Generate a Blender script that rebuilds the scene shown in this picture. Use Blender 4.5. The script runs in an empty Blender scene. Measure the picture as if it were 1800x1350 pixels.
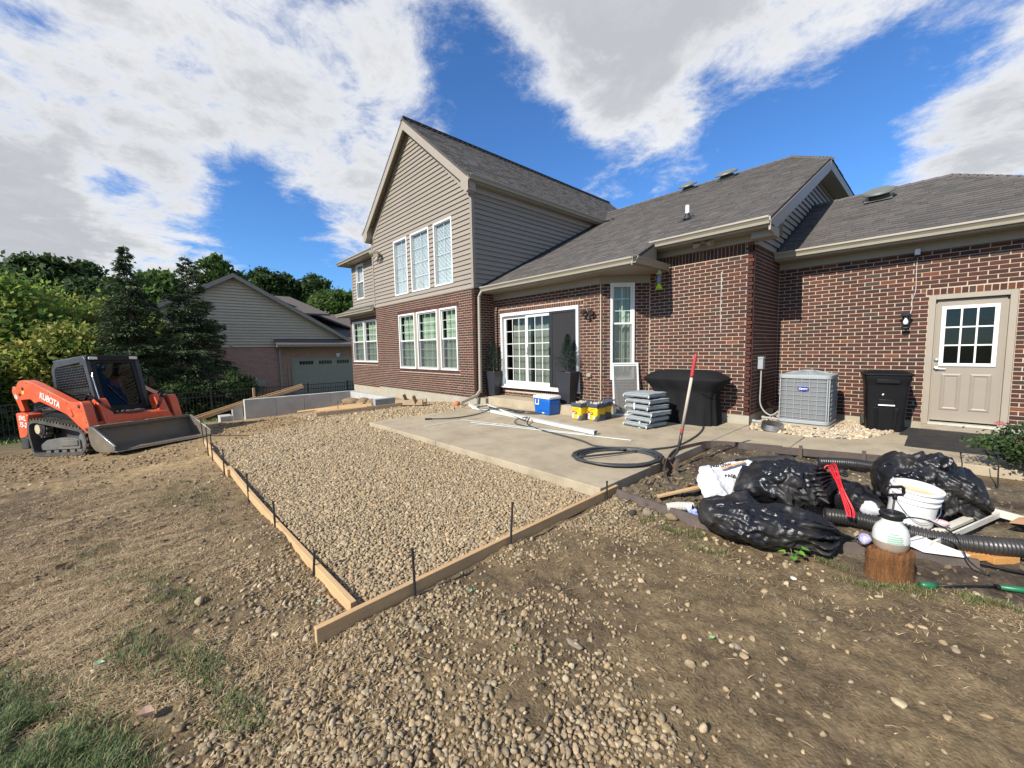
import bpy, math, random
import numpy as np
from mathutils import Vector, Matrix

random.seed(7)
RNG = np.random.default_rng(11)
SC = bpy.context.scene
COL = SC.collection

# ------------------------------------------------------------------ camera
CAMZ = 1.45
_yaw, _pit, _rol = math.radians(47.15783387), math.radians(4.96690979), math.radians(-1.09139964)
_F = Vector((-math.sin(_yaw) * math.cos(_pit), math.cos(_yaw) * math.cos(_pit), -math.sin(_pit)))
_R0 = _F.cross(Vector((0, 0, 1))).normalized()
_U0 = _R0.cross(_F)
_R = _R0 * math.cos(_rol) + _U0 * math.sin(_rol)
_U = -_R0 * math.sin(_rol) + _U0 * math.cos(_rol)
cam_d = bpy.data.cameras.new('camera')
cam = bpy.data.objects.new('camera', cam_d)
COL.objects.link(cam)
m = Matrix((( _R.x, _U.x, -_F.x, 0), (_R.y, _U.y, -_F.y, 0), (_R.z, _U.z, -_F.z, CAMZ), (0, 0, 0, 1)))
cam.matrix_world = m
cam_d.sensor_width = 36.0
cam_d.lens = 701.94 / 1800 * 36
cam_d.clip_start = 0.05
cam_d.clip_end = 3000
SC.camera = cam

# ------------------------------------------------------------------ world, sun, exposure
TRAVEL = Vector((0.035, 1.0, -0.72)).normalized()          # the way the sunlight travels
SUN_EL = math.asin(-TRAVEL.z)
SUN_ROT = math.atan2(-TRAVEL.x, -TRAVEL.y)
sun_d = bpy.data.lights.new('sun', 'SUN')
sun_d.energy = 4.8
sun_d.angle = math.radians(0.6)
sun_d.color = (1.0, 0.93, 0.81)
sun = bpy.data.objects.new('sun', sun_d)
sun.rotation_euler = TRAVEL.to_track_quat('-Z', 'Y').to_euler()
COL.objects.link(sun)
SC.view_settings.view_transform = 'Standard'
SC.view_settings.look = 'None'
SC.view_settings.exposure = 0.62
SC.view_settings.gamma = 1.0
SC.view_settings.use_curve_mapping = False

def cdir(x, y):
    """direction of a cloud bank in the sky, from its bearing in the view"""
    v = _R * ((x - 900) / 701.94) + _U * ((675 - y) / 701.94) + _F
    return v.normalized()

world = bpy.data.worlds.new('World')
SC.world = world
world.use_nodes = True
nt = world.node_tree
for n in list(nt.nodes): nt.nodes.remove(n)
def N(t, **k):
    n = nt.nodes.new(t)
    for a, b in k.items():
        if a == 'inp':
            for i, v in b.items(): n.inputs[i].default_value = v
        else: setattr(n, a, b)
    return n
def L(a, b): nt.links.new(a, b)
def Mth(op, a, b=None, c=None, clamp=False):
    n = N('ShaderNodeMath', operation=op); n.use_clamp = clamp
    for i, v in enumerate((a, b, c)):
        if v is None: continue
        if isinstance(v, (int, float)): n.inputs[i].default_value = v
        else: L(v, n.inputs[i])
    return n.outputs[0]
sky = N('ShaderNodeTexSky')
sky.sky_type = 'NISHITA'
sky.sun_disc = False
sky.sun_elevation = SUN_EL
sky.sun_rotation = SUN_ROT
sky.altitude = 200
sky.air_density = 1.0
sky.dust_density = 0.3
sky.ozone_density = 3.0
tc = N('ShaderNodeTexCoord')
sep = N('ShaderNodeSeparateXYZ'); L(tc.outputs['Generated'], sep.inputs[0])
zz = Mth('ADD', Mth('MAXIMUM', sep.outputs[2], 0.0), 0.16)
px = Mth('DIVIDE', sep.outputs[0], zz); py = Mth('DIVIDE', sep.outputs[1], zz)
cmb = N('ShaderNodeCombineXYZ'); L(px, cmb.inputs[0]); L(py, cmb.inputs[1])
def noise(vec, scale, detail, rough=0.55, off=(0, 0, 0), dist=0.0, lac=2.0):
    mp = N('ShaderNodeMapping'); mp.inputs['Location'].default_value = off
    L(vec, mp.inputs[0])
    n = N('ShaderNodeTexNoise', inp={'Scale': scale, 'Detail': detail, 'Roughness': rough, 'Distortion': dist, 'Lacunarity': lac})
    L(mp.outputs[0], n.inputs['Vector'])
    return n.outputs['Fac']
n1 = noise(cmb.outputs[0], 1.3, 10, 0.62, (3.1, 7.7, 0), 0.5)
n2 = noise(cmb.outputs[0], 4.2, 10, 0.70, (1.3, 2.2, 0), 0.25)
n3 = noise(cmb.outputs[0], 0.55, 5, 0.5, (8.0, 1.0, 0), 0.1)
# banks of cloud and openings of blue as the photograph shows them: bearing, radius, amount
BANKS = [((330, 60), .62, .24), ((640, 150), .36, .18), ((760, 60), .22, .10), ((560, 240), .2, .14), ((700, 290), .12, .12), ((80, 300), .42, .20), ((60, 440), .20, .22), ((230, 340), .30, .10),
         ((610, 385), .12, .24), ((1080, 40), .40, .30), ((1100, 170), .20, .26), ((960, 60), .18, .16), ((1500, -20), .42, .34), ((1650, 60), .26, .20), ((1250, 20), .30, .30), ((1420, 60), .20, .16), ((1750, 80), .2, .12), ((1215, 225), .07, .22), ((1080, 285), .05, .14), ((940, 265), .06, .14),
         ((1740, 250), .17, .32), ((1640, 195), .08, .26), ((200, 335), .07, -.16), ((420, 315), .07, -.14), ((90, 395), .10, .16), ((330, 440), .12, .10), ((510, 445), .05, .18), ((1780, 300), .15, .2), ((1640, 280), .10, .08),
         ((860, 300), .24, -.26), ((885, 170), .14, -.36), ((815, 50), .11, -.42), ((1010, 320), .18, -.26), ((1370, 190), .30, -.42), ((1500, 210), .18, -.26), ((1250, 300), .24, -.26), ((330, 400), .20, -.16), ((440, 400), .14, -.20), ((480, 440), .16, -.24), ((230, 410), .12, -.10), ((640, 300), .10, -.14), ((1650, 140), .16, -.30), ((500, 345), .14, -.20), ((570, 470), .16, -.24),
         ((250, 395), .10, -.06), ((480, 330), .12, -.06), ((420, 300), .3, .10), ((150, 380), .3, .12), ((1720, 180), .10, -.10), ((1480, 290), .14, -.22)]
acc = None
for bxy, rad, amt in BANKS + [((.95, -.1, .35), .9, .26), ((.1, -.9, .45), .8, .18), ((.2, -.1, 1.0), .6, .16)]:  # appended banks are unseen, added out of view to make the skylight less blue
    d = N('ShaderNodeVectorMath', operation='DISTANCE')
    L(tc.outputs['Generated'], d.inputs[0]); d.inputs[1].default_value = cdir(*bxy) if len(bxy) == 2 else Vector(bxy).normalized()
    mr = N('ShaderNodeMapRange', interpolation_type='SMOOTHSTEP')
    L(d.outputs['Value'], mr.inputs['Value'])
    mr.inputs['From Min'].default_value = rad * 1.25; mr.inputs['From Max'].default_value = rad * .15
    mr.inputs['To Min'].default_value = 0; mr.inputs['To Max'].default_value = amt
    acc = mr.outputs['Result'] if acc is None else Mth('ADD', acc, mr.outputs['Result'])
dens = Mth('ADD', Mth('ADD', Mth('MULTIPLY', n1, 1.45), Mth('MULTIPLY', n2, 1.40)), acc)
def smooth(v, a, b, lo=0.0, hi=1.0):
    mr = N('ShaderNodeMapRange', interpolation_type='SMOOTHSTEP'); L(v, mr.inputs['Value'])
    mr.inputs['From Min'].default_value = a; mr.inputs['From Max'].default_value = b
    mr.inputs['To Min'].default_value = lo; mr.inputs['To Max'].default_value = hi
    return mr.outputs['Result']
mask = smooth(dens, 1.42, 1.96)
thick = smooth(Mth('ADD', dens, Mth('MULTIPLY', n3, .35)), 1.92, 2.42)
rc = N('ShaderNodeValToRGB')
rc.color_ramp.elements[0].color = (7.8, 7.9, 8.1, 1); rc.color_ramp.elements[1].color = (4.7, 4.9, 5.25, 1)
L(Mth('ADD', thick, Mth('MULTIPLY', Mth('SUBTRACT', n2, .5), -.9), clamp=True), rc.inputs[0])
deep = N('ShaderNodeMix', data_type='RGBA', blend_type='MULTIPLY'); deep.inputs[0].default_value = 1.0
L(sky.outputs[0], deep.inputs[6]); deep.inputs[7].default_value = (0.68, 1.13, 1.62, 1)
mx = N('ShaderNodeMix', data_type='RGBA'); L(mask, mx.inputs[0]); L(deep.outputs[2], mx.inputs[6]); L(rc.outputs[0], mx.inputs[7])
bg = N('ShaderNodeBackground', inp={'Strength': 0.075}); L(mx.outputs[2], bg.inputs[0])
wo = N('ShaderNodeOutputWorld'); L(bg.outputs[0], wo.inputs[0])

# ------------------------------------------------------------------ numpy noise
def _h(ix, iy, s):
    n = (ix.astype(np.int64) * 374761393 + iy.astype(np.int64) * 668265263 + s * 1442695041) & 0xffffffff
    n = ((n ^ (n >> 13)) * 1274126177) & 0xffffffff
    return ((n ^ (n >> 16)) & 0xffffff) / float(0xffffff)
def vnoise(x, y, s=0):
    x = np.asarray(x, float); y = np.asarray(y, float)
    ix = np.floor(x); iy = np.floor(y); fx = x - ix; fy = y - iy
    fx = fx * fx * (3 - 2 * fx); fy = fy * fy * (3 - 2 * fy)
    a = _h(ix, iy, s); b = _h(ix + 1, iy, s); c = _h(ix, iy + 1, s); d = _h(ix + 1, iy + 1, s)
    return (a * (1 - fx) + b * fx) * (1 - fy) + (c * (1 - fx) + d * fx) * fy
def fbm(x, y, s=0, o=4):
    r = 0; a = .5; t = 0
    for i in range(o):
        r = r + a * vnoise(x * 2 ** i, y * 2 ** i, s + i * 17); t += a; a *= .5
    return r / t

# ------------------------------------------------------------------ terrain height
_CP = np.array([(-2.3,.8,-.15),(-2.3,3.4,-.13),(-1,.9,-.15),(.3,2.3,-.15),(-.2,3.6,-.14),(0,0,-.2),(-2.4,-.5,-.18),(-5,.6,-.23),(-7,.6,-.30),(-9,.6,-.38),
 (-7.7,-1.4,-.4),(-5,-2,-.32),(-13,-.6,-.61),(-14.2,-1.2,-.74),(-12,0,-.49),(-8,3.3,-.10),(-5,3.3,-.10),(-8.6,6.2,-.04),(-10,5.5,-.14),(-12,4,-.28),(-12,5.5,-.26),
 (-14.6,2.6,-.55),(-15.2,1.6,-.64),(-14.6,5.6,-.3),(-16,4,-.9),(-14.4,6.6,-.2),(-20,-3,-1.2),(-20,7,-1.2),(-20,3,-1.2),(-29,5,-1.25),(-40,0,-1.3),(-20,-10,-1.3),(-10,-10,-.9),(0,-10,-.35),
 (5,0,-.2),(8,8,-.06),(0,6,-.05),(-2,6,-.05),(-1.2,5,-.08),(.5,4.5,-.09),(1.2,4.2,-.1),(-4,2,-.105),(-6,2,-.13),(-8,2,-.19),(-10,2.5,-.31),(-10.5,1.2,-.4),(-2.5,2,-.115),
 (-4,1,-.12),(-7,1.1,-.21),(-9,1.2,-.30),(20,0,-.3),(20,20,-.1),(-8,12,-.1),(-18,12,-.9),(-1.3,3.4,-.12),(.3,8.5,-.05),(-1.5,8.5,-.04)])
def _solve():
    P = _CP[:, :2]; d = np.linalg.norm(P[:, None] - P[None], axis=2)
    n = len(P); A = np.zeros((n + 1, n + 1)); A[:n, :n] = -d - np.eye(n) * .02; A[:n, n] = 1; A[n, :n] = 1
    return np.linalg.solve(A, np.append(_CP[:, 2], 0))
_W = _solve()
def gz(x, y):
    x = np.asarray(x, float); y = np.asarray(y, float); r = np.full(np.broadcast(x, y).shape, _W[-1])
    for (cx, cy, _), w in zip(_CP, _W[:-1]): r = r - w * np.hypot(x - cx, y - cy)
    return np.clip(r, -1.45, .02)
def gzf(x, y): return float(gz(x, y))

# ------------------------------------------------------------------ materials
MATS = {}
def new_mat(name):
    mt = bpy.data.materials.new(name); mt.use_nodes = True
    return mt, mt.node_tree, mt.node_tree.nodes['Principled BSDF']
def pm(name, c, c2=None, sc=8, rough=.6, bump=0.0, bsc=None, metal=0.0, stretch=(1, 1, 1), attr=False, spec=None, detail=5, rvar=0.0, coat=0.0, dirt=None, dsc=2.0, damt=.5):
    """procedural material: two-tone noise, optional per-piece tint, optional dirt patches, fine bump"""
    if name in MATS: return MATS[name]
    mt, t, b = new_mat(name); Ln = t.links.new; nn = t.nodes.new
    co = nn('ShaderNodeTexCoord'); mp = nn('ShaderNodeMapping'); mp.inputs['Scale'].default_value = stretch
    Ln(co.outputs['Object'], mp.inputs[0])
    nz = nn('ShaderNodeTexNoise'); nz.inputs['Scale'].default_value = sc; nz.inputs['Detail'].default_value = detail; nz.inputs['Roughness'].default_value = .6
    Ln(mp.outputs[0], nz.inputs['Vector'])
    if c2 is None: c2 = tuple(min(1, v * .8) for v in c)
    mr = nn('ShaderNodeMapRange'); Ln(nz.outputs['Fac'], mr.inputs[0]); mr.inputs[1].default_value = .3; mr.inputs[2].default_value = .7
    mx = nn('ShaderNodeMix'); mx.data_type = 'RGBA'; Ln(mr.outputs[0], mx.inputs[0]); mx.inputs[6].default_value = (*c, 1); mx.inputs[7].default_value = (*c2, 1)
    out = mx.outputs[2]
    if dirt:
        n2 = nn('ShaderNodeTexNoise'); n2.inputs['Scale'].default_value = dsc; n2.inputs['Detail'].default_value = 8; n2.inputs['Roughness'].default_value = .7
        Ln(co.outputs['Object'], n2.inputs['Vector'])
        m2 = nn('ShaderNodeMapRange'); Ln(n2.outputs['Fac'], m2.inputs[0]); m2.inputs[1].default_value = .45; m2.inputs[2].default_value = .75; m2.inputs[4].default_value = damt
        x2 = nn('ShaderNodeMix'); x2.data_type = 'RGBA'; Ln(m2.outputs[0], x2.inputs[0]); Ln(out, x2.inputs[6]); x2.inputs[7].default_value = (*dirt, 1); out = x2.outputs[2]
    if attr:
        at = nn('ShaderNodeAttribute'); at.attribute_name = 'col'
        x3 = nn('ShaderNodeMix'); x3.data_type = 'RGBA'; x3.blend_type = 'MULTIPLY'; x3.inputs[0].default_value = 1; Ln(out, x3.inputs[6]); Ln(at.outputs['Color'], x3.inputs[7]); out = x3.outputs[2]
    Ln(out, b.inputs['Base Color'])
    b.inputs['Roughness'].default_value = rough; b.inputs['Metallic'].default_value = metal
    if rvar:
        m3 = nn('ShaderNodeMapRange'); Ln(nz.outputs['Fac'], m3.inputs[0]); m3.inputs[1].default_value = .3; m3.inputs[2].default_value = .7
        m3.inputs[3].default_value = max(0, rough - rvar); m3.inputs[4].default_value = min(1, rough + rvar); Ln(m3.outputs[0], b.inputs['Roughness'])
    if spec is not None: b.inputs['Specular IOR Level'].default_value = spec
    if coat: b.inputs['Coat Weight'].default_value = coat
    if bump:
        nb = nn('ShaderNodeTexNoise'); nb.inputs['Scale'].default_value = bsc or sc * 6; nb.inputs['Detail'].default_value = 4
        Ln(mp.outputs[0], nb.inputs['Vector'])
        bp = nn('ShaderNodeBump'); bp.inputs['Strength'].default_value = bump; bp.inputs['Distance'].default_value = .01
        Ln(nb.outputs['Fac'], bp.inputs['Height']); Ln(bp.outputs[0], b.inputs['Normal'])
    MATS[name] = mt
    return mt
def glass_mat(name, tint=(.8, .9, .85), refl=.05, rough=.02):
    mt = bpy.data.materials.new(name); mt.use_nodes = True; t = mt.node_tree; Ln = t.links.new
    for n in list(t.nodes): t.nodes.remove(n)
    o = t.nodes.new('ShaderNodeOutputMaterial'); tr = t.nodes.new('ShaderNodeBsdfTransparent'); gl = t.nodes.new('ShaderNodeBsdfGlossy')
    tr.inputs[0].default_value = (*tint, 1); gl.inputs['Roughness'].default_value = rough
    lwf = t.nodes.new('ShaderNodeLayerWeight'); lwf.inputs[0].default_value = .5; lw = t.nodes.new('ShaderNodeMath'); lw.operation = 'POWER'; lw.inputs[1].default_value = 4.0; Ln(lwf.outputs['Facing'], lw.inputs[0])
    mr = t.nodes.new('ShaderNodeMapRange'); mr.inputs[3].default_value = refl; mr.inputs[4].default_value = 1.0
    Ln(lw.outputs[0], mr.inputs[0])
    nz = t.nodes.new('ShaderNodeTexNoise'); nz.inputs['Scale'].default_value = 3; tc_ = t.nodes.new('ShaderNodeTexCoord'); Ln(tc_.outputs['Object'], nz.inputs['Vector'])
    bp = t.nodes.new('ShaderNodeBump'); bp.inputs['Strength'].default_value = .04; bp.inputs['Distance'].default_value = .02; Ln(nz.outputs['Fac'], bp.inputs['Height']); Ln(bp.outputs[0], gl.inputs['Normal'])
    mx = t.nodes.new('ShaderNodeMixShader'); Ln(mr.outputs[0], mx.inputs[0]); Ln(tr.outputs[0], mx.inputs[1]); Ln(gl.outputs[0], mx.inputs[2]); Ln(mx.outputs[0], o.inputs[0])
    MATS[name] = mt
    return mt

# ------------------------------------------------------------------ mesh builder
class MB:
    def __init__(s): s.v = []; s.f = []; s.c = []; s.col = (1, 1, 1)
    def add(s, vs, fs):
        o = len(s.v); s.v.extend([tuple(q) for q in vs])
        for f in fs: s.f.append(tuple(i + o for i in f)); s.c.append(s.col)
        return s
    def box(s, a, b):
        (x0, y0, z0), (x1, y1, z1) = a, b
        return s.add([(x0,y0,z0),(x1,y0,z0),(x1,y1,z0),(x0,y1,z0),(x0,y0,z1),(x1,y0,z1),(x1,y1,z1),(x0,y1,z1)],
                     [(0,3,2,1),(4,5,6,7),(0,1,5,4),(1,2,6,5),(2,3,7,6),(3,0,4,7)])
    def obox(s, c, size, rot=(0, 0, 0), R=None):
        if R is None:
            from mathutils import Euler
            R = Euler(rot).to_matrix()
        hx, hy, hz = (q / 2 for q in size); c = Vector(c)
        vs = [c + R @ Vector((sx * hx, sy * hy, sz * hz)) for sz in (-1, 1) for sx, sy in ((-1, -1), (1, -1), (1, 1), (-1, 1))]
        return s.add(vs, [(0,3,2,1),(4,5,6,7),(0,1,5,4),(1,2,6,5),(2,3,7,6),(3,0,4,7)])
    def bar(s, p, q, w, h, up=(0, 0, 1)):
        p = Vector(p); q = Vector(q); d = (q - p); ln = d.length; d.normalize(); up = Vector(up)
        sd = d.cross(up).normalized(); u = sd.cross(d)
        R = Matrix((d, sd, u)).transposed()
        return s.obox((p + q) / 2, (ln, w, h), R=R)
    def tube(s, pts, r, n=8, cap=True, closed=False):
        pts = [Vector(p) for p in pts]; rs = r if isinstance(r, (list, tuple)) else [r] * len(pts)
        N_ = len(pts); rings = []; prev = None
        for i, p in enumerate(pts):
            if closed: d = pts[(i + 1) % N_] - pts[i - 1]
            else: d = pts[min(i + 1, N_ - 1)] - pts[max(i - 1, 0)]
            if d.length < 1e-9: d = Vector((0, 0, 1))
            d.normalize()
            if prev is None:
                a = Vector((0, 0, 1)) if abs(d.z) < .9 else Vector((1, 0, 0)); u = d.cross(a).normalized()
            else:
                u = (prev - d * prev.dot(d)); u = u.normalized() if u.length > 1e-6 else d.orthogonal().normalized()
            prev = u; w = d.cross(u)
            rings.append([p + (u * math.cos(2 * math.pi * k / n) + w * math.sin(2 * math.pi * k / n)) * rs[i] for k in range(n)])
        vs = [q for rg in rings for q in rg]; fs = []
        for i in range(N_ if closed else N_ - 1):
            j = (i + 1) % N_
            for k in range(n): fs.append((i*n+k, i*n+(k+1)%n, j*n+(k+1)%n, j*n+k))
        if cap and not closed: fs += [tuple(range(n - 1, -1, -1)), tuple(range((N_-1)*n, N_*n))]
        return s.add(vs, fs)
    def lathe(s, prof, n=24, c=(0, 0, 0), cap=True):
        vs = []; fs = []
        for r, z in prof:
            for k in range(n): a = 2*math.pi*k/n; vs.append((c[0]+r*math.cos(a), c[1]+r*math.sin(a), c[2]+z))
        for i in range(len(prof) - 1):
            for k in range(n): fs.append((i*n+k, i*n+(k+1)%n, (i+1)*n+(k+1)%n, (i+1)*n+k))
        if cap: fs += [tuple(range(n-1, -1, -1)), tuple(range((len(prof)-1)*n, len(prof)*n))]
        return s.add(vs, fs)
    def prism(s, poly, vec):
        n = len(poly); vec = Vector(vec); vs = [Vector(p) for p in poly] + [Vector(p) + vec for p in poly]
        return s.add(vs, [tuple(range(n-1, -1, -1)), tuple(range(n, 2*n))] + [(i, (i+1)%n, n+(i+1)%n, n+i) for i in range(n)])
    def mesh(s, name, mat=None, smooth=False, fixn=True):
        me = bpy.data.meshes.new(name); me.from_pydata(s.v, [], s.f)
        if any(c != (1, 1, 1) for c in s.c):
            at = me.color_attributes.new('col', 'FLOAT_COLOR', 'CORNER')
            arr = np.empty((len(me.loops), 4), np.float32); arr[:, 3] = 1
            ls = np.repeat(np.array(s.c, np.float32), [len(f) for f in s.f], axis=0); arr[:, :3] = ls
            at.data.foreach_set('color', arr.ravel())
        else:
            at = me.color_attributes.new('col', 'FLOAT_COLOR', 'POINT'); at.data.foreach_set('color', np.ones(len(me.vertices) * 4, np.float32))
        if mat: me.materials.append(mat)
        if fixn:
            import bmesh
            bm = bmesh.new(); bm.from_mesh(me); bmesh.ops.recalc_face_normals(bm, faces=bm.faces); bm.to_mesh(me); bm.free()
        if smooth: me.shade_smooth()
        me.update()
        return me
    def build(s, name, mat, parent=None, smooth=False, bevel=0, **kw):
        me = s.mesh(name, mat, smooth)
        return link(name, me, parent, bevel=bevel, **kw)
def link(name, me, parent=None, bevel=0, loc=None, angle=None, label=None, kind=None):
    o = bpy.data.objects.new(name, me); COL.objects.link(o)
    if parent is not None:
        o.parent = parent
        if parent.get('worldbuilt') and loc is None: o.location = -parent.location
    if loc is not None: o.location = loc
    if bevel:
        b = o.modifiers.new('bevel', 'BEVEL'); b.width = bevel; b.segments = 2; b.limit_method = 'ANGLE'; b.angle_limit = math.radians(40)
        for p in me.polygons: p.use_smooth = True
        try: me.set_sharp_from_angle(angle=math.radians(40))
        except Exception: pass
    elif angle is not None:
        for p in me.polygons: p.use_smooth = True
        me.set_sharp_from_angle(angle=math.radians(angle))
    if label: o['label'] = label
    if kind: o['kind'] = kind
    return o
def thing(name, label, cat, loc=(0, 0, 0), rz=0, group=None, rot=None, worldbuilt=False):
    o = bpy.data.objects.new(name, None); COL.objects.link(o); o.location = loc
    o.rotation_euler = rot or (0, 0, rz); o['label'] = label; o['category'] = cat; o.empty_display_size = .1
    if group: o['group'] = group
    if worldbuilt: o['worldbuilt'] = 1
    return o
def tag(o, label, cat, group=None):
    o['label'] = label; o['category'] = cat
    if group: o['group'] = group
    return o
def struct(o): o['kind'] = 'structure'; return o
def stuff(o): o['kind'] = 'stuff'; return o
def children(o): return [c for c in bpy.data.objects if c.parent == o]
def copy_tree(o, parent=None):
    c = o.copy(); COL.objects.link(c)
    if parent is not None: c.parent = parent
    for ch in children(o): copy_tree(ch, c)
    return c
def text_mesh(body, size, mat, name, parent, M4, extrude=.002, bold=0.0, sx=1.0, shear=0.0):
    cu = bpy.data.curves.new('t', 'FONT'); cu.body = body; cu.size = size; cu.extrude = extrude; cu.align_x = 'CENTER'; cu.align_y = 'CENTER'; cu.offset = bold; cu.shear = shear
    to = bpy.data.objects.new('t', cu); COL.objects.link(to)
    dg = bpy.context.evaluated_depsgraph_get(); me = bpy.data.meshes.new_from_object(to.evaluated_get(dg))
    bpy.data.objects.remove(to); bpy.data.curves.remove(cu)
    me.transform(M4 @ Matrix.Diagonal((sx, 1, 1, 1)))
    me.materials.clear(); me.materials.append(mat); me.name = name
    return link(name, me, parent)
def frame4(o, x, y):
    """4x4 with origin o, local x axis and local y axis"""
    x = Vector(x).normalized(); y = Vector(y); y = (y - x * y.dot(x)).normalized(); z = x.cross(y); o = Vector(o)
    return Matrix(((x.x, y.x, z.x, o.x), (x.y, y.y, z.y, o.y), (x.z, y.z, z.z, o.z), (0, 0, 0, 1)))
def npmesh(name, verts, faces, mat, col=None, smooth=False, mats=None):
    """fast mesh from numpy: verts (n,3), faces (m,k) same k"""
    me = bpy.data.meshes.new(name); k = faces.shape[1]
    me.vertices.add(len(verts)); me.vertices.foreach_set('co', np.ascontiguousarray(verts, np.float32).ravel())
    me.loops.add(faces.size); me.loops.foreach_set('vertex_index', np.ascontiguousarray(faces, np.int32).ravel())
    me.polygons.add(len(faces)); me.polygons.foreach_set('loop_start', np.arange(0, faces.size, k, dtype=np.int32))
    try: me.polygons.foreach_set('loop_total', np.full(len(faces), k, np.int32))
    except Exception: pass
    me.update(calc_edges=True); me.validate()
    if col is not None:
        if len(col) == len(verts): at = me.color_attributes.new('col', 'FLOAT_COLOR', 'POINT'); arr = np.ones((len(verts), 4), np.float32); arr[:, :3] = col
        else: at = me.color_attributes.new('col', 'FLOAT_COLOR', 'CORNER'); arr = np.ones((faces.size, 4), np.float32); arr[:, :3] = np.repeat(col, k, axis=0)
        at.data.foreach_set('color', arr.ravel())
    me.materials.append(mat)
    if smooth: me.shade_smooth()
    return me
def smoothpath(pts, n=8):
    P = [Vector(p) for p in pts]; out = []
    for i in range(len(P) - 1):
        p0 = P[max(i-1, 0)]; p1 = P[i]; p2 = P[i+1]; p3 = P[min(i+2, len(P)-1)]
        for k in range(n): t = k / n; out.append(.5 * ((2*p1) + (p2-p0)*t + (2*p0-5*p1+4*p2-p3)*t*t + (3*p1-p0-3*p2+p3)*t**3))
    return out + [P[-1]]
# ------------------------------------------------------------------ shared materials
M_brick = pm('brick_clay', (1, 1, 1), (.72, .70, .70), sc=30, rough=.88, bump=.5, bsc=180, attr=True, dirt=(.50, .49, .50), dsc=.9, damt=.75)
M_mortar = pm('mortar', (.48, .41, .305), (.40, .335, .25), sc=25, rough=.95, bump=.4, dirt=(.27, .225, .17), dsc=1.1, damt=.7)
M_siding = pm('vinyl_siding', (.265, .229, .184), (.243, .21, .168), sc=3, rough=.5, stretch=(1, 1, 6), attr=True, bump=.12, bsc=2.5, dirt=(.215, .184, .146), dsc=.8, damt=.5)
M_trim = pm('trim_paint', (.30, .26, .205), (.27, .235, .185), sc=4, rough=.5)
M_gutter = pm('gutter_metal', (.32, .29, .23), (.285, .26, .205), sc=5, rough=.4)
M_shingle = pm('asphalt_shingle', (1, 1, 1), (.70, .70, .72), sc=60, rough=.93, bump=.6, bsc=300, attr=True)
M_deck = pm('roof_deck', (.07, .062, .058), rough=.95)
M_white = pm('white_vinyl', (.68, .68, .67), (.63, .63, .62), sc=3, rough=.4)
M_concrete = pm('concrete', (.43, .40, .345), (.34, .315, .27), sc=5, rough=.9, bump=.3, bsc=60, dirt=(.24, .21, .17), dsc=1.3, damt=.45)
M_found = pm('foundation_concrete', (.36, .34, .28), (.29, .27, .22), sc=3, rough=.9, bump=.3, bsc=40, dirt=(.34, .27, .15), dsc=1.1, damt=.7)
def screen_mat(name, col, op):
    mt = bpy.data.materials.new(name); mt.use_nodes = True; t = mt.node_tree
    for n in list(t.nodes): t.nodes.remove(n)
    o = t.nodes.new('ShaderNodeOutputMaterial'); tr = t.nodes.new('ShaderNodeBsdfTransparent'); d = t.nodes.new('ShaderNodeBsdfDiffuse'); d.inputs[0].default_value = (*col, 1); mx = t.nodes.new('ShaderNodeMixShader'); mx.inputs[0].default_value = op
    t.links.new(tr.outputs[0], mx.inputs[1]); t.links.new(d.outputs[0], mx.inputs[2]); t.links.new(mx.outputs[0], o.inputs[0]); return mt
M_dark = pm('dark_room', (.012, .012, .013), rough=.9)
M_curtain = pm('green_curtain', (.36, .44, .33), (.27, .34, .25), sc=2, rough=.9, stretch=(14, 14, .3))
M_blind = pm('white_blind', (.80, .83, .86), rough=.5)
M_mesh = screen_mat('insect_screen', (.10, .11, .11), .42)
M_glass = glass_mat('window_glass', (.90, .95, .93), .05)
M_black = pm('black_metal', (.018, .018, .02), (.028, .028, .03), rough=.45)
M_metal = pm('steel', (.55, .55, .55), rough=.3, metal=1.0, rvar=.1)
M_black_plastic = pm('black_plastic', (.010, .010, .011), (.014, .014, .015), rough=.42, bump=.1, spec=.3)

BR_COL = [(.112,.036,.025),(.098,.033,.024),(.126,.038,.026),(.092,.030,.022),(.155,.045,.026),(.078,.032,.026),(.085,.052,.040),(.21,.068,.034),(.118,.038,.027),(.066,.031,.028)]
def bcol():
    r = random.random()
    c = BR_COL[random.choice((0,1,2,3,3,0,1,8,5))] if r < .86 else BR_COL[random.choice((4,6,9,7,4))]
    k = random.uniform(.70, .98); return (c[0] * k * .93, c[1] * k * .93, c[2] * k * .90)
BRICKS = []      # (distance-weighted size, centre, length, height, u, n, wall, colour)
class WallF:
    def __init__(s, o, u, n): s.o = Vector(o); s.u = Vector(u).normalized(); s.n = Vector(n).normalized()
    def p(s, a, z, d=0): return s.o + s.u * a + s.n * d + Vector((0, 0, z))
def spans(W, cuts, pad=0):
    iv = [(0, W)]
    for a, b in cuts:
        nv = []
        for x, y in iv:
            if b <= x or a >= y: nv.append((x, y))
            else:
                if a - x > .01: nv.append((x, a))
                if y - b > .01: nv.append((b, y))
        iv = nv
    return iv
def wall_panel(wf, W, z0, z1, holes, th=.10):
    mb = MB(); zs = sorted({z0, z1, *[min(max(q, z0), z1) for h in holes for q in h[2:4]]})
    for a, b in zip(zs, zs[1:]):
        m = (a + b) / 2
        for x, y in spans(W, [(h[0], h[1]) for h in holes if h[2] < m < h[3]]):
            P = [wf.p(x, a, 0), wf.p(y, a, 0), wf.p(y, a, -th), wf.p(x, a, -th)]
            mb.prism(P, (0, 0, b - a))
    return mb
CH = .0677; BP = .2032
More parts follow.
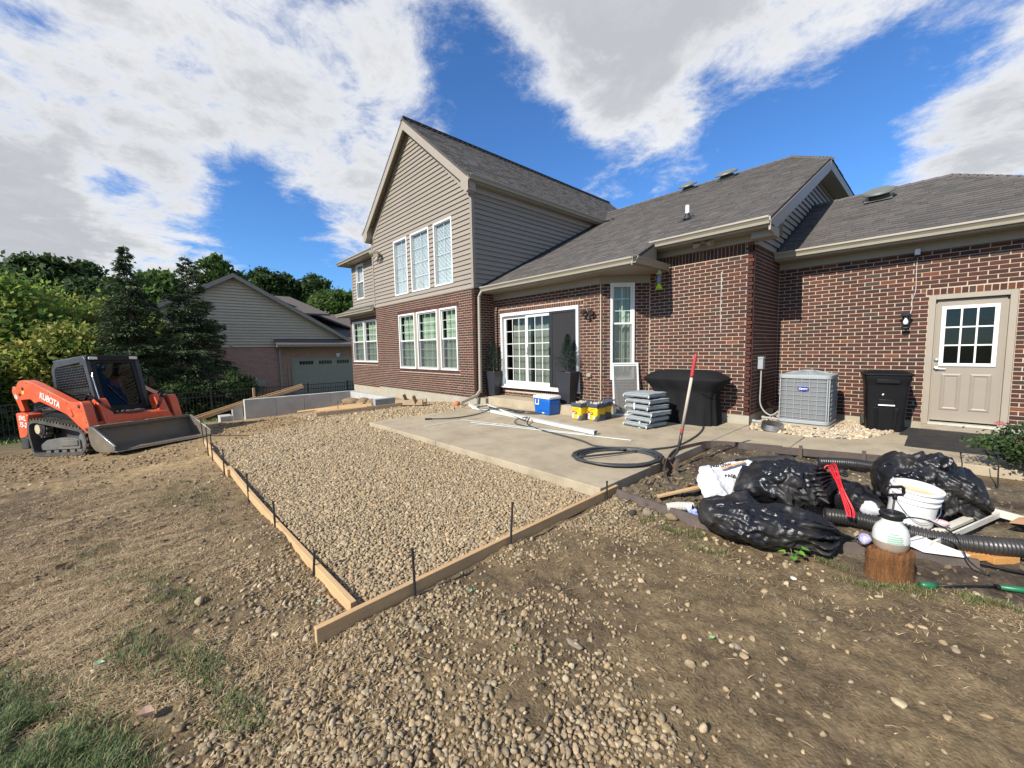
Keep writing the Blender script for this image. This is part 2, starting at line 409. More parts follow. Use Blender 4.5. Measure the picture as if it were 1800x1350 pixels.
def brick_wall(root, o, u, n, W, z0, z1, holes=(), rows=(), shift=0.0):
    """rows: (u0,u1,z0,z1,pitch) bands of upright bricks"""
    wf = WallF((o[0], o[1], 0), (*u, 0), (*n, 0))
    wall = wall_panel(wf, W, z0, z1, holes).build('brick_wall', M_mortar, root)
    nr = max(1, round((z1 - z0) / CH)); ch = (z1 - z0) / nr
    for i in range(nr):
        a = z0 + i * ch; b = a + ch; m = (a + b) / 2
        cuts = [(h[0], h[1]) for h in holes if h[2] < m < h[3]] + [(h[0], h[1]) for h in rows if h[2] < m < h[3]]
        off = shift + (BP / 2 if i % 2 else 0)
        for x, y in spans(W, cuts):
            k = math.floor((x - off) / BP)
            while off + k * BP < y:
                s = max(x, off + k * BP); e = min(y, off + (k + 1) * BP); k += 1
                if e - s < .016: continue
                g = .0068
                BRICKS.append((wf.p((s + e) / 2, m), e - s - 2 * g, ch - 2 * g + .001, wf, wall, bcol()))
    for (x0, x1, a, b, pt) in rows:
        k = max(1, round((x1 - x0) / pt)); pt = (x1 - x0) / k
        for j in range(k):
            BRICKS.append((wf.p(x0 + (j + .5) * pt, (a + b) / 2), pt - .011, b - a - .011, wf, wall, bcol()))
    return wf, wall
def brick_geo(mb, c, ln, h, wf, pr=.0075):
    """a slightly chamfered brick face proud of the mortar"""
    u, n, z = wf.u, wf.n, Vector((0, 0, 1)); e = .0022
    back = [c + u * sx * ln / 2 + z * sz * h / 2 - n * .01 for sx, sz in ((-1,-1),(1,-1),(1,1),(-1,1))]
    fr = [c + u * sx * (ln / 2 - e) + z * sz * (h / 2 - e) + n * (pr + random.uniform(-.0015, .0015)) for sx, sz in ((-1,-1),(1,-1),(1,1),(-1,1))]
    md = [c + u * sx * ln / 2 + z * sz * h / 2 + n * (pr - .0025) for sx, sz in ((-1,-1),(1,-1),(1,1),(-1,1))]
    mb.add(back + md + fr, [(8,9,10,11)] + [(i, (i+1)%4, 4+(i+1)%4, 4+i) for i in range(4)] + [(4+i, 4+(i+1)%4, 8+(i+1)%4, 8+i) for i in range(4)])
def finish_bricks():
    cp = Vector((0, 0, CAMZ))
    def size(b):
        d = b[0] - cp; dd = d.length; vis = max(0.0, -(d / dd).dot(b[3].n))
        fx = d.dot(_R) / max(.01, d.dot(_F)); fy = d.dot(_U) / max(.01, d.dot(_F))
        if abs(fx) > 1.27 or abs(fy) > .95 or d.dot(_F) < 0: return 0
        return b[1] * b[2] * vis / (d.dot(_F) ** 2)
    B = sorted(BRICKS, key=size, reverse=True)
    var = {}
    for b in B[:296]:
        q = BR_COL.index(min(BR_COL, key=lambda c: sum((x * .8 - y) ** 2 for x, y in zip(c, b[5]))))
        key = (q, random.randrange(3))
        if key not in var:
            mb = MB(); mb.col = tuple(c * (.74 + .09 * key[1]) * (.93, .93, .90)[i] for i, c in enumerate(BR_COL[q])); brick_geo(mb, Vector((0, 0, 0)), 1.0, 1.0, WallF((0,0,0), (1,0,0), (0,-1,0)), .0075)
            # scale-safe chamfer: written for unit size, shrunk per brick
            var[key] = mb.mesh('brick', M_brick, fixn=False)
        o = bpy.data.objects.new('brick', var[key]); COL.objects.link(o); o.parent = b[4]
        o.location = b[0]; o.scale = (b[1], 1, b[2]); o.rotation_euler = (0, 0, math.atan2(b[3].u.y, b[3].u.x))
    rest = {}
    for b in B[296:]:
        w = b[4]; mb = rest.setdefault(w.name, (w, MB()))[1]; mb.col = b[5]; brick_geo(mb, *b[:4])
    for w, mb in rest.values():
        me = mb.mesh('brick_courses', M_brick, fixn=False); o = bpy.data.objects.new('brick_courses', me); COL.objects.link(o); o.parent = w; stuff(o)

# ------------------------------------------------------------------ siding
def siding(root, wf, z0, z1, span_fn, holes=(), ex=.129, name='siding_plank', lap=1.0):
    z = z0
    while z < z1 - .01:
        t = min(z + ex, z1); zb = sorted({z, t, *[q for h in holes for q in h[2:4] if z < q < t]})
        mb = MB(); k = random.uniform(.96, 1.04); mb.col = (k, k, k)
        for a, b in zip(zb, zb[1:]):
            m = (a + b) / 2
            xa0, xa1 = span_fn(a + .001); xb0, xb1 = span_fn(b - .001)
            if xa1 - xa0 < .03: continue
            if xb1 - xb0 < .03: xb0 = xb1 = (xb0 + xb1) / 2
            cuts = [(h[0], h[1]) for h in holes if h[2] < m < h[3]]
            da = lap * (.034 - .031 * (a - z) / ex); db = lap * (.034 - .031 * (b - z) / ex)
            if cuts:
                for x, y in spans(xa1 - xa0, [(c[0] - xa0, c[1] - xa0) for c in cuts]):
                    mp_ = MB(); mp_.col = mb.col; mp_.add([wf.p(x + xa0, a, 0), wf.p(y + xa0, a, 0), wf.p(y + xa0, a, da), wf.p(x + xa0, a, da), wf.p(x + xa0, b, 0), wf.p(y + xa0, b, 0), wf.p(y + xa0, b, db), wf.p(x + xa0, b, db)],
                           [(0,1,2,3),(3,2,6,7),(0,3,7,4),(1,5,6,2),(4,7,6,5)])
                    mp_.build(name, M_siding, root)
            else:
                mb.add([wf.p(xa0, a, 0), wf.p(xa1, a, 0), wf.p(xa1, a, da), wf.p(xa0, a, da), wf.p(xb0, b, 0), wf.p(xb1, b, 0), wf.p(xb1, b, db), wf.p(xb0, b, db)],
                       [(0,1,2,3),(3,2,6,7),(0,3,7,4),(1,5,6,2),(4,7,6,5)])
        if mb.v: mb.build(name, M_siding, root)
        z = t

# ------------------------------------------------------------------ roofs
SH_COL = [(.112,.101,.092),(.098,.090,.083),(.126,.112,.100),(.086,.080,.076),(.108,.094,.085),(.118,.109,.102)]
SHING = []
def roof_plane(root, P, eave_dir, up_dir, mat_label=None, th=.05, courses=True, inner=None, ex=.143):
    """P: polygon (3D) with P[0]->P[1] along the eave; shingles laid in courses up the slope"""
    nrm = Vector(eave_dir).cross(Vector(up_dir)).normalized()
    if nrm.z < 0: nrm = -nrm
    mb = MB(); mb.prism([Vector(p) - nrm * th for p in P], nrm * th)
    slab = mb.build('roof', M_deck, root)
    e = Vector(eave_dir).normalized(); u = Vector(up_dir).normalized(); o = Vector(P[0])
    pts = [((Vector(p) - o).dot(e), (Vector(p) - o).dot(u)) for p in P]
    def span_at(v):
        xs = []
        for (x0, v0), (x1, v1) in zip(pts, pts[1:] + pts[:1]):
            if (v0 <= v < v1) or (v1 <= v < v0): xs.append(x0 + (x1 - x0) * (v - v0) / (v1 - v0))
        xs.sort(); return list(zip(xs[::2], xs[1::2]))
    vmax = max(v for _, v in pts); v = -.02; row = 0
    while v < vmax:
        for x0, x1 in span_at(min(max(v + ex * .5, .001), vmax - .001)):
            x = x0 - random.uniform(0, .25)
            if v < 0: x0 -= .01; x1 += .01
            while x < x1:
                w = random.choice((.12, .17, .21, .25, .30)); a = max(x, x0); b = min(x + w, x1); x += w
                if b - a < .02: continue
                thk = random.choice((.004, .006, .010)); SHING.append((o + e * ((a + b) / 2) + u * (v + ex / 2), b - a - .004, ex + .02, e, u, nrm, thk, slab, random.choice(SH_COL)))
        v += ex; row += 1
    return slab
def sh_geo(mb, c, w, h, e, u, n, t):
    a = c - u * h / 2; b = c + u * h / 2
    mb.add([a - e*w/2 + n*.001, a + e*w/2 + n*.001, a + e*w/2 + n*(t+.006), a - e*w/2 + n*(t+.006), b - e*w/2 + n*.002, b + e*w/2 + n*.002], [(0,1,2,3),(3,2,5,4),(0,3,4),(1,5,2)])
def finish_shingles():
    cp = Vector((0, 0, CAMZ))
    def size(s):
        d = s[0] - cp; f = d.dot(_F)
        if f < .1: return 0
        fx = d.dot(_R) / f; fy = d.dot(_U) / f
        if abs(fx) > 1.27 or abs(fy) > .95: return 0
        return s[1] * s[2] * max(0, -(d / d.length).dot(s[5])) / f ** 2
    S = sorted(SHING, key=size, reverse=True); var = {}
    for s in S[:296]:
        key = (SH_COL.index(s[8]), s[6])
        if key not in var:
            mb = MB(); mb.col = s[8]; sh_geo(mb, Vector((0,0,0)), 1, 1, Vector((1,0,0)), Vector((0,1,0)), Vector((0,0,1)), s[6]); var[key] = mb.mesh('shingle', M_shingle, fixn=False)
        o = bpy.data.objects.new('shingle', var[key]); COL.objects.link(o); o.parent = s[7]
        R = Matrix((s[3], s[4], s[5])).transposed(); o.location = s[0]; o.rotation_euler = R.to_euler(); o.scale = (s[1], s[2], 1)
    rest = {}
    for s in S[296:]:
        mb = rest.setdefault(s[7].name, (s[7], MB()))[1]; k = random.uniform(.85, 1.15); mb.col = tuple(c * k for c in s[8]); sh_geo(mb, *s[:7][:3], s[3], s[4], s[5], s[6])
    for w, mb in rest.values():
        me = mb.mesh('shingle_courses', M_shingle, fixn=False); o = bpy.data.objects.new('shingle_courses', me); COL.objects.link(o); o.parent = w; stuff(o)

def gutter(root, p, q, n, name='gutter'):
    """K-style gutter; p,q at the top back edge, n outward"""
    p = Vector(p); q = Vector(q); n = Vector(n); z = Vector((0, 0, 1))
    prof = [(0, 0), (0, -.115), (.065, -.115), (.075, -.075), (.10, -.045), (.118, -.03), (.118, 0), (.106, 0), (.106, -.02), (.06, -.10), (.008, -.10), (.008, 0)]
    mb = MB(); mb.prism([p + n * a + z * b for a, b in prof], q - p)
    o = mb.build(name, M_gutter, root)
    mb = MB(); mb.prism([p - n*.02 + z*.01, p - n*.001 + z*.01, p - n*.001 - z*.15, p - n*.02 - z*.15], q - p); mb.build('fascia', M_trim, root)
    return o
def plank_box(root, name, mat, a, b, bevel=0): return MB().box(a, b).build(name, mat, root, bevel=bevel)

# ------------------------------------------------------------------ windows
def curtain_mesh(wf, x0, x1, z0, z1, d, amp=.025, pitch=.10):
    n = max(12, int((x1 - x0) / .012)); V = []; F = []
    ph = random.uniform(0, 9)
    for i in range(n + 1):
        t = x0 + (x1 - x0) * i / n; w = amp * (math.sin(t * 2 * math.pi / pitch + ph + math.sin(t * 9)) + .4 * math.sin(t * 47 + ph))
        V += [wf.p(t, z0, d + w), wf.p(t, z1, d + w * .6)]
    for i in range(n): F.append((2*i, 2*i+2, 2*i+3, 2*i+1))
    mb = MB(); mb.add(V, F); return mb
def window(root, wf, x0, x1, z0, z1, kind='hung', cols=2, rows=3, fill='curtain', rail=None, fr=.05, side=0):
    mb = MB()
    def rect(mb, a, b, c, d, d0, d1):
        P = [wf.p(a, c, d0), wf.p(b, c, d0), wf.p(b, c, d1), wf.p(a, c, d1)]; mb.prism(P, (0, 0, d - c))
    f = MB()
    rect(f, x0, x0 + fr, z0, z1, -.08, .03); rect(f, x1 - fr, x1, z0, z1, -.08, .03); rect(f, x0 + fr, x1 - fr, z1 - fr, z1, -.08, .03); rect(f, x0 + fr, x1 - fr, z0, z0 + fr, -.08, .034)
    fo = f.build('window', M_white, root)
    a, b, c, d = x0 + fr, x1 - fr, z0 + fr, z1 - fr
    if kind == 'hung':
        rl = rail if rail else (c + d) / 2
        for (lo, hi, dp) in ((c, rl + .02, -.045), (rl - .02, d, -.025)):
            s = MB(); q = .035
            rect(s, a, a + q, lo, hi, dp - .02, dp + .015); rect(s, b - q, b, lo, hi, dp - .02, dp + .015); rect(s, a + q, b - q, hi - q, hi, dp - .02, dp + .015); rect(s, a + q, b - q, lo, lo + q, dp - .02, dp + .015)
            s.build('sash', M_white, fo)
            g = MB(); g.add([wf.p(a + q, lo + q, dp), wf.p(b - q, lo + q, dp), wf.p(b - q, hi - q, dp), wf.p(a + q, hi - q, dp)], [(0,1,2,3)]); g.build('pane', M_glass, fo)
            for i in range(1, cols):
                t = a + q + (b - a - 2*q) * i / cols; m_ = MB(); rect(m_, t - .008, t + .008, lo + q, hi - q, dp - .012, dp - .004); m_.build('muntin', M_white, fo)
            for i in range(1, rows):
                t = lo + q + (hi - lo - 2*q) * i / rows; m_ = MB(); rect(m_, a + q, b - q, t - .008, t + .008, dp - .013, dp - .005); m_.build('muntin', M_white, fo)
        g = MB(); g.add([wf.p(a, c, -.015), wf.p(b, c, -.015), wf.p(b, rl, -.015), wf.p(a, rl, -.015)], [(0,1,2,3)]); g.build('insect_screen', M_mesh, fo)
    else:
        g = MB(); g.add([wf.p(a, c, -.03), wf.p(b, c, -.03), wf.p(b, d, -.03), wf.p(a, d, -.03)], [(0,1,2,3)]); g.build('pane', M_glass, fo)
        for i in range(1, cols):
            t = a + (b - a) * i / cols; m_ = MB(); rect(m_, t - .006, t + .006, c, d, -.045, -.036); m_.build('muntin', M_white, fo)
        for i in range(1, rows):
            t = c + (d - c) * i / rows; m_ = MB(); rect(m_, a, b, t - .006, t + .006, -.046, -.037); m_.build('muntin', M_white, fo)
    if fill == 'curtain': curtain_mesh(wf, a, b, c, d, -.16).build('curtain', M_curtain, fo, smooth=True)
    if fill == 'blind':
        s = MB(); z = c + .01
        while z < d:
            P = [wf.p(a + .005, z, -.075), wf.p(b - .005, z, -.075), wf.p(b - .005, z + .031, -.098), wf.p(a + .005, z + .031, -.098)]; s.prism(P, wf.n * .002); z += .036
        s.build('blind', M_blind, fo)
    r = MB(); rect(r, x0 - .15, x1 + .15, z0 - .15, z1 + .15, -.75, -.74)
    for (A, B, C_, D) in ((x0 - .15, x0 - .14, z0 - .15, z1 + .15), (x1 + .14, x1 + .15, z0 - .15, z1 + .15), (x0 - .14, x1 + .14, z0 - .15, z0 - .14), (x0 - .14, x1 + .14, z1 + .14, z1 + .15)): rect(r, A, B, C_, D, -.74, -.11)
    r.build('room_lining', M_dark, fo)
    return fo

# ================================================================== THE HOUSE
house = thing('brick_house', 'red brick house with tan siding gable and grey shingle roofs behind the concrete patio', 'house', (-5, 8, 0), worldbuilt=True)
# walls
wG, _ = brick_wall(house, (-2.33, 9.6), (1, 0), (0, -1), 4.28, .107, 2.92, holes=[(2.14, 3.06, -1, 2.205)], rows=[(2.10, 3.10, 2.205, 2.305, .076)])
wR, _ = brick_wall(house, (-2.33, 8.03), (0, 1), (1, 0), 1.57, .17, 3.20, shift=.1)
wC, _ = brick_wall(house, (-4.30, 8.03), (1, 0), (0, -1), 1.97, .17, 3.25, rows=[(.15, 1.82, 3.05, 3.25, .0677)], shift=.02)
q2 = 1 / math.sqrt(2)
wF, _ = brick_wall(house, (-5.03, 7.30), (q2, q2), (q2, -q2), 1.03, .17, 2.80, holes=[(.20, .71, .75, 2.81)], shift=.05)
wS, _ = brick_wall(house, (-8.55, 7.30), (1, 0), (0, -1), 3.52, .17, 2.80, holes=[(.32, 2.96, .44, 2.41)], rows=[(.22, 3.06, 2.41, 2.515, .072), (.32, 2.96, .335, .44, .072)])
wE, _ = brick_wall(house, (-8.55, 6.615), (0, 1), (1, 0), .685, .15, 3.10, shift=.1)
wB, _ = brick_wall(house, (-14.58, 6.615), (1, 0), (0, -1), 6.03, .15, 3.10, holes=[(1.80, 5.25, .87, 2.69)], rows=[(1.72, 5.33, .77, .87, .072), (1.72, 5.33, 2.69, 2.79, .072)])
wW, _ = brick_wall(house, (-17.95, 6.95), (1, 0), (0, -1), 3.37, .03, 2.88, holes=[(.25, 2.70, 1.03, 2.75)], rows=[(.15, 2.80, .93, 1.03, .072)])
finish_bricks()
# mortar joints at the inside corners
for x, y, z1 in ((-4.30, 8.03, 3.0), (-5.03, 7.30, 2.8), (-2.33, 9.6, 2.92), (-8.55, 7.30, 2.8)):
    MB().box((x - .012, y - .012, .15), (x + .012, y + .012, z1)).build('corner_joint', M_mortar, house)
# foundations
for a, b in (((-2.32, 9.615, -.6), (1.95, 9.95, .105)), ((-4.3, 8.045, -.6), (-2.345, 9.9, .168)), ((-14.57, 6.63, -1.2), (-8.565, 9.0, .148)), ((-17.94, 6.965, -1.3), (-14.58, 9.0, .028))): MB().box(a, b).build('foundation', M_found, house)

MB().prism([(-5.02, 7.32, -.5), (-4.29, 8.05, -.5), (-4.29, 9, -.5), (-8.5, 9, -.5), (-8.5, 7.32, -.5)], (0, 0, .668)).build('foundation', M_found, house)

# siding
PKX, PKZ, GS = -11.57, 8.40, .83
gw = WallF((0, 6.615, 0), (1, 0, 0), (0, -1, 0))
def gspan(z):
    h = (PKZ - z) / GS; return (max(-14.58, PKX - h), min(-8.55, PKX + h))
UW = [(-12.93, -12.0), (-11.77, -10.66), (-10.40, -9.45)]
siding(house, gw, 3.10, PKZ - .03, gspan, holes=[(a, b, 3.34, 5.16) for a, b in UW])
def gable_panel(wf, z0, z1, fn, holes):
    mb = MB(); zs = sorted({z0, z1, *[q for h in holes for q in h[2:4]]} | {z0 + (z1 - z0) * i / 12 for i in range(12)})
    for a, b in zip(zs, zs[1:]):
        xa, xb = fn(a), fn(b); m = (a + b) / 2; cuts = [(h[0], h[1]) for h in holes if h[2] < m < h[3]]
        if cuts:
            for x, y in spans(xa[1] - xa[0], [(c[0] - xa[0], c[1] - xa[0]) for c in cuts]): mb.prism([wf.p(x + xa[0], a, -.002), wf.p(y + xa[0], a, -.002), wf.p(y + xa[0], b, -.002), wf.p(x + xa[0], b, -.002)], -wf.n * .08)
        else: mb.prism([wf.p(xa[0], a, -.002), wf.p(xa[1], a, -.002), wf.p(xb[1], b, -.002), wf.p(xb[0], b, -.002)], -wf.n * .08)
    return mb
gable_panel(gw, 3.101, PKZ - .05, gspan, [(a, b, 3.34, 5.16) for a, b in UW]).build('gable_wall', M_siding, house)
sw = WallF((-8.55, 0, 0), (0, 1, 0), (1, 0, 0))
siding(house, sw, 3.10, 5.86, lambda z: (6.615, 13.5))
MB().box((-8.65, 6.72, 3.101), (-8.552, 13.5, 5.9)).build('side_wall', M_siding, house)
def rspan(z):
    y0 = max(8.03, 7.62 + (z - 3.30) / .5); return (y0, 17.0)
rw = WallF((-2.33, 0, 0), (0, 1, 0), (1, 0, 0))
siding(house, rw, 3.20, 5.62, rspan)
MB().prism([(-2.34, 8.03, 3.201), (-2.34, 8.03, 3.38), (-2.34, 12.2, 5.55), (-2.34, 17, 5.55), (-2.34, 17, 3.2)], (-.08, 0, 0)).build('side_wall', M_siding, house)
ww = WallF((0, 7.15, 0), (1, 0, 0), (0, -1, 0))
siding(house, ww, 3.40, 5.30, lambda z: (-17.95, -14.58), holes=[(-17.5, -16.72, 3.72, 5.18)])
wall_panel(WallF((-17.95, 7.152, 0), (1, 0, 0), (0, -1, 0)), 3.37, 2.9, 5.3, [(.45, 1.23, 3.72, 5.18)]).build('side_wall', M_siding, house)
MB().box((-17.95, 7.26, -.5), (-17.87, 12, 5.3)).build('side_wall', M_siding, house)
# corner posts
for a, b in (((-8.62, 6.585, 3.10), (-8.52, 6.68, 5.75)), ((-14.63, 6.58, 3.10), (-14.54, 6.64, 5.9)), ((-17.98, 7.12, 3.40), (-17.90, 7.20, 5.3)), ((-2.36, 7.995, 3.25), (-2.295, 8.09, 3.50))): MB().box(a, b).build('corner_post', M_siding, house)
MB().box((-14.6, 6.59, 3.08), (-8.53, 6.612, 3.13)).build('starter_trim', M_siding, house)

# windows of the gable wall
gwf = WallF((0, 6.615, 0), (1, 0, 0), (0, -1, 0))
for a, b in UW: window(house, gwf, a, b, 3.34, 5.16, kind='fixed', cols=2, rows=4, fill='blind')
for a, b in ((-12.78, -11.70), (-11.55, -10.36), (-10.21, -9.33)): window(house, gwf, a, b, .87, 2.69, cols=3, rows=3, rail=1.80)
for a, b in ((-11.70, -11.55), (-10.36, -10.21)): MB().box((a, 6.59, .87), (b, 6.70, 2.69)).build('window_mullion', M_trim, house)
wwf = WallF((0, 6.95, 0), (1, 0, 0), (0, -1, 0))
window(house, wwf, -17.70, -16.52, 1.03, 2.75, cols=3, rows=3); window(house, wwf, -16.50, -15.25, 1.03, 2.75, cols=3, rows=3)
window(house, WallF((0, 7.15, 0), (1, 0, 0), (0, -1, 0)), -17.5, -16.72, 3.72, 5.18, cols=1, rows=1, fill='blind')
window(house, wF, .20, .71, .75, 2.81, cols=2, rows=3, rail=1.96, fr=.045)
finish_bricks_done = True

# sliding patio door: fixed light, sliding light, black insect-screen leaf
sd = MB()
for a, b in (((-8.23, 7.24, 2.33), (-5.59, 7.38, 2.41)), ((-8.23, 7.24, .44), (-5.59, 7.38, .51)), ((-8.23, 7.24, .51), (-8.16, 7.38, 2.33)), ((-5.66, 7.24, .51), (-5.59, 7.38, 2.33))): sd.box(a, b)
slider = sd.build('sliding_door', M_white, house)
MB().box((-8.28, 7.19, .425), (-5.54, 7.26, .455)).build('door_sill', M_white, slider)
def leaf(x0, x1, y, cols=3, rows=5):
    mb = MB(); w = .075
    mb.box((x0, y - .02, .51), (x0 + w, y + .02, 2.33)); mb.box((x1 - w, y - .02, .51), (x1, y + .02, 2.33)); mb.box((x0 + w, y - .02, 2.25), (x1 - w, y + .02, 2.33)); mb.box((x0 + w, y - .02, .51), (x1 - w, y + .02, .61))
    mb.build('door_leaf', M_white, slider)
    MB().add([(x0 + w, y, .61), (x1 - w, y, .61), (x1 - w, y, 2.25), (x0 + w, y, 2.25)], [(0,1,2,3)]).build('pane', M_glass, slider)
    for i in range(1, cols): t = x0 + w + (x1 - x0 - 2*w) * i / cols; MB().box((t - .009, y - .008, .61), (t + .009, y - .002, 2.25)).build('muntin', M_white, slider)
    for i in range(1, rows): t = .61 + 1.64 * i / rows; MB().box((x0 + w, y - .009, t - .009), (x1 - w, y - .003, t + .009)).build('muntin', M_white, slider)
leaf(-8.16, -7.28, 7.34); leaf(-7.30, -6.42, 7.30); leaf(-6.46, -5.66, 7.345)
MB().add([(-6.40, 7.262, .55), (-5.70, 7.262, .55), (-5.70, 7.262, 2.30), (-6.40, 7.262, 2.30)], [(0,1,2,3)]).build('door_screen', pm('screen_cloth', (.018, .018, .021), rough=.9), slider)
sc_ = MB()
for a, b in (((-6.47, 7.25, .51), (-6.38, 7.275, 2.33)), ((-5.72, 7.25, .51), (-5.66, 7.275, 2.33)), ((-6.38, 7.25, 2.28), (-5.72, 7.275, 2.33)), ((-6.38, 7.25, .51), (-5.72, 7.275, .57)), ((-6.38, 7.255, 1.22), (-5.72, 7.272, 1.25))): sc_.box(a, b)
sc_.build('screen_frame', pm('dark_bronze', (.022, .022, .026), rough=.4), slider)
MB().box((-6.475, 7.225, 1.30), (-6.445, 7.25, 1.48)).build('handle', M_black, slider)
hd = MB(); hd.tube([(-7.25, 7.28, 1.30), (-7.235, 7.22, 1.36), (-7.235, 7.215, 1.45), (-7.25, 7.28, 1.52)], .012, 8); hd.box((-7.285, 7.268, 1.26), (-7.235, 7.28, 1.56)); hd.build('handle', M_white, slider)
cf = WallF((0, 7.30, 0), (1, 0, 0), (0, -1, 0))
curtain_mesh(cf, -8.02, -7.30, .5, 2.36, -.25, .035, .16).build('curtain', pm('grey_curtain', (.20, .215, .18), (.13, .14, .12), sc=2, rough=.9, stretch=(12, 12, .3)), slider, smooth=True)
curtain_mesh(cf, -7.22, -6.3, .5, 2.36, -.25, .035, .16).build('curtain', pm('grey_curtain', (.20, .215, .18), (.13, .14, .12), sc=2, rough=.9, stretch=(12, 12, .3)), slider, smooth=True)
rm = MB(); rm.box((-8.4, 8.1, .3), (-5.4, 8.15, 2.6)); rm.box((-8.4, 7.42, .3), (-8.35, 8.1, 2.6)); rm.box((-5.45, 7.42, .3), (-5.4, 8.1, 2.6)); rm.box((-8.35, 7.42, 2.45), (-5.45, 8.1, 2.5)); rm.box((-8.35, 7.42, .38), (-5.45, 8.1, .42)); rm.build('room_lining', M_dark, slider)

# garage service door
M_door = pm('door_paint', (.27, .232, .185), (.25, .215, .172), sc=3, rough=.45)
dc = MB()
for a, b in (((-.19, 9.575, .075), (-.115, 9.70, 2.20)), ((.650, 9.575, .075), (.725, 9.70, 2.20)), ((-.115, 9.575, 2.125), (.650, 9.70, 2.20)), ((-.115, 9.66, .12), (-.095, 9.70, 2.125)), ((.63, 9.66, .12), (.65, 9.70, 2.125)), ((-.095, 9.66, 2.105), (.63, 9.70, 2.125))): dc.box(a, b)
dfr = dc.build('door_frame', M_trim, house, bevel=.003)
dl = MB(); Y0, Y1 = 9.635, 9.675
GX0, GX1, GZ0, GZ1 = -.02, .545, 1.06, 1.99
for a, b in (((-.095, Y0, .145), (GX0, Y1, 2.105)), ((GX1, Y0, .145), (.63, Y1, 2.105)), ((GX0, Y0, GZ1), (GX1, Y1, 2.105)), ((GX0, Y0, .145), (GX1, Y1, GZ0))): dl.box(a, b)
door = dl.build('door', M_door, house)
wfm = MB()
for a, b in (((GX0 - .02, Y0 - .018, GZ0 - .02), (GX0 + .03, Y0 - .001, GZ1 + .02)), ((GX1 - .03, Y0 - .018, GZ0 - .02), (GX1 + .02, Y0 - .001, GZ1 + .02)), ((GX0 + .03, Y0 - .018, GZ1 - .03), (GX1 - .03, Y0 - .001, GZ1 + .02)), ((GX0 + .03, Y0 - .018, GZ0 - .02), (GX1 - .03, Y0 - .001, GZ0 + .03))): wfm.box(a, b)
wfm.build('window_frame', M_white, door, bevel=.003)
for i in range(3):
    for j in range(3):
        xa = GX0 + .03 + (GX1 - GX0 - .06) * i / 3; xb = GX0 + .03 + (GX1 - GX0 - .06) * (i + 1) / 3; za = GZ0 + .03 + (GZ1 - GZ0 - .06) * j / 3; zb = GZ0 + .03 + (GZ1 - GZ0 - .06) * (j + 1) / 3
        MB().add([(xa, Y0 + .01, za), (xb, Y0 + .01, za), (xb, Y0 + .01, zb), (xa, Y0 + .01, zb)], [(0,1,2,3)]).build('pane', M_glass, door)
for i in (1, 2):
    t = GX0 + .03 + (GX1 - GX0 - .06) * i / 3; MB().box((t - .011, Y0 - .014, GZ0 + .03), (t + .011, Y0 + .009, GZ1 - .03)).build('muntin', M_white, door)
    t = GZ0 + .03 + (GZ1 - GZ0 - .06) * i / 3; MB().box((GX0 + .03, Y0 - .015, t - .011), (GX1 - .03, Y0 + .008, t + .011)).build('muntin', M_white, door)
for x0, x1 in ((.00, .225), (.315, .54)):
    mb = MB(); z0, z1 = .32, .92; y = Y0 - .001; rings = [(0, 0), (.022, -.012), (.030, -.012), (.052, .0), (.060, -.001)]
    V = []; F = []
    for ins, dy in rings: V += [(x0 + ins, y + dy, z0 + ins), (x1 - ins, y + dy, z0 + ins), (x1 - ins, y + dy, z1 - ins), (x0 + ins, y + dy, z1 - ins)]
    for i in range(len(rings) - 1): F += [(4*i+k, 4*i+(k+1)%4, 4*i+4+(k+1)%4, 4*i+4+k) for k in range(4)]
    k = 4 * (len(rings) - 1); F.append((k, k+1, k+2, k+3)); mb.add(V, F); mb.build('door_panel', M_door, door)
kb = MB(); T = Matrix.Rotation(math.pi/2, 4, 'X')
def lathe_y(prof, c, n=20):
    mb = MB(); mb.lathe(prof, n); mb.v = [(c[0] + x, c[1] - z, c[2] + y) for x, y, z in mb.v]; return mb
lathe_y([(.030, 0), (.030, .012), (.024, .022), (.012, .024)], (-.062, Y0, 1.14)).build('deadbolt', M_metal, door, smooth=False, angle=None)
h2 = lathe_y([(.032, 0), (.032, .008), (.014, .014), (.013, .05)], (-.062, Y0, 1.0)); h2.tube([(-.062, Y0 - .045, 1.0), (-.02, Y0 - .05, 1.003), (.045, Y0 - .045, .998)], [.010, .009, .007], 8); h2.build('handle', M_metal, door)
MB().box((-.115, 9.52, .085), (.65, 9.66, .118)).build('door_threshold', pm('aluminium', (.62, .60, .52), rough=.4, metal=.3), house)
MB().box((-.19, 9.50, .0), (.73, 9.60, .084)).build('door_step', pm('weathered_wood', (.30, .26, .20), (.2, .17, .13), sc=6, stretch=(1, 8, 8), rough=.85), house)
gr = MB(); gr.box((-.9, 11.2, 0), (1.6, 11.25, 2.8)); gr.box((-.9, 9.8, 0), (-.85, 11.2, 2.8)); gr.box((1.55, 9.8, 0), (1.6, 11.2, 2.8)); gr.box((-.9, 9.8, 2.8), (1.6, 11.2, 2.85)); gr.build('room_lining', M_dark, house)

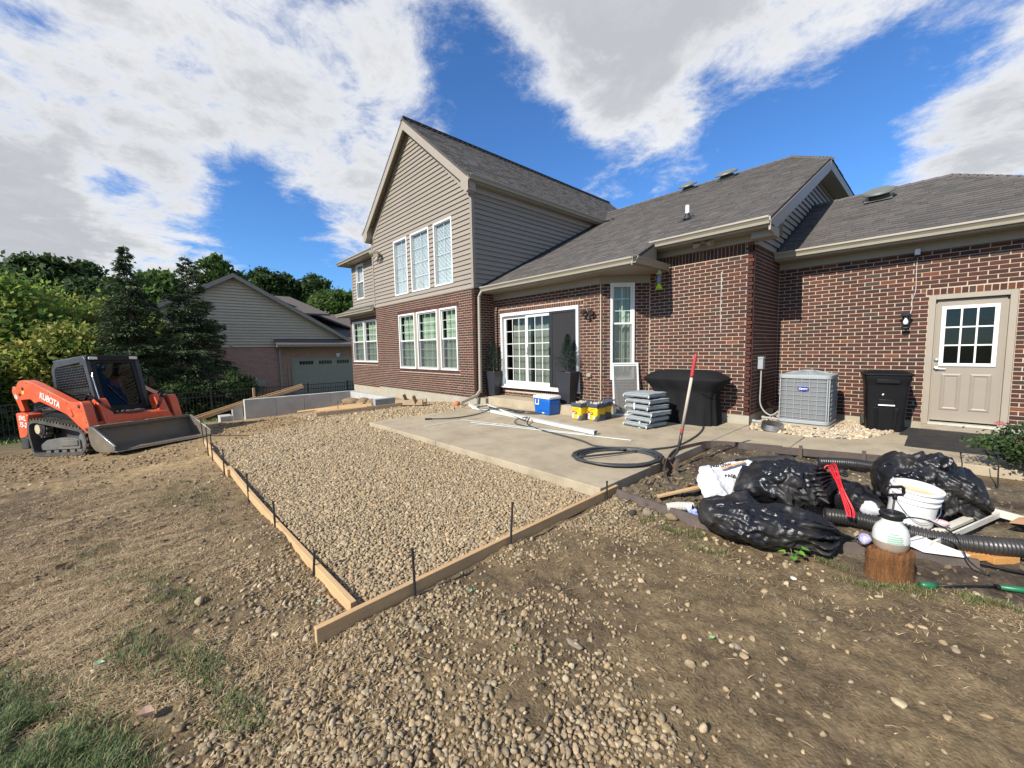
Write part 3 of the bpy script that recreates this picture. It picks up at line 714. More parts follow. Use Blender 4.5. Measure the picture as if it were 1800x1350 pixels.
# ---------- roofs
Z0 = Vector((0, 0, 0))
up5 = (0, 1, .5)
mainP = [(-8.42, 6.80, 3.09), (-3.95, 6.80, 3.09), (-3.95, 7.62, 3.50), (-2.0, 7.62, 3.50), (-2.0, 12.10, 5.74), (-3.35, 14.60, 6.99), (-9.8, 14.60, 6.99), (-9.6, 12.3, 5.84), (-8.42, 12.3, 5.84)]
roof_plane(house, mainP, (1, 0, 0), up5)
roof_plane(house, [(-2.0, 12.10, 5.74), (-2.0, 17.1, 5.74), (-3.35, 14.60, 6.99)], (0, 1, 0), (-1.35, 0, 1.25))
roof_plane(house, [(-2.33, 9.20, 3.19), (2.07, 9.20, 3.19), (-.04, 12.5, 4.84), (-2.33, 12.5, 4.84)], (1, 0, 0), up5)
roof_plane(house, [(2.07, 9.20, 3.19), (2.07, 15.8, 3.19), (-.04, 12.5, 4.84)], (0, 1, 0), (-2.11, 0, 1.65))
RZ = 8.52
roof_plane(house, [(-8.36, 6.37, 5.855), (-8.36, 17.5, 5.855), (-11.57, 17.5, RZ), (-11.57, 6.37, RZ)], (0, 1, 0), (-3.21, 0, RZ - 5.855))
roof_plane(house, [(-14.80, 6.37, 5.84), (-14.80, 17.5, 5.84), (-11.57, 17.5, RZ), (-11.57, 6.37, RZ)], (0, 1, 0), (3.23, 0, RZ - 5.84))
roof_plane(house, [(-18.35, 6.75, 5.36), (-14.70, 6.75, 5.36), (-14.70, 9.5, 6.73), (-15.6, 9.5, 6.73)], (1, 0, 0), up5)
roof_plane(house, [(-18.35, 6.75, 5.36), (-18.35, 12.2, 5.36), (-15.6, 9.5, 6.73)], (0, 1, 0), (2.75, 0, 1.37))
roof_plane(house, [(-18.35, 6.55, 3.10), (-14.60, 6.55, 3.10), (-14.60, 7.13, 3.42), (-18.0, 7.13, 3.42)], (1, 0, 0), (0, .58, .32))
bk = MB(); bk.prism([(-2.0, 17.1, 5.74), (-2.0, 21.6, 3.5), (-10, 21.6, 3.5), (-10, 14.6, 6.98), (-3.35, 14.6, 6.98)], (0, 0, -.05)); bk.prism([(-2.33, 12.5, 4.83), (-.04, 12.5, 4.83), (2.07, 15.8, 3.19), (-2.33, 15.8, 3.19)], (0, 0, -.05)); bk.build('roof', M_deck, house)
finish_shingles()
# ridge caps
M_cap = pm('ridge_cap', (.12, .108, .10), (.09, .082, .078), sc=40, rough=.93, bump=.5)
rc_ = MB()
def cap(p, q, r=.11):
    rc_ = MB()
    p = Vector(p); q = Vector(q); n = max(2, int((q - p).length / .2)); d = (q - p).normalized(); sd = d.cross(Vector((0, 0, 1))).normalized()
    for i in range(n):
        a = p + (q - p) * i / n; b = p + (q - p) * (i + 1.1) / n; t = .012
        rc_.add([a + sd*r - Vector((0,0,.055)), a + Vector((0,0,.022)), a - sd*r - Vector((0,0,.055)), b + sd*r - Vector((0,0,.068)), b + Vector((0,0,.010)), b - sd*r - Vector((0,0,.068))], [(0,1,4,3),(1,2,5,4),(0,2,1),(3,4,5)])
    stuff(rc_.build('ridge_cap', M_cap, house))
cap((-3.35, 14.6, 7.0), (-9.8, 14.6, 7.0)); cap((-11.57, 6.36, RZ + .01), (-11.57, 17.5, RZ + .01)); cap((-.04, 12.5, 4.86), (-2.3, 12.5, 4.86)); cap((2.07, 9.2, 3.21), (-.04, 12.5, 4.86)); cap((-2.0, 12.1, 5.76), (-3.35, 14.6, 7.01))

# rakes of the big gable
def rake(x0, z0, x1, z1, y, w=.21):
    P = [(x0, y, z0), (x1, y, z1), (x1, y, z1 - w * 1.25), (x0, y, z0 - w * 1.25)]
    MB().prism(P, (0, .028, 0)).build('rake_board', M_trim, house)
rake(-8.36, 5.80, -11.57, RZ - .062, 6.375); rake(-14.80, 5.785, -11.57, RZ - .062, 6.375)
for x0, z0, s in ((-8.36, 5.80, 1), (-14.80, 5.785, -1)):
    MB().prism([(x0, 6.40, z0 - .02), (PKX, 6.40, RZ - .085), (PKX, 6.40, RZ - .10), (x0, 6.40, z0 - .035)], (0, .22, 0)).build('soffit', M_trim, house)
    # frieze band under the rake and the boxed return
    MB().prism([(x0 - s * .22, 6.585, z0 - .18), (PKX, 6.585, RZ - .10), (PKX, 6.585, RZ - .30), (x0 - s * .22, 6.585, z0 - .38)], (0, .028, 0)).build('rake_frieze', M_trim, house)
    MB().prism([(x0, 6.372, z0), (x0, 6.372, z0 - .30), (x0 - s * .10, 6.372, z0 - .34), (x0 - s * .30, 6.372, z0 - .16), (x0 - s * .34, 6.372, z0 + .20)], (0, .24, 0)).build('eave_return', M_trim, house)
gutter(house, (-8.345, 6.37, 5.86), (-8.345, 12.35, 5.86), (1, 0, 0))
MB().box((-8.55, 6.62, 5.70), (-8.362, 12.6, 5.715)).build('soffit', M_trim, house)
MB().box((-8.535, 6.62, 5.55), (-8.51, 12.6, 5.698)).build('frieze_board', M_trim, house)
gutter(house, (-14.81, 6.37, 5.85), (-14.81, 7.6, 5.85), (-1, 0, 0))
# eaves of the lower roofs
gutter(house, (-8.40, 6.80, 3.10), (-3.95, 6.80, 3.10), (0, -1, 0)); gutter(house, (-3.95, 6.72, 3.10), (-3.95, 8.0, 3.10), (1, 0, 0))
MB().box((-8.54, 6.80, 2.965), (-3.95, 8.03, 2.985)).build('soffit', M_trim, house)
MB().box((-8.54, 7.27, 2.80), (-5.035, 7.298, 2.962)).build('frieze_board', M_trim, house)
MB().prism([(-5.03, 7.27, 2.80), (-5.03, 7.30, 2.80), (-4.30, 8.03, 2.80), (-4.28, 8.01, 2.80)], (0, 0, .162)).build('frieze_board', M_trim, house)
MB().prism([(-3.955, 6.82, 3.09), (-3.955, 7.64, 3.09), (-3.955, 7.64, 3.49)], (-.03, 0, 0)).build('cheek_board', M_siding, house)
gutter(house, (-4.05, 7.62, 3.51), (-2.0, 7.62, 3.51), (0, -1, 0))
MB().box((-4.3, 7.62, 3.375), (-1.99, 8.025, 3.395)).build('soffit', M_trim, house)
MB().box((-4.30, 7.99, 3.255), (-2.36, 8.028, 3.374)).build('frieze_board', M_trim, house)
# rake of the right-hand gable end and its clipped top
MB().prism([(-1.99, 7.60, 3.45), (-1.99, 12.12, 5.70), (-1.99, 12.12, 5.48), (-1.99, 8.0, 3.42), (-1.99, 7.78, 3.27), (-1.99, 7.60, 3.30)], (-.03, 0, 0)).build('rake_board', M_trim, house)
MB().prism([(-2.33, 8.0, 3.41), (-2.33, 12.14, 5.48), (-2.33, 12.14, 5.50), (-2.33, 8.0, 3.43)], (.34, 0, 0)).build('soffit', M_trim, house)
MB().box((-2.02, 12.125, 5.50), (-1.985, 17.1, 5.70)).build('fascia', M_trim, house)
MB().box((-2.33, 12.13, 5.49), (-2.02, 17.1, 5.51)).build('soffit', M_trim, house)
MB().prism([(-2.33, 7.80, 3.10 + .15), (-2.33, 8.10, 3.25), (-2.33, 8.10, 3.40), (-2.33, 7.80, 3.40)], (.34, 0, 0)).build('eave_return', M_trim, house)
MB().prism([(-2.31, 8.05, 3.32), (-2.31, 12.2, 5.40), (-2.31, 12.2, 5.49), (-2.31, 8.05, 3.41)], (.018, 0, 0)).build('rake_frieze', M_trim, house)
gv = MB(); gv.box((-2.315, 9.40, 3.62), (-2.29, 9.56, 3.82))
for i in range(5): gv.obox((-2.285, 9.48, 3.65 + i * .035), (.02, .13, .006), (0, .6, 0))
gv.build('gable_vent', M_trim, house)
gutter(house, (-2.31, 9.20, 3.20), (2.10, 9.20, 3.20), (0, -1, 0))
MB().box((-2.33, 9.20, 3.065), (2.0, 9.595, 3.08)).build('soffit', M_trim, house)
MB().box((-2.32, 9.56, 2.925), (2.0, 9.596, 3.064)).build('frieze_board', M_trim, house)
fl = MB(); fl.prism([(-2.322, 9.25, 3.20), (-2.322, 12.5, 4.85), (-2.322, 12.5, 4.92), (-2.322, 9.25, 3.27)], (.03, 0, 0)); fl.build('flashing', M_black, house)
fl = MB(); fl.prism([(-8.54, 6.86, 3.12), (-8.54, 12.3, 5.84), (-8.54, 12.3, 5.90), (-8.54, 6.86, 3.18)], (.03, 0, 0)); fl.build('flashing', M_black, house)
MB().bar((-8.25, 12.32, 5.90), (-8.02, 12.05, 5.80), .12, .02).build('flashing', M_metal, house)
MB().bar((-8.10, 12.42, 5.95), (-7.90, 12.15, 5.86), .10, .02).build('flashing', M_metal, house)
# wing eaves
gutter(house, (-18.35, 6.75, 5.37), (-14.62, 6.75, 5.37), (0, -1, 0)); gutter(house, (-18.36, 6.65, 5.37), (-18.36, 12.0, 5.37), (-1, 0, 0)); MB().box((-18.34, 6.76, 5.24), (-14.6, 7.15, 5.26)).build('soffit', M_trim, house)
MB().box((-18.34, 7.15, 5.24), (-17.95, 12, 5.26)).build('soffit', M_trim, house)
gutter(house, (-18.35, 6.55, 3.11), (-14.62, 6.55, 3.11), (0, -1, 0)); MB().box((-18.34, 6.56, 2.98), (-14.6, 6.95, 3.0)).build('soffit', M_trim, house)
MB().box((-17.95, 6.92, 2.885), (-14.58, 6.948, 2.98)).build('frieze_board', M_trim, house); MB().box((-17.95, 6.952, 2.885), (-14.58, 7.3, 3.40)).build('side_wall', M_siding, house)
MB().prism([(-18.35, 6.56, 3.0), (-18.35, 7.1, 3.0), (-18.35, 7.1, 3.36), (-18.35, 6.56, 3.06)], (.03, 0, 0)).build('cheek_board', M_trim, house)

# downspouts
ds = MB()
def dspout(pts, w=.075, d=.055):
    for a, b in zip(pts, pts[1:]): ds.bar(a, b, w if abs(Vector(b).z - Vector(a).z) > .3 else d, d, up=(0, 1, 0) if abs((Vector(b) - Vector(a)).normalized().z) > .8 else (0, 0, 1))
dspout([(-8.40, 6.76, 3.0), (-8.44, 6.70, 2.86), (-8.44, 6.66, .30)])
ds.build('downspout', M_gutter, house)
el = MB(); el.bar((-8.44, 6.66, .36), (-8.47, 6.52, .20), .08, .06); el.bar((-8.46, 6.56, .23), (-8.56, 6.10, .075), .09, .065); el.build('downspout_elbow', M_gutter, house)
MB().bar((-4.0, 7.58, 3.40), (-4.0, 7.58, 3.11), .085, .06, up=(0, 1, 0)).build('downspout', M_gutter, house)

# roof vents and stack
def pt_on_main(x, y): return Vector((x, y, 3.5 + .5 * (y - 7.62)))
vp = thing('vent_pipe', 'short white plastic vent pipe with black boot on the middle roof slope', 'vent pipe', pt_on_main(-4.0, 9.1))
MB().lathe([(.045, -.05), (.045, .30), (.038, .30), (.038, .05)], 16).build('pipe', M_white, vp, angle=40)
bt = MB(); bt.lathe([(.10, .0), (.05, .11), (.048, .13)], 16); bt.obox((0, -.02, 0), (.30, .34, .012), (math.atan(.5), 0, 0)); bt.build('boot', M_black, vp)
def slant_vent(x, y, z, slope, s, label):
    v = thing('roof_vent', label, 'roof vent', (x, y, z + .02), rot=(math.atan(slope), 0, 0), group='low grey vents on the roof slopes')
    m_ = pm('vent_paint', (.13, .14, .13), (.11, .12, .11), rough=.5)
    mb = MB(); mb.lathe([(.20*s, 0), (.22*s, .05), (.16*s, .07), (.16*s, .10)], 20); mb.box((-.28*s, -.28*s, -.008), (.28*s, .28*s, .004)); mb.build('base', m_, v)
    mb = MB(); mb.lathe([(.33*s, .10), (.345*s, .12), (.32*s, .155), (.22*s, .185), (.02*s, .195)], 28); mb.build('hood', m_, v, angle=35)
    return v
slant_vent(-6.18, 14.1, 6.76, .5, .85, 'left of the two small vents near the middle ridge')
slant_vent(-4.96, 14.1, 6.76, .5, .95, 'right of the two small vents near the middle ridge')
gvv = slant_vent(-1.09, 11.75, 4.49, .5, .80, 'large domed grey vent on the low roof above the garage wall')
# ================================================================== GROUND
def axis(segs):
    out = [segs[0][0]]
    for a, b, st in segs:
        n = max(1, int(round((b - a) / st))); out += [a + (b - a) * (i + 1) / n for i in range(n)]
    return np.array(out)
GX = axis([(-420, -60, 30), (-60, -22, 2), (-22, -11, .22), (-11, -6, .06), (-6, 2.2, .032), (2.2, 8, .4), (8, 60, 6), (60, 300, 40)])
GY = axis([(-300, -40, 30), (-40, -6, 2), (-6, -2.2, .2), (-2.2, 5.8, .032), (5.8, 8, .12), (8, 20, 1.2), (20, 80, 6), (80, 500, 60)])
XX, YY = np.meshgrid(GX, GY)
ZZ = gz(XX, YY)
def smooth01(v, a, b): t = np.clip((v - a) / (b - a), 0, 1); return t * t * (3 - 2 * t)
def in_form(x, y):
    """1 inside the gravel bed: between the form boards, the patio and the house"""
    a = smooth01(x, -10.3, -9.6) * smooth01(-x, 2.30, 2.36) * smooth01(y, .84, .90) * smooth01(-y, -3.6, -3.35)
    edge = -12.9 + .55 * (y - 3.3) + 1.1 * (fbm(x * .9, y * .9, 5) - .5)
    b = smooth01(x - edge, 0, .6) * smooth01(-x, 8.0, 8.1) * smooth01(y, 3.0, 3.2) * smooth01(-y, -6.6, -6.5)
    c = smooth01(x, -11.2 , -9.8) * smooth01(-x, 9.6, 9.7) * smooth01(y, 1.4, 1.9) * smooth01(-y, -3.6, -3.35)
    return np.maximum(np.maximum(a, b), c)
def under_slab(x, y):
    a = (x > -8.1) & (x < -2.25) & (y > 3.36) & (y < 8.1); b = (x > -2.4) & (y > 6.4) & (y < 9.7); return a | b
def mound(x, y):       # the dug-up soil beside the patio corner and round the rubble
    return np.exp(-((x + 1.95) ** 2 / .16 + (y - 3.95) ** 2 / .22)) * .085 + np.exp(-((x + 2.0) ** 2 / .05 + (y - 3.45) ** 2 / .05)) * .03
BED = lambda x, y: smooth01(x, -2.3, -2.2) * smooth01(y, 3.45, 3.75) * smooth01(-y, -7.0, -6.6)
fine = np.exp(-np.maximum(0, np.hypot(XX, YY - 2) - 9) / 5)
frm = in_form(XX, YY)
bump_ = (fbm(XX * 1.3, YY * 1.3, 1) - .5) * .07 + (fbm(XX * 5, YY * 5, 2) - .5) * .035 + (fbm(XX * 15, YY * 15, 3, 2) - .5) * .034
ridge = np.abs(fbm(XX * 9, YY * 9, 9, 3) - .5); bump_ += -.035 * np.clip(.12 - ridge, 0, 1) * 2
bedm = BED(XX, YY)
ZZ = ZZ + bump_ * fine * (1 - .8 * frm) + bedm * (fbm(XX * 12, YY * 12, 21, 4) - .45) * .05 * fine + mound(XX, YY) * (1 + 2.2 * (fbm(XX * 14, YY * 14, 22, 3) - .5))
ZZ = np.where(under_slab(XX, YY), np.minimum(ZZ, -.12), ZZ)
# relief beyond the yard: a wooded rise to the west
rise = smooth01(-XX, 34, 75); ZZ = ZZ + rise * (6.5 + 1.5 * fbm(XX * .03, YY * .03, 4)) * smooth01(-YY, -40, 10)
def zone_col(x, y, z):
    n1 = fbm(x * .8, y * .8, 31); n2 = fbm(x * 3.1, y * 3.1, 32); n3 = fbm(x * 14, y * 14, 33, 3)
    dirt = np.array((.185, .137, .078)); dark = np.array((.105, .077, .048)); straw = np.array((.40, .29, .155)); grav = np.array((.22, .168, .108)); soil = np.array((.062, .046, .034)); green = np.array((.070, .098, .032)); red = np.array((.20, .125, .072)); bed = np.array((.15, .122, .085))
    def mix(c, d, k): return c * (1 - k[..., None]) + d * k[..., None]
    c = np.broadcast_to(dirt, x.shape + (3,)).copy()
    c = mix(c, dark, smooth01(n2, .48, .72) * .6)
    west = smooth01(-x, 5.5, 9.5) * smooth01(y, -3.5, 1)
    c = mix(c, straw, np.clip(west * (.35 + .9 * n1), 0, 1) * .9)
    c = mix(c, dark, smooth01(-x, 5.0, 7) * smooth01(x, -11, -8.5) * smooth01(-y, -.1, .9) * smooth01(n2, .35, .6) * .7)
    c = mix(c, red, smooth01(-x, 2.6, 3.2) * smooth01(x, -6, -4.6) * smooth01(-y, .0, .5) * smooth01(n2, .45, .6) * .7)
    c = mix(c, green, smooth01(-x, 1.9, 2.4) * smooth01(-y, .05, .5) * smooth01(x, -3.9, -3.0) * .7)
    c = mix(c, bed, BED(x, y)); c = mix(c, soil, BED(x, y) * smooth01(n2, .42, .6) * .85)
    md = np.clip(mound(x, y) * 25, 0, 1); c = mix(c, np.array((.12, .095, .06)), md)
    c = mix(c, grav * .62, in_form(x, y))
    far = smooth01(-x, 17, 21); c = mix(c, np.array((.10, .13, .045)), far)
    far2 = smooth01(np.hypot(x, y), 26, 40); c = mix(c, np.array((.09, .12, .045)), far2)
    return c * (.62 + .76 * n3)[..., None]
CC = zone_col(XX, YY, ZZ)
nx, ny = len(GX), len(GY); idx = np.arange(nx * ny).reshape(ny, nx)
gf = np.stack([idx[:-1, :-1], idx[:-1, 1:], idx[1:, 1:], idx[1:, :-1]], -1).reshape(-1, 4)
M_ground = pm('bare_ground', (1.12, 1.12, 1.10), (.50, .48, .46), sc=34, rough=.96, bump=1.0, bsc=70, attr=True, detail=9, spec=.2)
gme = npmesh('ground', np.stack([XX, YY, ZZ], -1).reshape(-1, 3), gf, M_ground, CC.reshape(-1, 3), smooth=True)
ground = struct(link('ground', gme))
def hz(x, y):
    """height of the finished ground surface"""
    i = np.clip(np.searchsorted(GX, x) - 1, 0, nx - 2); j = np.clip(np.searchsorted(GY, y) - 1, 0, ny - 2)
    fx = (x - GX[i]) / (GX[i + 1] - GX[i]); fy = (y - GY[j]) / (GY[j + 1] - GY[j])
    return (ZZ[j, i] * (1 - fx) + ZZ[j, i + 1] * fx) * (1 - fy) + (ZZ[j + 1, i] * (1 - fx) + ZZ[j + 1, i + 1] * fx) * fy
def hzf(x, y): return float(hz(np.array([x]), np.array([y]))[0])

# ------------------------------------------------------------------ loose stones: geometry-node points
def stone_cloud(name, P, S, tint, mat, seed=1, sub=2, flat=.62, nvar=7, soft=True):
    """P (n,3) positions, S (n,3) sizes, tint (n,3)"""
    me = bpy.data.meshes.new(name); me.vertices.add(len(P)); me.vertices.foreach_set('co', np.ascontiguousarray(P, np.float32).ravel())
    rg = np.random.default_rng(seed); n = len(P)
    def att(nm, ty, arr, fld): a = me.attributes.new(nm, ty, 'POINT'); a.data.foreach_set(fld, np.ascontiguousarray(arr).ravel())
    rot = np.stack([rg.normal(0, .5, n), rg.normal(0, .5, n), rg.uniform(0, 6.28, n)], -1).astype(np.float32)
    att('rot', 'FLOAT_VECTOR', rot, 'vector'); att('scl', 'FLOAT_VECTOR', S.astype(np.float32), 'vector'); att('tint', 'FLOAT_VECTOR', tint.astype(np.float32), 'vector')
    att('vid', 'INT', rg.integers(0, nvar, n).astype(np.int32), 'value')
    o = bpy.data.objects.new(name, me); COL.objects.link(o)
    ng = bpy.data.node_groups.new(name, 'GeometryNodeTree'); ng.interface.new_socket('Geometry', in_out='INPUT', socket_type='NodeSocketGeometry'); ng.interface.new_socket('Geometry', in_out='OUTPUT', socket_type='NodeSocketGeometry')
    gi = ng.nodes.new('NodeGroupInput'); go = ng.nodes.new('NodeGroupOutput'); l = ng.links.new; jn = ng.nodes.new('GeometryNodeJoinGeometry')
    for k in range(nvar):
        ico = ng.nodes.new('GeometryNodeMeshIcoSphere'); ico.inputs['Radius'].default_value = 1; ico.inputs['Subdivisions'].default_value = sub
        sp = ng.nodes.new('GeometryNodeSetPosition'); ps = ng.nodes.new('GeometryNodeInputPosition'); ad = ng.nodes.new('ShaderNodeVectorMath'); ad.operation = 'ADD'; ad.inputs[1].default_value = (k * 7.3, k * 3.1, k * 1.7)
        tn = ng.nodes.new('ShaderNodeTexNoise'); tn.inputs['Scale'].default_value = .75; tn.inputs['Detail'].default_value = 1.5
        l(ps.outputs[0], ad.inputs[0]); l(ad.outputs[0], tn.inputs['Vector'])
        sb = ng.nodes.new('ShaderNodeVectorMath'); sb.operation = 'SUBTRACT'; sb.inputs[1].default_value = (.5, .5, .5); l(tn.outputs['Color'], sb.inputs[0])
        sc_ = ng.nodes.new('ShaderNodeVectorMath'); sc_.operation = 'SCALE'; sc_.inputs['Scale'].default_value = 1.5; l(sb.outputs[0], sc_.inputs[0]); l(sc_.outputs[0], sp.inputs['Offset']); l(ico.outputs[0], sp.inputs[0])
        ss = ng.nodes.new('GeometryNodeSetShadeSmooth'); l(sp.outputs[0], ss.inputs[0]); ss.inputs['Shade Smooth'].default_value = soft; sm = ng.nodes.new('GeometryNodeSetMaterial'); sm.inputs['Material'].default_value = mat; l(ss.outputs[0], sm.inputs[0])
        gt = ng.nodes.new('GeometryNodeGeometryToInstance'); l(sm.outputs[0], gt.inputs[0]); l(gt.outputs[0], jn.inputs[0])
    ip = ng.nodes.new('GeometryNodeInstanceOnPoints'); l(gi.outputs[0], ip.inputs['Points']); l(jn.outputs[0], ip.inputs['Instance']); ip.inputs['Pick Instance'].default_value = True
    for nm, ty, sk in (('vid', 'INT', 'Instance Index'), ('rot', 'FLOAT_VECTOR', 'Rotation'), ('scl', 'FLOAT_VECTOR', 'Scale')):
        na = ng.nodes.new('GeometryNodeInputNamedAttribute'); na.data_type = ty; na.inputs[0].default_value = nm; l(na.outputs[0], ip.inputs[sk])
    l(ip.outputs[0], go.inputs[0]); md = o.modifiers.new('stones', 'NODES'); md.node_group = ng
    stuff(o); return o
def stone_mat(name, rough=.8, bump=.35):
    mt, t, b = new_mat(name); l = t.links.new
    at = t.nodes.new('ShaderNodeAttribute'); at.attribute_type = 'INSTANCER'; at.attribute_name = 'tint'
    co = t.nodes.new('ShaderNodeTexCoord'); nz = t.nodes.new('ShaderNodeTexNoise'); nz.inputs['Scale'].default_value = 2.2; nz.inputs['Detail'].default_value = 5; l(co.outputs['Object'], nz.inputs['Vector'])
    mr = t.nodes.new('ShaderNodeMapRange'); mr.inputs[1].default_value = .3; mr.inputs[2].default_value = .7; mr.inputs[3].default_value = .78; mr.inputs[4].default_value = 1.15; l(nz.outputs['Fac'], mr.inputs[0])
    mx = t.nodes.new('ShaderNodeVectorMath'); mx.operation = 'SCALE'; l(at.outputs['Color'], mx.inputs[0]); l(mr.outputs[0], mx.inputs['Scale']); l(mx.outputs[0], b.inputs['Base Color']); b.inputs['Roughness'].default_value = rough; b.inputs['Specular IOR Level'].default_value = .3
    return mt
M_stone = stone_mat('pebble')
PAL = np.array([(.335,.245,.140),(.285,.21,.120),(.375,.285,.172),(.24,.18,.105),(.30,.24,.155),(.20,.155,.095),(.345,.24,.13),(.38,.315,.21),(.22,.18,.13)])
def tints(n, rg, k=1.0, p=None):
    t = PAL[rg.choice(len(PAL), n, p=p)] * k; t = t * .7 + t.mean(0) * .3; return t * rg.uniform(.78, 1.15, (n, 1))
def jitter_grid(x0, x1, y0, y1, st, rg):
    gx = np.arange(x0, x1, st); gy = np.arange(y0, y1, st); a, b = np.meshgrid(gx, gy); a = a.ravel() + rg.uniform(-.48, .48, a.size) * st; b = b.ravel() + rg.uniform(-.48, .48, b.size) * st; return a, b
rg = np.random.default_rng(5)
Ps, Ss, Ts = [], [], []; GK = 1.12
def addst(x, y, r0, r1, k=1.0, sink=.25, layers=0, zoff=0):
    n = len(x); r = rg.uniform(r0, r1, n) * np.exp(rg.normal(0, .20, n)) * np.where(rg.random(n) < .05, 1.4, 1) * .97; S = np.stack([r * rg.uniform(.9, 1.35, n), r * rg.uniform(.75, 1.0, n), r * rg.uniform(.5, .8, n)], -1)
    z = hz(x, y) + S[:, 2] * (1 - sink * 2) + zoff + (rg.uniform(0, layers, n) if layers else 0)
    Ps.append(np.stack([x, y, z], -1)); Ss.append(S); Ts.append(tints(n, rg, k * GK))
for (x0, x1, st, r0, r1) in ((-4.2, -2.35, .0188, .0100, .0146), (-6.5, -4.2, .0212, .0115, .0165), (-9.0, -6.5, .026, .0145, .0205), (-10.6, -9.0, .032, .018, .0245)):
    for lay in (0, 1):
        x, y = jitter_grid(x0, x1, .88, 3.38, st * (1.0 if lay == 0 else 1.25), rg); k = in_form(x, y) > rg.uniform(.3, .7, len(x)); k &= ~((x > -8.05) & (y > 3.36)); x, y = x[k], y[k]
        addst(x, y, r0, r1, 1.0 if lay else .88, .25, 0, .006 + lay * .011)
x, y = jitter_grid(-12.9, -8.06, 2.9, 6.6, .036, rg); k = in_form(x, y) > rg.uniform(.25, .85, len(x)); k &= ~((y < 3.38) & (x > -10.4)); addst(x[k], y[k], .019, .028, 1.02, .2, .014)
# outside the boards: a spill of pebbles that thins towards the lawn and the bare dirt
x, y = jitter_grid(-4.6, 1.2, -.6, 3.6, .0205, rg)
nz1 = fbm(x * 1.7, y * 1.7, 71, 4); nz2 = fbm(x * 6, y * 6, 72, 3)
d_board = x + 2.28
dens = np.where(y > .86, np.exp(-np.maximum(0, d_board) / .60), np.exp(-np.maximum(0, .80 - y) / .30) * .95) * .95
fw = x * -.73 + y * .677; lt = x * .68 + y * .73        # strip that crosses the bottom of the view
dens = np.maximum(dens, smooth01(-fw, -2.25, -1.55) * smooth01(-lt, -.85, -.35) * smooth01(lt, -1.6, -1.2) * .9)
dens *= np.maximum(smooth01(-lt, -1.35, -.55) * .85 + .15, smooth01(-x, 1.35, 1.75))
dens = dens * smooth01(nz1 * .6 + nz2 * .4, .30, .54) * 1.2
dens *= 1 - .9 * smooth01(-x, 2.7, 4.2) * 1.0
inf = in_form(x, y) > .2; inbd = BED(x, y) > .3
k = (rg.random(len(x)) < dens * .85) & ~inf & ~inbd & ~((x < -2.25) & (y > .80)); addst(x[k], y[k], .0078, .0138, .86, .32)
# sparse stones everywhere on the dirt
for (x0, x1, y0, y1, st, pr, r0, r1) in ((-2.2, 1.4, .2, 3.7, .05, .14, .007, .015), (-1.6, 1.2, .4, 3.7, .12, .24, .013, .022), (-9, -2.3, -1.2, .84, .05, .07, .008, .015), (-7, -2.4, .40, .84, .035, .22, .008, .015), (-14, -9, -2, 3, .12, .2, .015, .03), (-2.2, 1.2, 3.8, 6.4, .06, .2, .008, .018)):
    x, y = jitter_grid(x0, x1, y0, y1, st, rg); q = fbm(x * 2.2, y * 2.2, 75, 3); k = (rg.random(len(x)) < pr * smooth01(q, .35, .6)) & (in_form(x, y) < .2) & ~under_slab(x, y); addst(x[k], y[k], r0, r1, 1.05, .3)
# heaps: gravel pushed against the house wall and a few clods of earth
stone_cloud('pebbles', np.concatenate(Ps), np.concatenate(Ss), np.concatenate(Ts), M_stone, 3)
# clods of earth
Ps, Ss, Ts = [], [], []
PALs = PAL; PAL = np.array([(.135, .105, .068), (.10, .078, .052), (.16, .12, .075), (.075, .058, .04)])
x, y = jitter_grid(-2.3, -1.5, 3.4, 4.6, .034, rg); k = rg.random(len(x)) < .75 * np.clip(mound(x, y) * 22, 0, 1); addst(x[k], y[k], .008, .030, 1.0, .3)
x, y = jitter_grid(-2.25, .9, 3.7, 6.3, .06, rg); k = rg.random(len(x)) < .30; addst(x[k], y[k], .006, .020, 1.0, .3)
x, y = jitter_grid(-2.0, 1.3, .3, 3.7, .045, rg); k = rg.random(len(x)) < .16 * smooth01(fbm(x * 2, y * 2, 80, 3), .4, .6); addst(x[k], y[k], .004, .014, 1.1, .35)
x, y = jitter_grid(-9, -2.3, -1.8, .8, .055, rg); k = rg.random(len(x)) < .35 * smooth01(fbm(x * 1.5, y * 1.5, 81, 3), .38, .6); addst(x[k], y[k], .006, .020, 1.1, .35)
for (x0, x1, y0, y1, st, pr) in ((-2.25, 1.2, .2, 3.7, .018, .55), (-4.5, -2.3, -.7, .8, .022, .35), (-8, -4.5, -1, .8, .035, .4)):
    x, y = jitter_grid(x0, x1, y0, y1, st, rg); k = (rg.random(len(x)) < pr * smooth01(fbm(x * 4, y * 4, 83, 3), .34, .66)) & (in_form(x, y) < .3); addst(x[k], y[k], .0020, .0055, 1.0, .2)
x, y = jitter_grid(-15, -9, -2.5, 5.5, .075, rg); k = (rg.random(len(x)) < .6 * smooth01(fbm(x * 1.2, y * 1.2, 82, 3), .4, .6)) & (in_form(x, y) < .2); Tn = len(Ts); addst(x[k], y[k], .008, .030, .9, .35); Ts[-1] = Ts[-1] * np.array((2.0, 1.75, 1.5))
stone_cloud('earth_clods', np.concatenate(Ps), np.concatenate(Ss), np.concatenate(Ts), M_stone, 8, sub=1, soft=False)
PAL = PALs

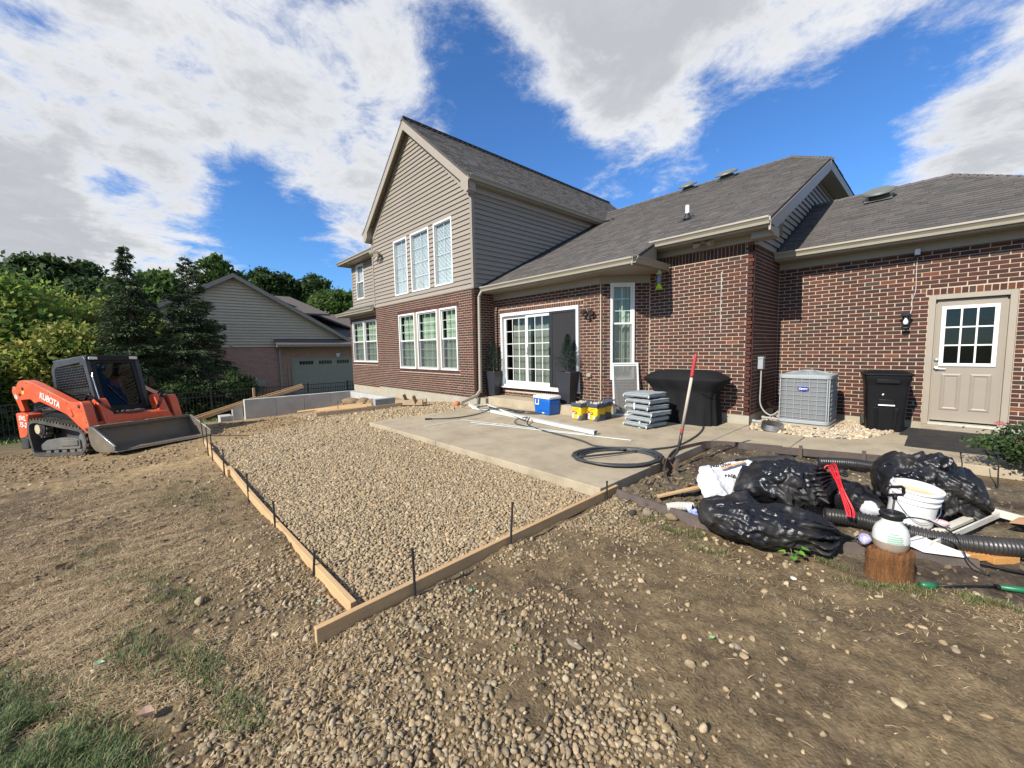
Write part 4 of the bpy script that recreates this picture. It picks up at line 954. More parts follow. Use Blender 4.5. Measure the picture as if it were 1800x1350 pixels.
# ------------------------------------------------------------------ grass and straw: real blades
def blades(name, X, Y, h, w, lean, cols, mat, z=None, flat=False):
    n = len(X); a = rg.uniform(0, 6.283, n); L = h * rg.uniform(.55, 1.25, n); b = hz(X, Y) if z is None else z
    dx, dy = np.cos(a), np.sin(a); sx, sy = -dy, dx; ln = rg.uniform(.2, 1.0, n) * lean
    base = np.stack([X, Y, b - .004], -1)
    mid = base + np.stack([dx * L * ln * .35, dy * L * ln * .35, L * (.55 if not flat else .10) * np.ones(n)], -1)
    tip = base + np.stack([dx * L * ln, dy * L * ln, L * (1 - .35 * ln) if not flat else L * rg.uniform(.02, .18, n)], -1)
    W = (w * rg.uniform(.7, 1.2, n))[:, None]; s = np.stack([sx, sy, np.zeros(n)], -1) * W
    V = np.stack([base - s, base + s, mid + s * .8, mid - s * .8, tip], 1).reshape(-1, 3)
    i = np.arange(n) * 5; F = np.concatenate([np.stack([i, i+1, i+2], -1), np.stack([i, i+2, i+3], -1), np.stack([i+3, i+2, i+4], -1)])
    C = cols[rg.integers(0, len(cols), n)] * rg.uniform(.7, 1.25, (n, 1)); C = np.concatenate([C, C, C])
    return stuff(link(name, npmesh(name, V, F, mat, C)))
M_leaf = pm('leafage', (1, 1, 1), (.8, .8, .8), sc=20, rough=.6, attr=True)
GREEN = np.array([(.070,.125,.024),(.052,.100,.020),(.105,.155,.032),(.125,.155,.045)])
STRAW = np.array([(.34,.25,.13),(.26,.18,.09),(.40,.31,.18),(.22,.14,.08)])
def patch(cx, cy, rx, ry, n, rot=0):
    a = rg.normal(0, .5, (n, 2)); c, s = math.cos(rot), math.sin(rot); X = cx + (a[:, 0] * rx * c - a[:, 1] * ry * s); Y = cy + (a[:, 0] * rx * s + a[:, 1] * ry * c); return X, Y
Xs, Ys = [], []
for a in ((-2.62, -.54, .52, .20, 9000, .35), (-2.20, -.24, .26, .12, 2200, .4), (-3.05, -.78, .4, .18, 3500, .3), (-2.5, .12, .3, .1, 700, .3), (-2.08, .2, .25, .1, 500, .3), (-2.9, -.15, .4, .15, 900, .2)): q = patch(*a); Xs.append(q[0]); Ys.append(q[1])
X = np.concatenate(Xs); Y = np.concatenate(Ys); k = fbm(X * 5, Y * 5, 90, 3) > .36; blades('lawn_grass', X[k], Y[k], .062, .0014, 1.1, np.concatenate([GREEN, GREEN, STRAW[:1]]), M_leaf)
Xs, Ys = [], []
for a in ((-5.9, .45, .9, .14, 1500, .05), (-6.3, .15, .5, .15, 700, 0), (-3.9, -.15, .5, .25, 1500, .2), (-3.35, .08, .45, .2, 1500, .2), (-5.0, -.45, .7, .25, 1200, 0), (-4.4, -.3, .6, .3, 900, 0), (-1.70, 3.33, .16, .10, 700, .6), (-1.47, 3.20, .14, .08, 600, .5), (-1.15, 3.08, .16, .07, 450, .4), (-1.32, 3.33, .10, .06, 250, 0),
          (-.22, 3.40, .16, .06, 700, .3), (-.02, 3.50, .25, .06, 600, .3), (.16, 3.60, .2, .06, 800, .3), (.34, 3.62, .12, .06, 500, 0), (-.48, 3.55, .12, .05, 250, 0), (-.75, 3.57, .12, .05, 200, 0)): q = patch(*a); Xs.append(q[0]); Ys.append(q[1])
X = np.concatenate(Xs); Y = np.concatenate(Ys); k = fbm(X * 9, Y * 9, 91, 3) > .42; blades('grass_tufts', X[k], Y[k], .045, .0012, 1.2, np.concatenate([GREEN, STRAW[:2]]), M_leaf)
Xs, Ys = [], []
for a in ((-4.3, -.2, 2.6, .9, 32000, 0), (-6.5, -.4, 3.0, 1.1, 22000, 0), (-3.3, -.35, 1.2, .35, 12000, .2), (-2.3, .45, .7, .35, 2500, .5), (-1.9, 2.0, .5, 2.0, 900, 0), (-.7, 3.0, 1.5, .5, 1100, .2), (-1.6, 2.9, .5, .4, 900, 0), (.35, 3.55, .3, .15, 900, 0), (-1.5, .5, .8, .5, 700, 0), (-9, .2, 3.5, 1.2, 9000, 0), (-.3, 2.2, 1.5, 1.2, 350, 0), (-.9, 5.2, 1.4, 1.2, 1500, 0)): q = patch(*a); Xs.append(q[0]); Ys.append(q[1])
X = np.concatenate(Xs); Y = np.concatenate(Ys); k = (fbm(X * 3, Y * 3, 92, 3) > .40) & (in_form(X, Y) < .3) & ~under_slab(X, Y); blades('straw', X[k], Y[k], .060, .0021, 1.3, STRAW * 1.25, M_leaf, z=hz(X[k], Y[k]) + rg.uniform(.003, .012, int(k.sum())), flat=True)
# lawn behind the fence line
X = rg.uniform(-24, -19.4, 9000); Y = rg.uniform(-9, 3, 9000); blades('lawn_grass', X, Y, .12, .012, 1.0, GREEN, M_leaf)

# ------------------------------------------------------------------ patio, walk, step
def slab(name, poly, z0, z1, mat=None):
    o = MB().prism([(x, y, z0) for x, y in poly], (0, 0, z1 - z0)).build(name, mat or M_patio, None, bevel=.008); return struct(o)
M_patio = pm('patio_concrete', (.40, .335, .232), (.33, .275, .190), sc=1.6, rough=.9, bump=.4, bsc=140, dirt=(.185, .145, .095), dsc=2.1, damt=.75, detail=8)
slab('patio', [(-8.03, 3.39), (-5.505, 3.39), (-5.505, 8.02), (-8.03, 8.02)], -.12, 0)
slab('patio', [(-5.495, 3.39), (-2.345, 3.39), (-2.345, 8.02), (-5.495, 8.02)], -.12, 0)
slab('walkway', [(-2.335, 6.30), (-1.405, 6.60), (-1.405, 7.55), (-2.20, 7.62), (-2.335, 8.0)], -.12, 0)
slab('walkway', [(-1.395, 6.603), (.22, 7.05), (.22, 9.49), (-.45, 9.49), (-.47, 8.75), (-.80, 7.80), (-1.395, 7.552)], -.12, 0)
slab('walkway', [(.23, 7.05), (4.5, 7.35), (4.5, 9.49), (.23, 9.49)], -.12, 0)
MB().box((-8.19, 6.72, -.05), (-5.12, 7.30, .205)).build('door_step', M_patio, None, bevel=.01)
ds_ = bpy.data.objects['door_step.001'] if 'door_step.001' in bpy.data.objects else bpy.data.objects['door_step']; struct(ds_); ds_.name = 'patio_step'
MB().box((-8.55, 6.64, -.1), (-8.2, 7.28, .16)).build('step_base', M_found, None); struct(bpy.data.objects['step_base'])
# rock bed by the wall
Ps, Ss, Ts = [], [], []
PAL = np.array([(.52,.43,.29),(.46,.35,.22),(.56,.48,.36),(.38,.31,.22),(.50,.38,.25),(.33,.29,.24)])
for lay in (0, 1):
    x, y = jitter_grid(-2.28, -.46, 7.60, 9.55, .052, rg); lim = np.interp(x, [-2.3, -2.2, -1.4, -.8, -.47], [8.0, 7.66, 7.60, 7.85, 8.8]); k = (y > lim); x, y = x[k], y[k]
    n = len(x); r = rg.uniform(.022, .042, n); S = np.stack([r * rg.uniform(1, 1.5, n), r * rg.uniform(.7, 1, n), r * rg.uniform(.35, .6, n)], -1); Ps.append(np.stack([x, y, np.full(n, -.028 + lay * .022) + rg.uniform(0, .015, n)], -1)); Ss.append(S); Ts.append(tints(n, rg, 1, [1/6.]*6))
stone_cloud('landscape_rocks', np.concatenate(Ps), np.concatenate(Ss), np.concatenate(Ts), M_stone, 12)
PAL = PALs
# ================================================================== FORMWORK
M_lumber = pm('pine_lumber', (.56, .37, .185), (.47, .29, .135), sc=3.5, rough=.75, bump=.25, bsc=30, stretch=(1, 9, 9), dirt=(.34, .26, .18), dsc=3, damt=.45)
M_lumberY = pm('pine_lumber_cross', (.52, .34, .17), (.42, .26, .12), sc=3.5, rough=.78, bump=.25, bsc=30, stretch=(9, 1, 9), dirt=(.30, .23, .16), dsc=3, damt=.5)
M_oldwood = pm('weathered_lumber', (.36, .27, .17), (.24, .17, .11), sc=3, rough=.85, bump=.3, stretch=(1, 8, 8))
def board(name, p, q, w, h, mat, label, cat='board', group=None, bevel=.003, warp=0):
    """a board whose top edge runs p->q (centre line); standing on edge: thickness w, height h"""
    p = Vector(p); q = Vector(q); d = q - p; L_ = d.length; t = thing_mesh = None
    mb = MB(); n = 10; sd = Vector((-d.y, d.x, 0)).normalized(); V = []; F = []
    for i in range(n + 1):
        s = i / n; c = d * s + sd * (math.sin(s * 3.1) * warp)
        for a, b in ((-1, 0), (1, 0), (1, -1), (-1, -1)): V.append(c + sd * a * w / 2 + Vector((0, 0, b * h)))
    for i in range(n):
        for k in range(4): F.append((4*i+k, 4*i+(k+1)%4, 4*i+4+(k+1)%4, 4*i+4+k))
    F += [(3, 2, 1, 0), (4*n, 4*n+1, 4*n+2, 4*n+3)]; mb.add(V, F)
    o = mb.build(name, mat, None, bevel=bevel); o.location = p; return tag(o, label, cat, group)
GB = 'form boards round the gravel bed'
board('form_board', (-2.285, .60, -.062), (-2.315, 3.66, -.025), .038, .092, M_lumberY, 'long pine form board on edge across the near end of the gravel bed', 'form board', GB, warp=.012)
board('form_board', (-2.37, .845, -.065), (-6.98, .835, -.155), .038, .089, M_lumber, 'long pine form board down the left side of the gravel, nearest the corner', 'form board', GB, warp=.02)
board('form_board', (-6.72, .795, -.150), (-8.95, .80, -.215), .036, .105, M_lumber, 'pine form board overlapping the outer end of the left side form', 'form board', GB, warp=.0)
board('form_board', (-8.85, .84, -.215), (-10.4, .86, -.30), .036, .09, M_lumber, 'farthest short pine form board on the left side near the loader bucket', 'form board', GB)
def stake(x, y, zt, zb, lx, ly, label, r=.009):
    t = thing('steel_stake', label, 'stake', (x, y, zb), group='black steel stakes along the form boards')
    mb = MB(); top = Vector((lx, ly, zt - zb)); n = 12; mb.tube([top * (i / n) for i in range(n + 1)], r, 8); mb.build('rod', M_black, t)
    mb = MB()
    for i in range(2, 11): mb.tube([top * (i / 12) - Vector((0, 0, .004)), top * (i / 12) + Vector((0, 0, .004))], r * .72, 6)
    mb = MB(); mb.tube([top - Vector((0, 0, .012)), top + Vector((0, 0, .002))], r * 1.25, 8); mb.build('head', M_black, t)
S_ = [(-2.255, 1.20, .20, -.17, .02, -.02, 'leaning black stake outside the near board, left of its middle'), (-2.262, 2.04, .245, -.17, .01, .03, 'tallest black stake outside the near board, right of its middle'), (-2.275, 3.41, .085, -.15, 0, 0, 'black stake at the patio end of the near board'),
      (-3.03, .80, .03, -.20, .02, .02, 'short leaning black stake nearest the corner of the left board'), (-4.10, .80, .10, -.23, -.02, 0, 'second black stake from the corner on the left board'), (-5.35, .80, .08, -.26, -.03, 0, 'third black stake from the corner on the left board'),
      (-6.93, .765, .10, -.30, -.05, .01, 'black stake at the lap joint of the left boards'), (-8.2, .765, .14, -.34, -.03, 0, 'black stake just beyond the lap joint of the left boards'), (-8.85, .77, .16, -.36, -.02, 0, 'tall black stake near the loader end of the left board'), (-10.2, .84, .16, -.42, -.14, -.02, 'farthest leaning black stake beside the loader bucket')]
for s in S_: stake(*s[:3], hzf(s[0], s[1]) - .1, *s[4:])
cb = MB().bar((-8.82, .80, .02), (-8.5, 1.35, -.02), .012, .012).build('cross_rod', M_black, None); tag(cb, 'thin black rod lying across the stakes at the far left board', 'rod')
# loose lumber lying on the gravel by the wall
o = board('form_board', (-11.0, 3.25, -.10), (-10.6, 5.45, -.03), .038, .10, M_oldwood, 'long weathered board on edge across the far gravel', 'form board', GB)
o = board('form_board', (-10.9, 5.42, .02), (-9.76, 5.66, .10), .040, .145, M_oldwood, 'front board of the pair held by wedges beside the concrete block', 'form board', 'wedged boards by the concrete wall')
o = board('form_board', (-10.9, 5.56, .04), (-9.80, 5.80, .12), .040, .145, M_oldwood, 'rear board of the pair held by wedges beside the concrete block', 'form board', 'wedged boards by the concrete wall')
for x, lab in ((-10.55, 'left tilted wood wedge on the boards by the concrete block'), (-10.0, 'right tilted wood wedge on the boards by the concrete block')):
    o = MB().obox((0, 0, 0), (.05, .09, .30), (.5, .35, 0)).build('wedge', M_oldwood, None, bevel=.003); o.location = (x, 5.55, .10); tag(o, lab, 'wedge', 'wedges by the concrete wall')
for i, (a, b, w) in enumerate((((-14.1, 3.62, -.27), (-12.7, 5.2, -.16), .14), ((-13.7, 3.75, -.25), (-12.3, 5.3, -.13), .12), ((-13.1, 3.9, -.26), (-11.9, 5.15, -.13), .09), ((-12.6, 3.7, -.27), (-11.7, 4.9, -.14), .09))):
    a = Vector(a); b = Vector(b); a.z = hzf(a.x, a.y) + .05; b.z = hzf(b.x, b.y) + .07
    o = MB().bar(a - (a + b) / 2, b - (a + b) / 2, w, .035).build('plank', M_lumber, None, bevel=.003); o.location = (a + b) / 2
    tag(o, ['leftmost flat plank on the dirt inside the concrete corner', 'wide flat plank on the dirt inside the concrete corner', 'third flat plank from the left inside the concrete corner', 'narrow plank nearest the long weathered board'][i], 'plank', 'loose planks inside the concrete corner')

# ------------------------------------------------------------------ new concrete wall
M_newcon = pm('new_concrete', (.46, .46, .44), (.36, .36, .35), sc=2.5, rough=.85, bump=.25, bsc=50, dirt=(.24, .24, .23), dsc=.8, damt=.55)
cw = thing('concrete_wall', 'new grey poured concrete wall turning a corner beside the house', 'wall', (-15.2, 4, -.6), worldbuilt=True)
for i in range(4):
    y0 = 2.34 + i * .88; y1 = min(y0 + .874, 5.70)
    MB().box((-15.30, y0, -1.1), (-15.10, y1, .004)).build('wall_panel', M_newcon, cw, bevel=.006)
for i in range(4):
    x0 = -15.10 + i * .78; MB().box((x0 + .003, 5.70, -1.0), (x0 + .777, 5.90, -.006)).build('wall_panel', M_newcon, cw, bevel=.006)
MB().box((-15.30, 5.703, -1.0), (-15.10, 5.90, 0)).build('wall_panel', M_newcon, cw, bevel=.006)
MB().box((-11.98, 5.20, -.7), (-11.80, 5.86, -.01)).build('wall_end', pm('grey_block', (.27, .29, .31), rough=.85, bump=.2), cw, bevel=.006)
MB().box((-15.62, 2.05, -1.1), (-15.32, 2.32, -.22)).build('wall_pier', M_newcon, cw, bevel=.008)
MB().box((-15.95, 1.72, -1.2), (-15.4, 2.04, -.50)).build('footing', M_newcon, cw, bevel=.008)
for a, b, lab in (((-15.35, .70, -.62), (-15.34, 2.90, .02), 'lower of the long pine boards propped against the concrete wall'), ((-15.50, 1.05, -.48), (-15.48, 2.75, .00), 'upper of the long pine boards propped against the concrete wall'),
                  ((-15.55, 2.9, -.08), (-15.50, 4.2, .27), 'near board of the pair slanting up behind the concrete wall'), ((-15.75, 3.0, -.02), (-15.70, 4.22, .30), 'far board of the pair slanting up behind the concrete wall')):
    a = Vector(a); b = Vector(b); o = MB().bar(a - (a + b) / 2, b - (a + b) / 2, .045, .11).build('plank', M_lumber, None, bevel=.003); o.location = (a + b) / 2; tag(o, lab, 'plank', 'boards leaning round the concrete wall')
o = MB().box((-.035, -.03, -.5), (.035, .03, .42)).build('wood_stake', M_lumber, None); o.location = (-15.7, 2.72, -.10); tag(o, 'upright wooden stake behind the front end of the concrete wall', 'stake')
o = MB().tube([(0, 0, -.2), (.01, .01, .28)], .009, 6).build('steel_stake', M_black, None); o.location = (-12.6, 4.35, hzf(-12.6, 4.35)); tag(o, 'black stake standing in the dirt inside the concrete corner', 'stake')
o = MB().lathe([(.02, -.07), (.085, -.05), (.10, 0), (.085, .05), (.05, .075), (.01, .085)], 20).build('clay_ball', pm('terracotta', (.52, .17, .07), (.45, .15, .07), rough=.8, bump=.2), None, smooth=True); o.location = (-8.82, 6.14, .015); tag(o, 'rounded orange clay pot half sunk in gravel by the house wall', 'pot')
# lumps of earth piled inside the corner
def rock(name, loc, s, mat, label, cat, seed, sub=3, group=None):
    import bmesh
    bm = bmesh.new(); bmesh.ops.create_icosphere(bm, subdivisions=sub, radius=1)
    for v in bm.verts:
        q = v.co.copy(); k = 1 + .55 * (float(fbm(q.x * 1.2 + seed * 3, q.y * 1.2 + q.z * 1.7, seed)) - .5) * 2 * .6 + .12 * (float(fbm(q.x * 4 + q.z * 3, q.y * 4 + seed, seed + 5)) - .5); v.co = Vector((q.x * s[0], q.y * s[1], q.z * s[2])) * k
    me = bpy.data.meshes.new(name); bm.to_mesh(me); bm.free(); me.materials.append(mat); me.shade_smooth()
    o = bpy.data.objects.new(name, me); COL.objects.link(o); o.location = loc; return tag(o, label, cat, group)
M_earth = pm('dug_earth', (.26, .185, .10), (.15, .11, .065), sc=9, rough=.95, bump=.8, bsc=60)
for i, (x, y, s) in enumerate(((-13.6, 5.2, .26), (-13.1, 5.35, .22), (-12.6, 5.45, .20), (-14.2, 5.25, .18))):
    rock('earth_heap', (x, y, hzf(x, y) + .05), (s * 1.2, s, s * .62), M_earth, ['largest lump of dug earth inside the concrete corner', 'second lump of dug earth along the concrete wall', 'lump of dug earth nearest the grey block', 'small lump of dug earth by the corner of the wall'][i], 'earth heap', 40 + i, group='lumps of dug earth')

# ------------------------------------------------------------------ black fence
fence = thing('metal_fence', 'long black metal picket fence between the yard and the neighbouring house', 'fence', (-20.2, 2, -1.2), worldbuilt=True)
YS = [-10.8 + 1.83 * i for i in range(13)]
npk = 0
for i, y in enumerate(YS):
    MB().box((-20.235, y - .033, -1.6), (-20.165, y + .033, .06)).build('post', M_black, fence)
    if i == len(YS) - 1: break
    for z in (-.02, -.22, -1.05): MB().box((-20.215, y + .034, z - .014), (-20.185, y + 1.796, z + .014)).build('rail', M_black, fence)
pk = MB().box((-.008, -.008, -1.12), (.008, .008, .0)).mesh('picket', M_black)
for i in range(len(YS) - 1):
    for k in range(1, 16):
        o = bpy.data.objects.new('picket', pk); COL.objects.link(o); o.parent = fence; o.location = Vector((-20.20, YS[i] + .033 + 1.764 * k / 16, -.036)) - fence.location

# ------------------------------------------------------------------ neighbouring house
M_nsid = pm('neighbour_siding', (.52, .425, .30), (.48, .39, .275), sc=3, rough=.6, attr=True)
M_nbrick = pm('neighbour_brick', (.30, .155, .115), (.24, .12, .09), sc=9, rough=.9)
def brick_tex(mt, s=1.0):
    t = mt.node_tree; b = t.nodes['Principled BSDF']; l = t.links.new; co = t.nodes.new('ShaderNodeTexCoord'); mp = t.nodes.new('ShaderNodeMapping'); mp.inputs['Rotation'].default_value = (0, math.radians(90), math.radians(90)); l(co.outputs['Object'], mp.inputs[0])
    sx = t.nodes.new('ShaderNodeSeparateXYZ'); l(co.outputs['Object'], sx.inputs[0]); cx = t.nodes.new('ShaderNodeCombineXYZ'); l(sx.outputs[1], cx.inputs[0]); l(sx.outputs[2], cx.inputs[1])
    br = t.nodes.new('ShaderNodeTexBrick'); br.inputs['Scale'].default_value = 1; br.inputs['Brick Width'].default_value = .22; br.inputs['Row Height'].default_value = .075; br.inputs['Mortar Size'].default_value = .007
    br.inputs['Color1'].default_value = (.42, .20, .14, 1); br.inputs['Color2'].default_value = (.30, .145, .105, 1); br.inputs['Mortar'].default_value = (.48, .38, .31, 1); l(cx.outputs[0], br.inputs['Vector']); l(br.outputs['Color'], b.inputs['Base Color'])
brick_tex(M_nbrick)
NX = -29.0
nb = thing('neighbour_house', 'tan sided neighbouring house with brick garage front behind the black fence', 'house', (NX, 5, -1.25), worldbuilt=True)
nw = WallF((NX, 0, 0), (0, 1, 0), (1, 0, 0)); NPK, NPZ, NSL = 4.36, 6.20, .575
def nspan(z):
    h = (NPZ - z) / NSL; return (max(-1.6, NPK - h), min(10.8, NPK + h))
MB().box((NX - 8, -1.6, -1.6), (NX, 16.5, 1.885)).build('brick_wall', M_nbrick, nb)
siding(nb, nw, 1.89, NPZ - .03, nspan, ex=.174, lap=2.2)
for o in [c for c in bpy.data.objects if c.parent == nb and c.name.startswith('siding_plank')]: o.data.materials[0] = M_nsid
MB().prism([(NX - .001, -1.6, 1.886), (NX - .001, 10.8, 1.886), (NX - .001, 10.8, 2.5), (NX - .001, NPK, NPZ - .02), (NX - .001, -1.6, 2.77)], (-9, 0, 0)).build('upper_wall', M_nsid, nb)
M_nroof = pm('neighbour_shingle', (.125, .105, .092), (.085, .072, .066), sc=7, rough=.95, bump=.4, bsc=60, stretch=(1, 1, 3))
def nrf(P, th=.12): MB().prism([Vector(p) for p in P], (0, 0, -th)).build('roof', M_nroof, nb)
nrf([(NX + .35, 11.3, 2.25), (NX - 9, 11.3, 2.25), (NX - 9, NPK, 6.25), (NX + .35, NPK, 6.25)]); nrf([(NX + .35, -2.2, 2.48), (NX - 9, -2.2, 2.48), (NX - 9, NPK, 6.25), (NX + .35, NPK, 6.25)])
MB().prism([(NX + .36, 11.35, 2.18), (NX + .36, NPK, 6.22), (NX + .36, NPK, 5.98), (NX + .36, 11.35, 1.94)], (.03, 0, 0)).build('rake_board', M_trim, nb)
MB().prism([(NX + .36, -2.2, 2.46), (NX + .36, NPK, 6.22), (NX + .36, NPK, 5.98), (NX + .36, -2.2, 2.20)], (.03, 0, 0)).build('rake_board', M_trim, nb)
# rear roofs that step down to the right
nrf([(NX - 2, 6.3, 5.45), (NX - 2, 12.5, 3.2), (NX - 8, 12.5, 3.2), (NX - 8, 6.3, 5.45)]); nrf([(NX - 4, 5.6, 5.62), (NX - 4, 8.4, 5.62), (NX - 1, 10.2, 4.2), (NX - 1, 6.6, 4.2)])
nrf([(NX - 5, 8.9, 4.55), (NX - 5, 18.5, 4.55), (NX - .2, 18.5, 2.2), (NX - .2, 10.0, 2.2)]); nrf([(NX - 7, 7.4, 5.0), (NX - 7, 9.8, 5.0), (NX - 3, 10.4, 3.8), (NX - 3, 8.2, 3.8)])
MB().box((NX - 5.1, 8.9, 1.9), (NX - 5, 18.5, 4.5)).build('upper_wall', M_nsid, nb)
# pent roof, garage door, trim
nrf([(NX, 6.3, 2.45), (NX, 16, 2.45), (NX + .75, 16, 2.02), (NX + .75, 6.3, 2.02)], .05)
MB().box((NX + .70, 6.3, 1.88), (NX + .80, 16, 1.99)).build('gutter', M_trim, nb); MB().box((NX + .01, 6.32, 1.86), (NX + .72, 16, 1.90)).build('soffit', M_trim, nb)
gd = MB().box((NX - .02, 7.35, -1.25), (NX + .02, 12.2, 1.05)).build('garage_door', pm('garage_paint', (.33, .30, .235), rough=.5), nb)
for i in range(1, 4): MB().box((NX + .021, 7.35, -1.25 + .575 * i - .008), (NX + .026, 12.2, -1.25 + .575 * i + .008)).build('door_seam', M_trim, gd)
for y in (7.72, 8.92, 10.12, 11.3):
    MB().box((NX + .022, y, .70), (NX + .03, y + .85, .93)).build('pane', M_glass, gd); MB().box((NX + .019, y, .70), (NX + .0215, y + .85, .93)).build('pane_back', M_dark, gd)
    for k in range(1, 5): MB().box((NX + .031, y + .17 * k - .01, .70), (NX + .036, y + .17 * k + .01, .93)).build('muntin', M_trim, gd)
for a, b in (((NX, 7.22, -1.3), (NX + .05, 7.34, 1.17)), ((NX, 7.34, 1.06), (NX + .05, 12.3, 1.17))): MB().box(a, b).build('door_trim', M_trim, nb)
MB().prism([(NX + .02, 10.05, 1.42), (NX + .02, 10.36, 1.42), (NX + .02, 10.28, 1.16), (NX + .02, 10.13, 1.16)], (.08, 0, 0)).build('keystone', M_white, nb)
MB().box((NX + .03, 6.52, -1.3), (NX + .12, 6.64, 1.9)).build('downspout', M_gutter, nb); MB().box((NX + .02, 7.0, -1.3), (NX + .06, 7.05, .6)).build('conduit', M_gutter, nb)
MB().box((NX - .01, 1.6, 3.2), (NX + .05, 2.2, 4.3)).build('window', M_white, nb); MB().box((NX + .02, 1.67, 3.27), (NX + .055, 2.13, 4.23)).build('pane', M_glass, nb)
ut = thing('utility_box', 'small grey utility box on the brick wall of the neighbouring house', 'utility box', (NX + .06, 5.35, -.35)); MB().box((0, -.32, -.2), (.35, .32, .22)).build('body', M_gutter, ut, bevel=.03); MB().box((.351, -.28, -.12), (.37, .28, .15)).build('cover', M_found, ut)
# deck behind the spruces
dk = thing('wooden_deck', 'grey wooden deck rail glimpsed between the spruces on the left', 'deck', (-31, 0, -1), worldbuilt=True)
for z in (2.15, 1.45): MB().box((-30.05, -1.2, z - .05), (-29.95, 3.5, z + .05)).build('rail', M_found, dk)
for i in range(24): MB().box((-30.02, -1.2 + i * .2, 1.45), (-29.98, -1.17 + i * .2, 2.12)).build('baluster', M_found, dk)
for y in (-1.2, 1.1, 3.4): MB().box((-30.1, y - .07, -1.4), (-29.9, y + .07, 2.25)).build('post', M_found, dk)

# ================================================================== TREES
M_bark = pm('bark', (.12, .095, .07), (.07, .055, .042), sc=12, rough=.95, bump=.8, stretch=(3, 3, 1))
def leaf_mat(name, trans=.35, rough=.55):
    mt, t, b = new_mat(name); l = t.links.new; at = t.nodes.new('ShaderNodeAttribute'); at.attribute_name = 'col'; l(at.outputs['Color'], b.inputs['Base Color']); b.inputs['Roughness'].default_value = rough; b.inputs['Specular IOR Level'].default_value = .25
    tr = t.nodes.new('ShaderNodeBsdfTranslucent'); l(at.outputs['Color'], tr.inputs[0]); mx = t.nodes.new('ShaderNodeMixShader'); mx.inputs[0].default_value = trans; l(b.outputs[0], mx.inputs[1]); l(tr.outputs[0], mx.inputs[2]); l(mx.outputs[0], t.nodes['Material Output'].inputs[0]); return mt
M_foliage = leaf_mat('foliage', .45); M_needle = leaf_mat('needles', .12, .6)
def leaf_quads(C, size, cols, up=.3, asp=1.5):
    n = len(C); a = rg.normal(0, 1, (n, 3)); a /= np.linalg.norm(a, axis=1)[:, None]; b = rg.normal(0, 1, (n, 3)); b[:, 2] += up; b = np.cross(a, b); b /= np.linalg.norm(b, axis=1)[:, None] + 1e-9
    s = (size * rg.uniform(.6, 1.3, n))[:, None]; a = a * s * asp * .5; b = b * s * .5
    V = np.stack([C - a, C - b * .9, C + a, C + b * .9], 1).reshape(-1, 3); F = (np.arange(n) * 4)[:, None] + np.arange(4); return V, F, cols
def crown(n_clump, per, R, leaf, pal, seed, shell=.55, flat=1.0, holes=.0, spread=.16):
    """irregular crown: clumps of leaves spread through a lumpy ellipsoid; R = radii"""
    r2 = np.random.default_rng(seed); lob = r2.normal(0, 1, (9, 3)); lob /= np.linalg.norm(lob, axis=1)[:, None]
    d = r2.normal(0, 1, (n_clump, 3)); d /= np.linalg.norm(d, axis=1)[:, None]
    lump = 1 + .26 * np.max(np.clip(d @ lob.T - .55, 0, 1), axis=1) / .45 - .12; rad = (shell + (1 - shell) * r2.random(n_clump) ** .5) * lump
    C = d * rad[:, None] * np.array(R); C[:, 2] = np.where(C[:, 2] < -R[2] * .6, -R[2] * .6 + (C[:, 2] + R[2] * .6) * .3, C[:, 2])
    tone = r2.uniform(.72, 1.25, n_clump); base = np.array(pal)[r2.integers(0, len(pal), n_clump)]
    k = r2.normal(0, 1, (n_clump, per, 3)) * np.array((1, 1, .6)) * spread * (np.mean(R)) * r2.uniform(.6, 1.3, (n_clump, 1, 1)); P = (C[:, None] + k).reshape(-1, 3)
    col = (base * tone[:, None]).repeat(per, 0) * r2.uniform(.75, 1.25, (n_clump * per, 1)); return leaf_quads(P, np.full(len(P), leaf), col) + (C,)
def tree(name, label, cat, x, y, zb, h, R, pal, n_clump=220, per=60, leaf=.14, seed=1, group=None, trunk_r=.16, mesh=None):
    t = thing(name, label, cat, (x, y, zb), rz=0 if mesh is None else seed * 1.3, group=group)
    cz = h - R[2]
    if mesh is None:
        V, F, col, C = crown(n_clump, per, R, leaf, pal, seed); V = V + np.array((0, 0, cz)); cm = npmesh('crown', V, F, M_foliage, col)
        mb = MB(); mb.tube([(0, 0, -.3), (.03, .02, cz * .4), (-.05, .04, cz * .8), (0, 0, cz + R[2] * .3)], [trunk_r * 1.25, trunk_r, trunk_r * .75, trunk_r * .3], 8)
        r2 = random.Random(seed)
        for i in range(9):
            c = C[r2.randrange(len(C))]; z0 = cz - R[2] * .7 + r2.random() * R[2] * .7; mb.tube([(0, 0, z0), (c[0] * .5, c[1] * .5, (z0 + c[2] + cz) / 2 + .1), (c[0] * .92, c[1] * .92, c[2] + cz)], [trunk_r * .45, trunk_r * .28, trunk_r * .08], 5)
        tm = mb.mesh('trunk', M_bark, smooth=True); mesh = (cm, tm, h)
    s = h / mesh[2]; link('crown', mesh[0], t, loc=(0, 0, 0)).scale = (s, s, s); link('trunk', mesh[1], t, loc=(0, 0, 0)).scale = (s, s, s)
    return mesh
G_dark = [(.048,.085,.026),(.062,.105,.030),(.040,.070,.024)]; G_mid = [(.085,.15,.034),(.068,.12,.030),(.105,.165,.038)]; G_yel = [(.24,.32,.06),(.31,.35,.07),(.16,.26,.05),(.35,.34,.075),(.11,.20,.045)]; G_gold = [(.34,.35,.08),(.40,.36,.09),(.25,.30,.065),(.13,.22,.05)]
GR = 'broadleaf trees along the left edge of the yard'
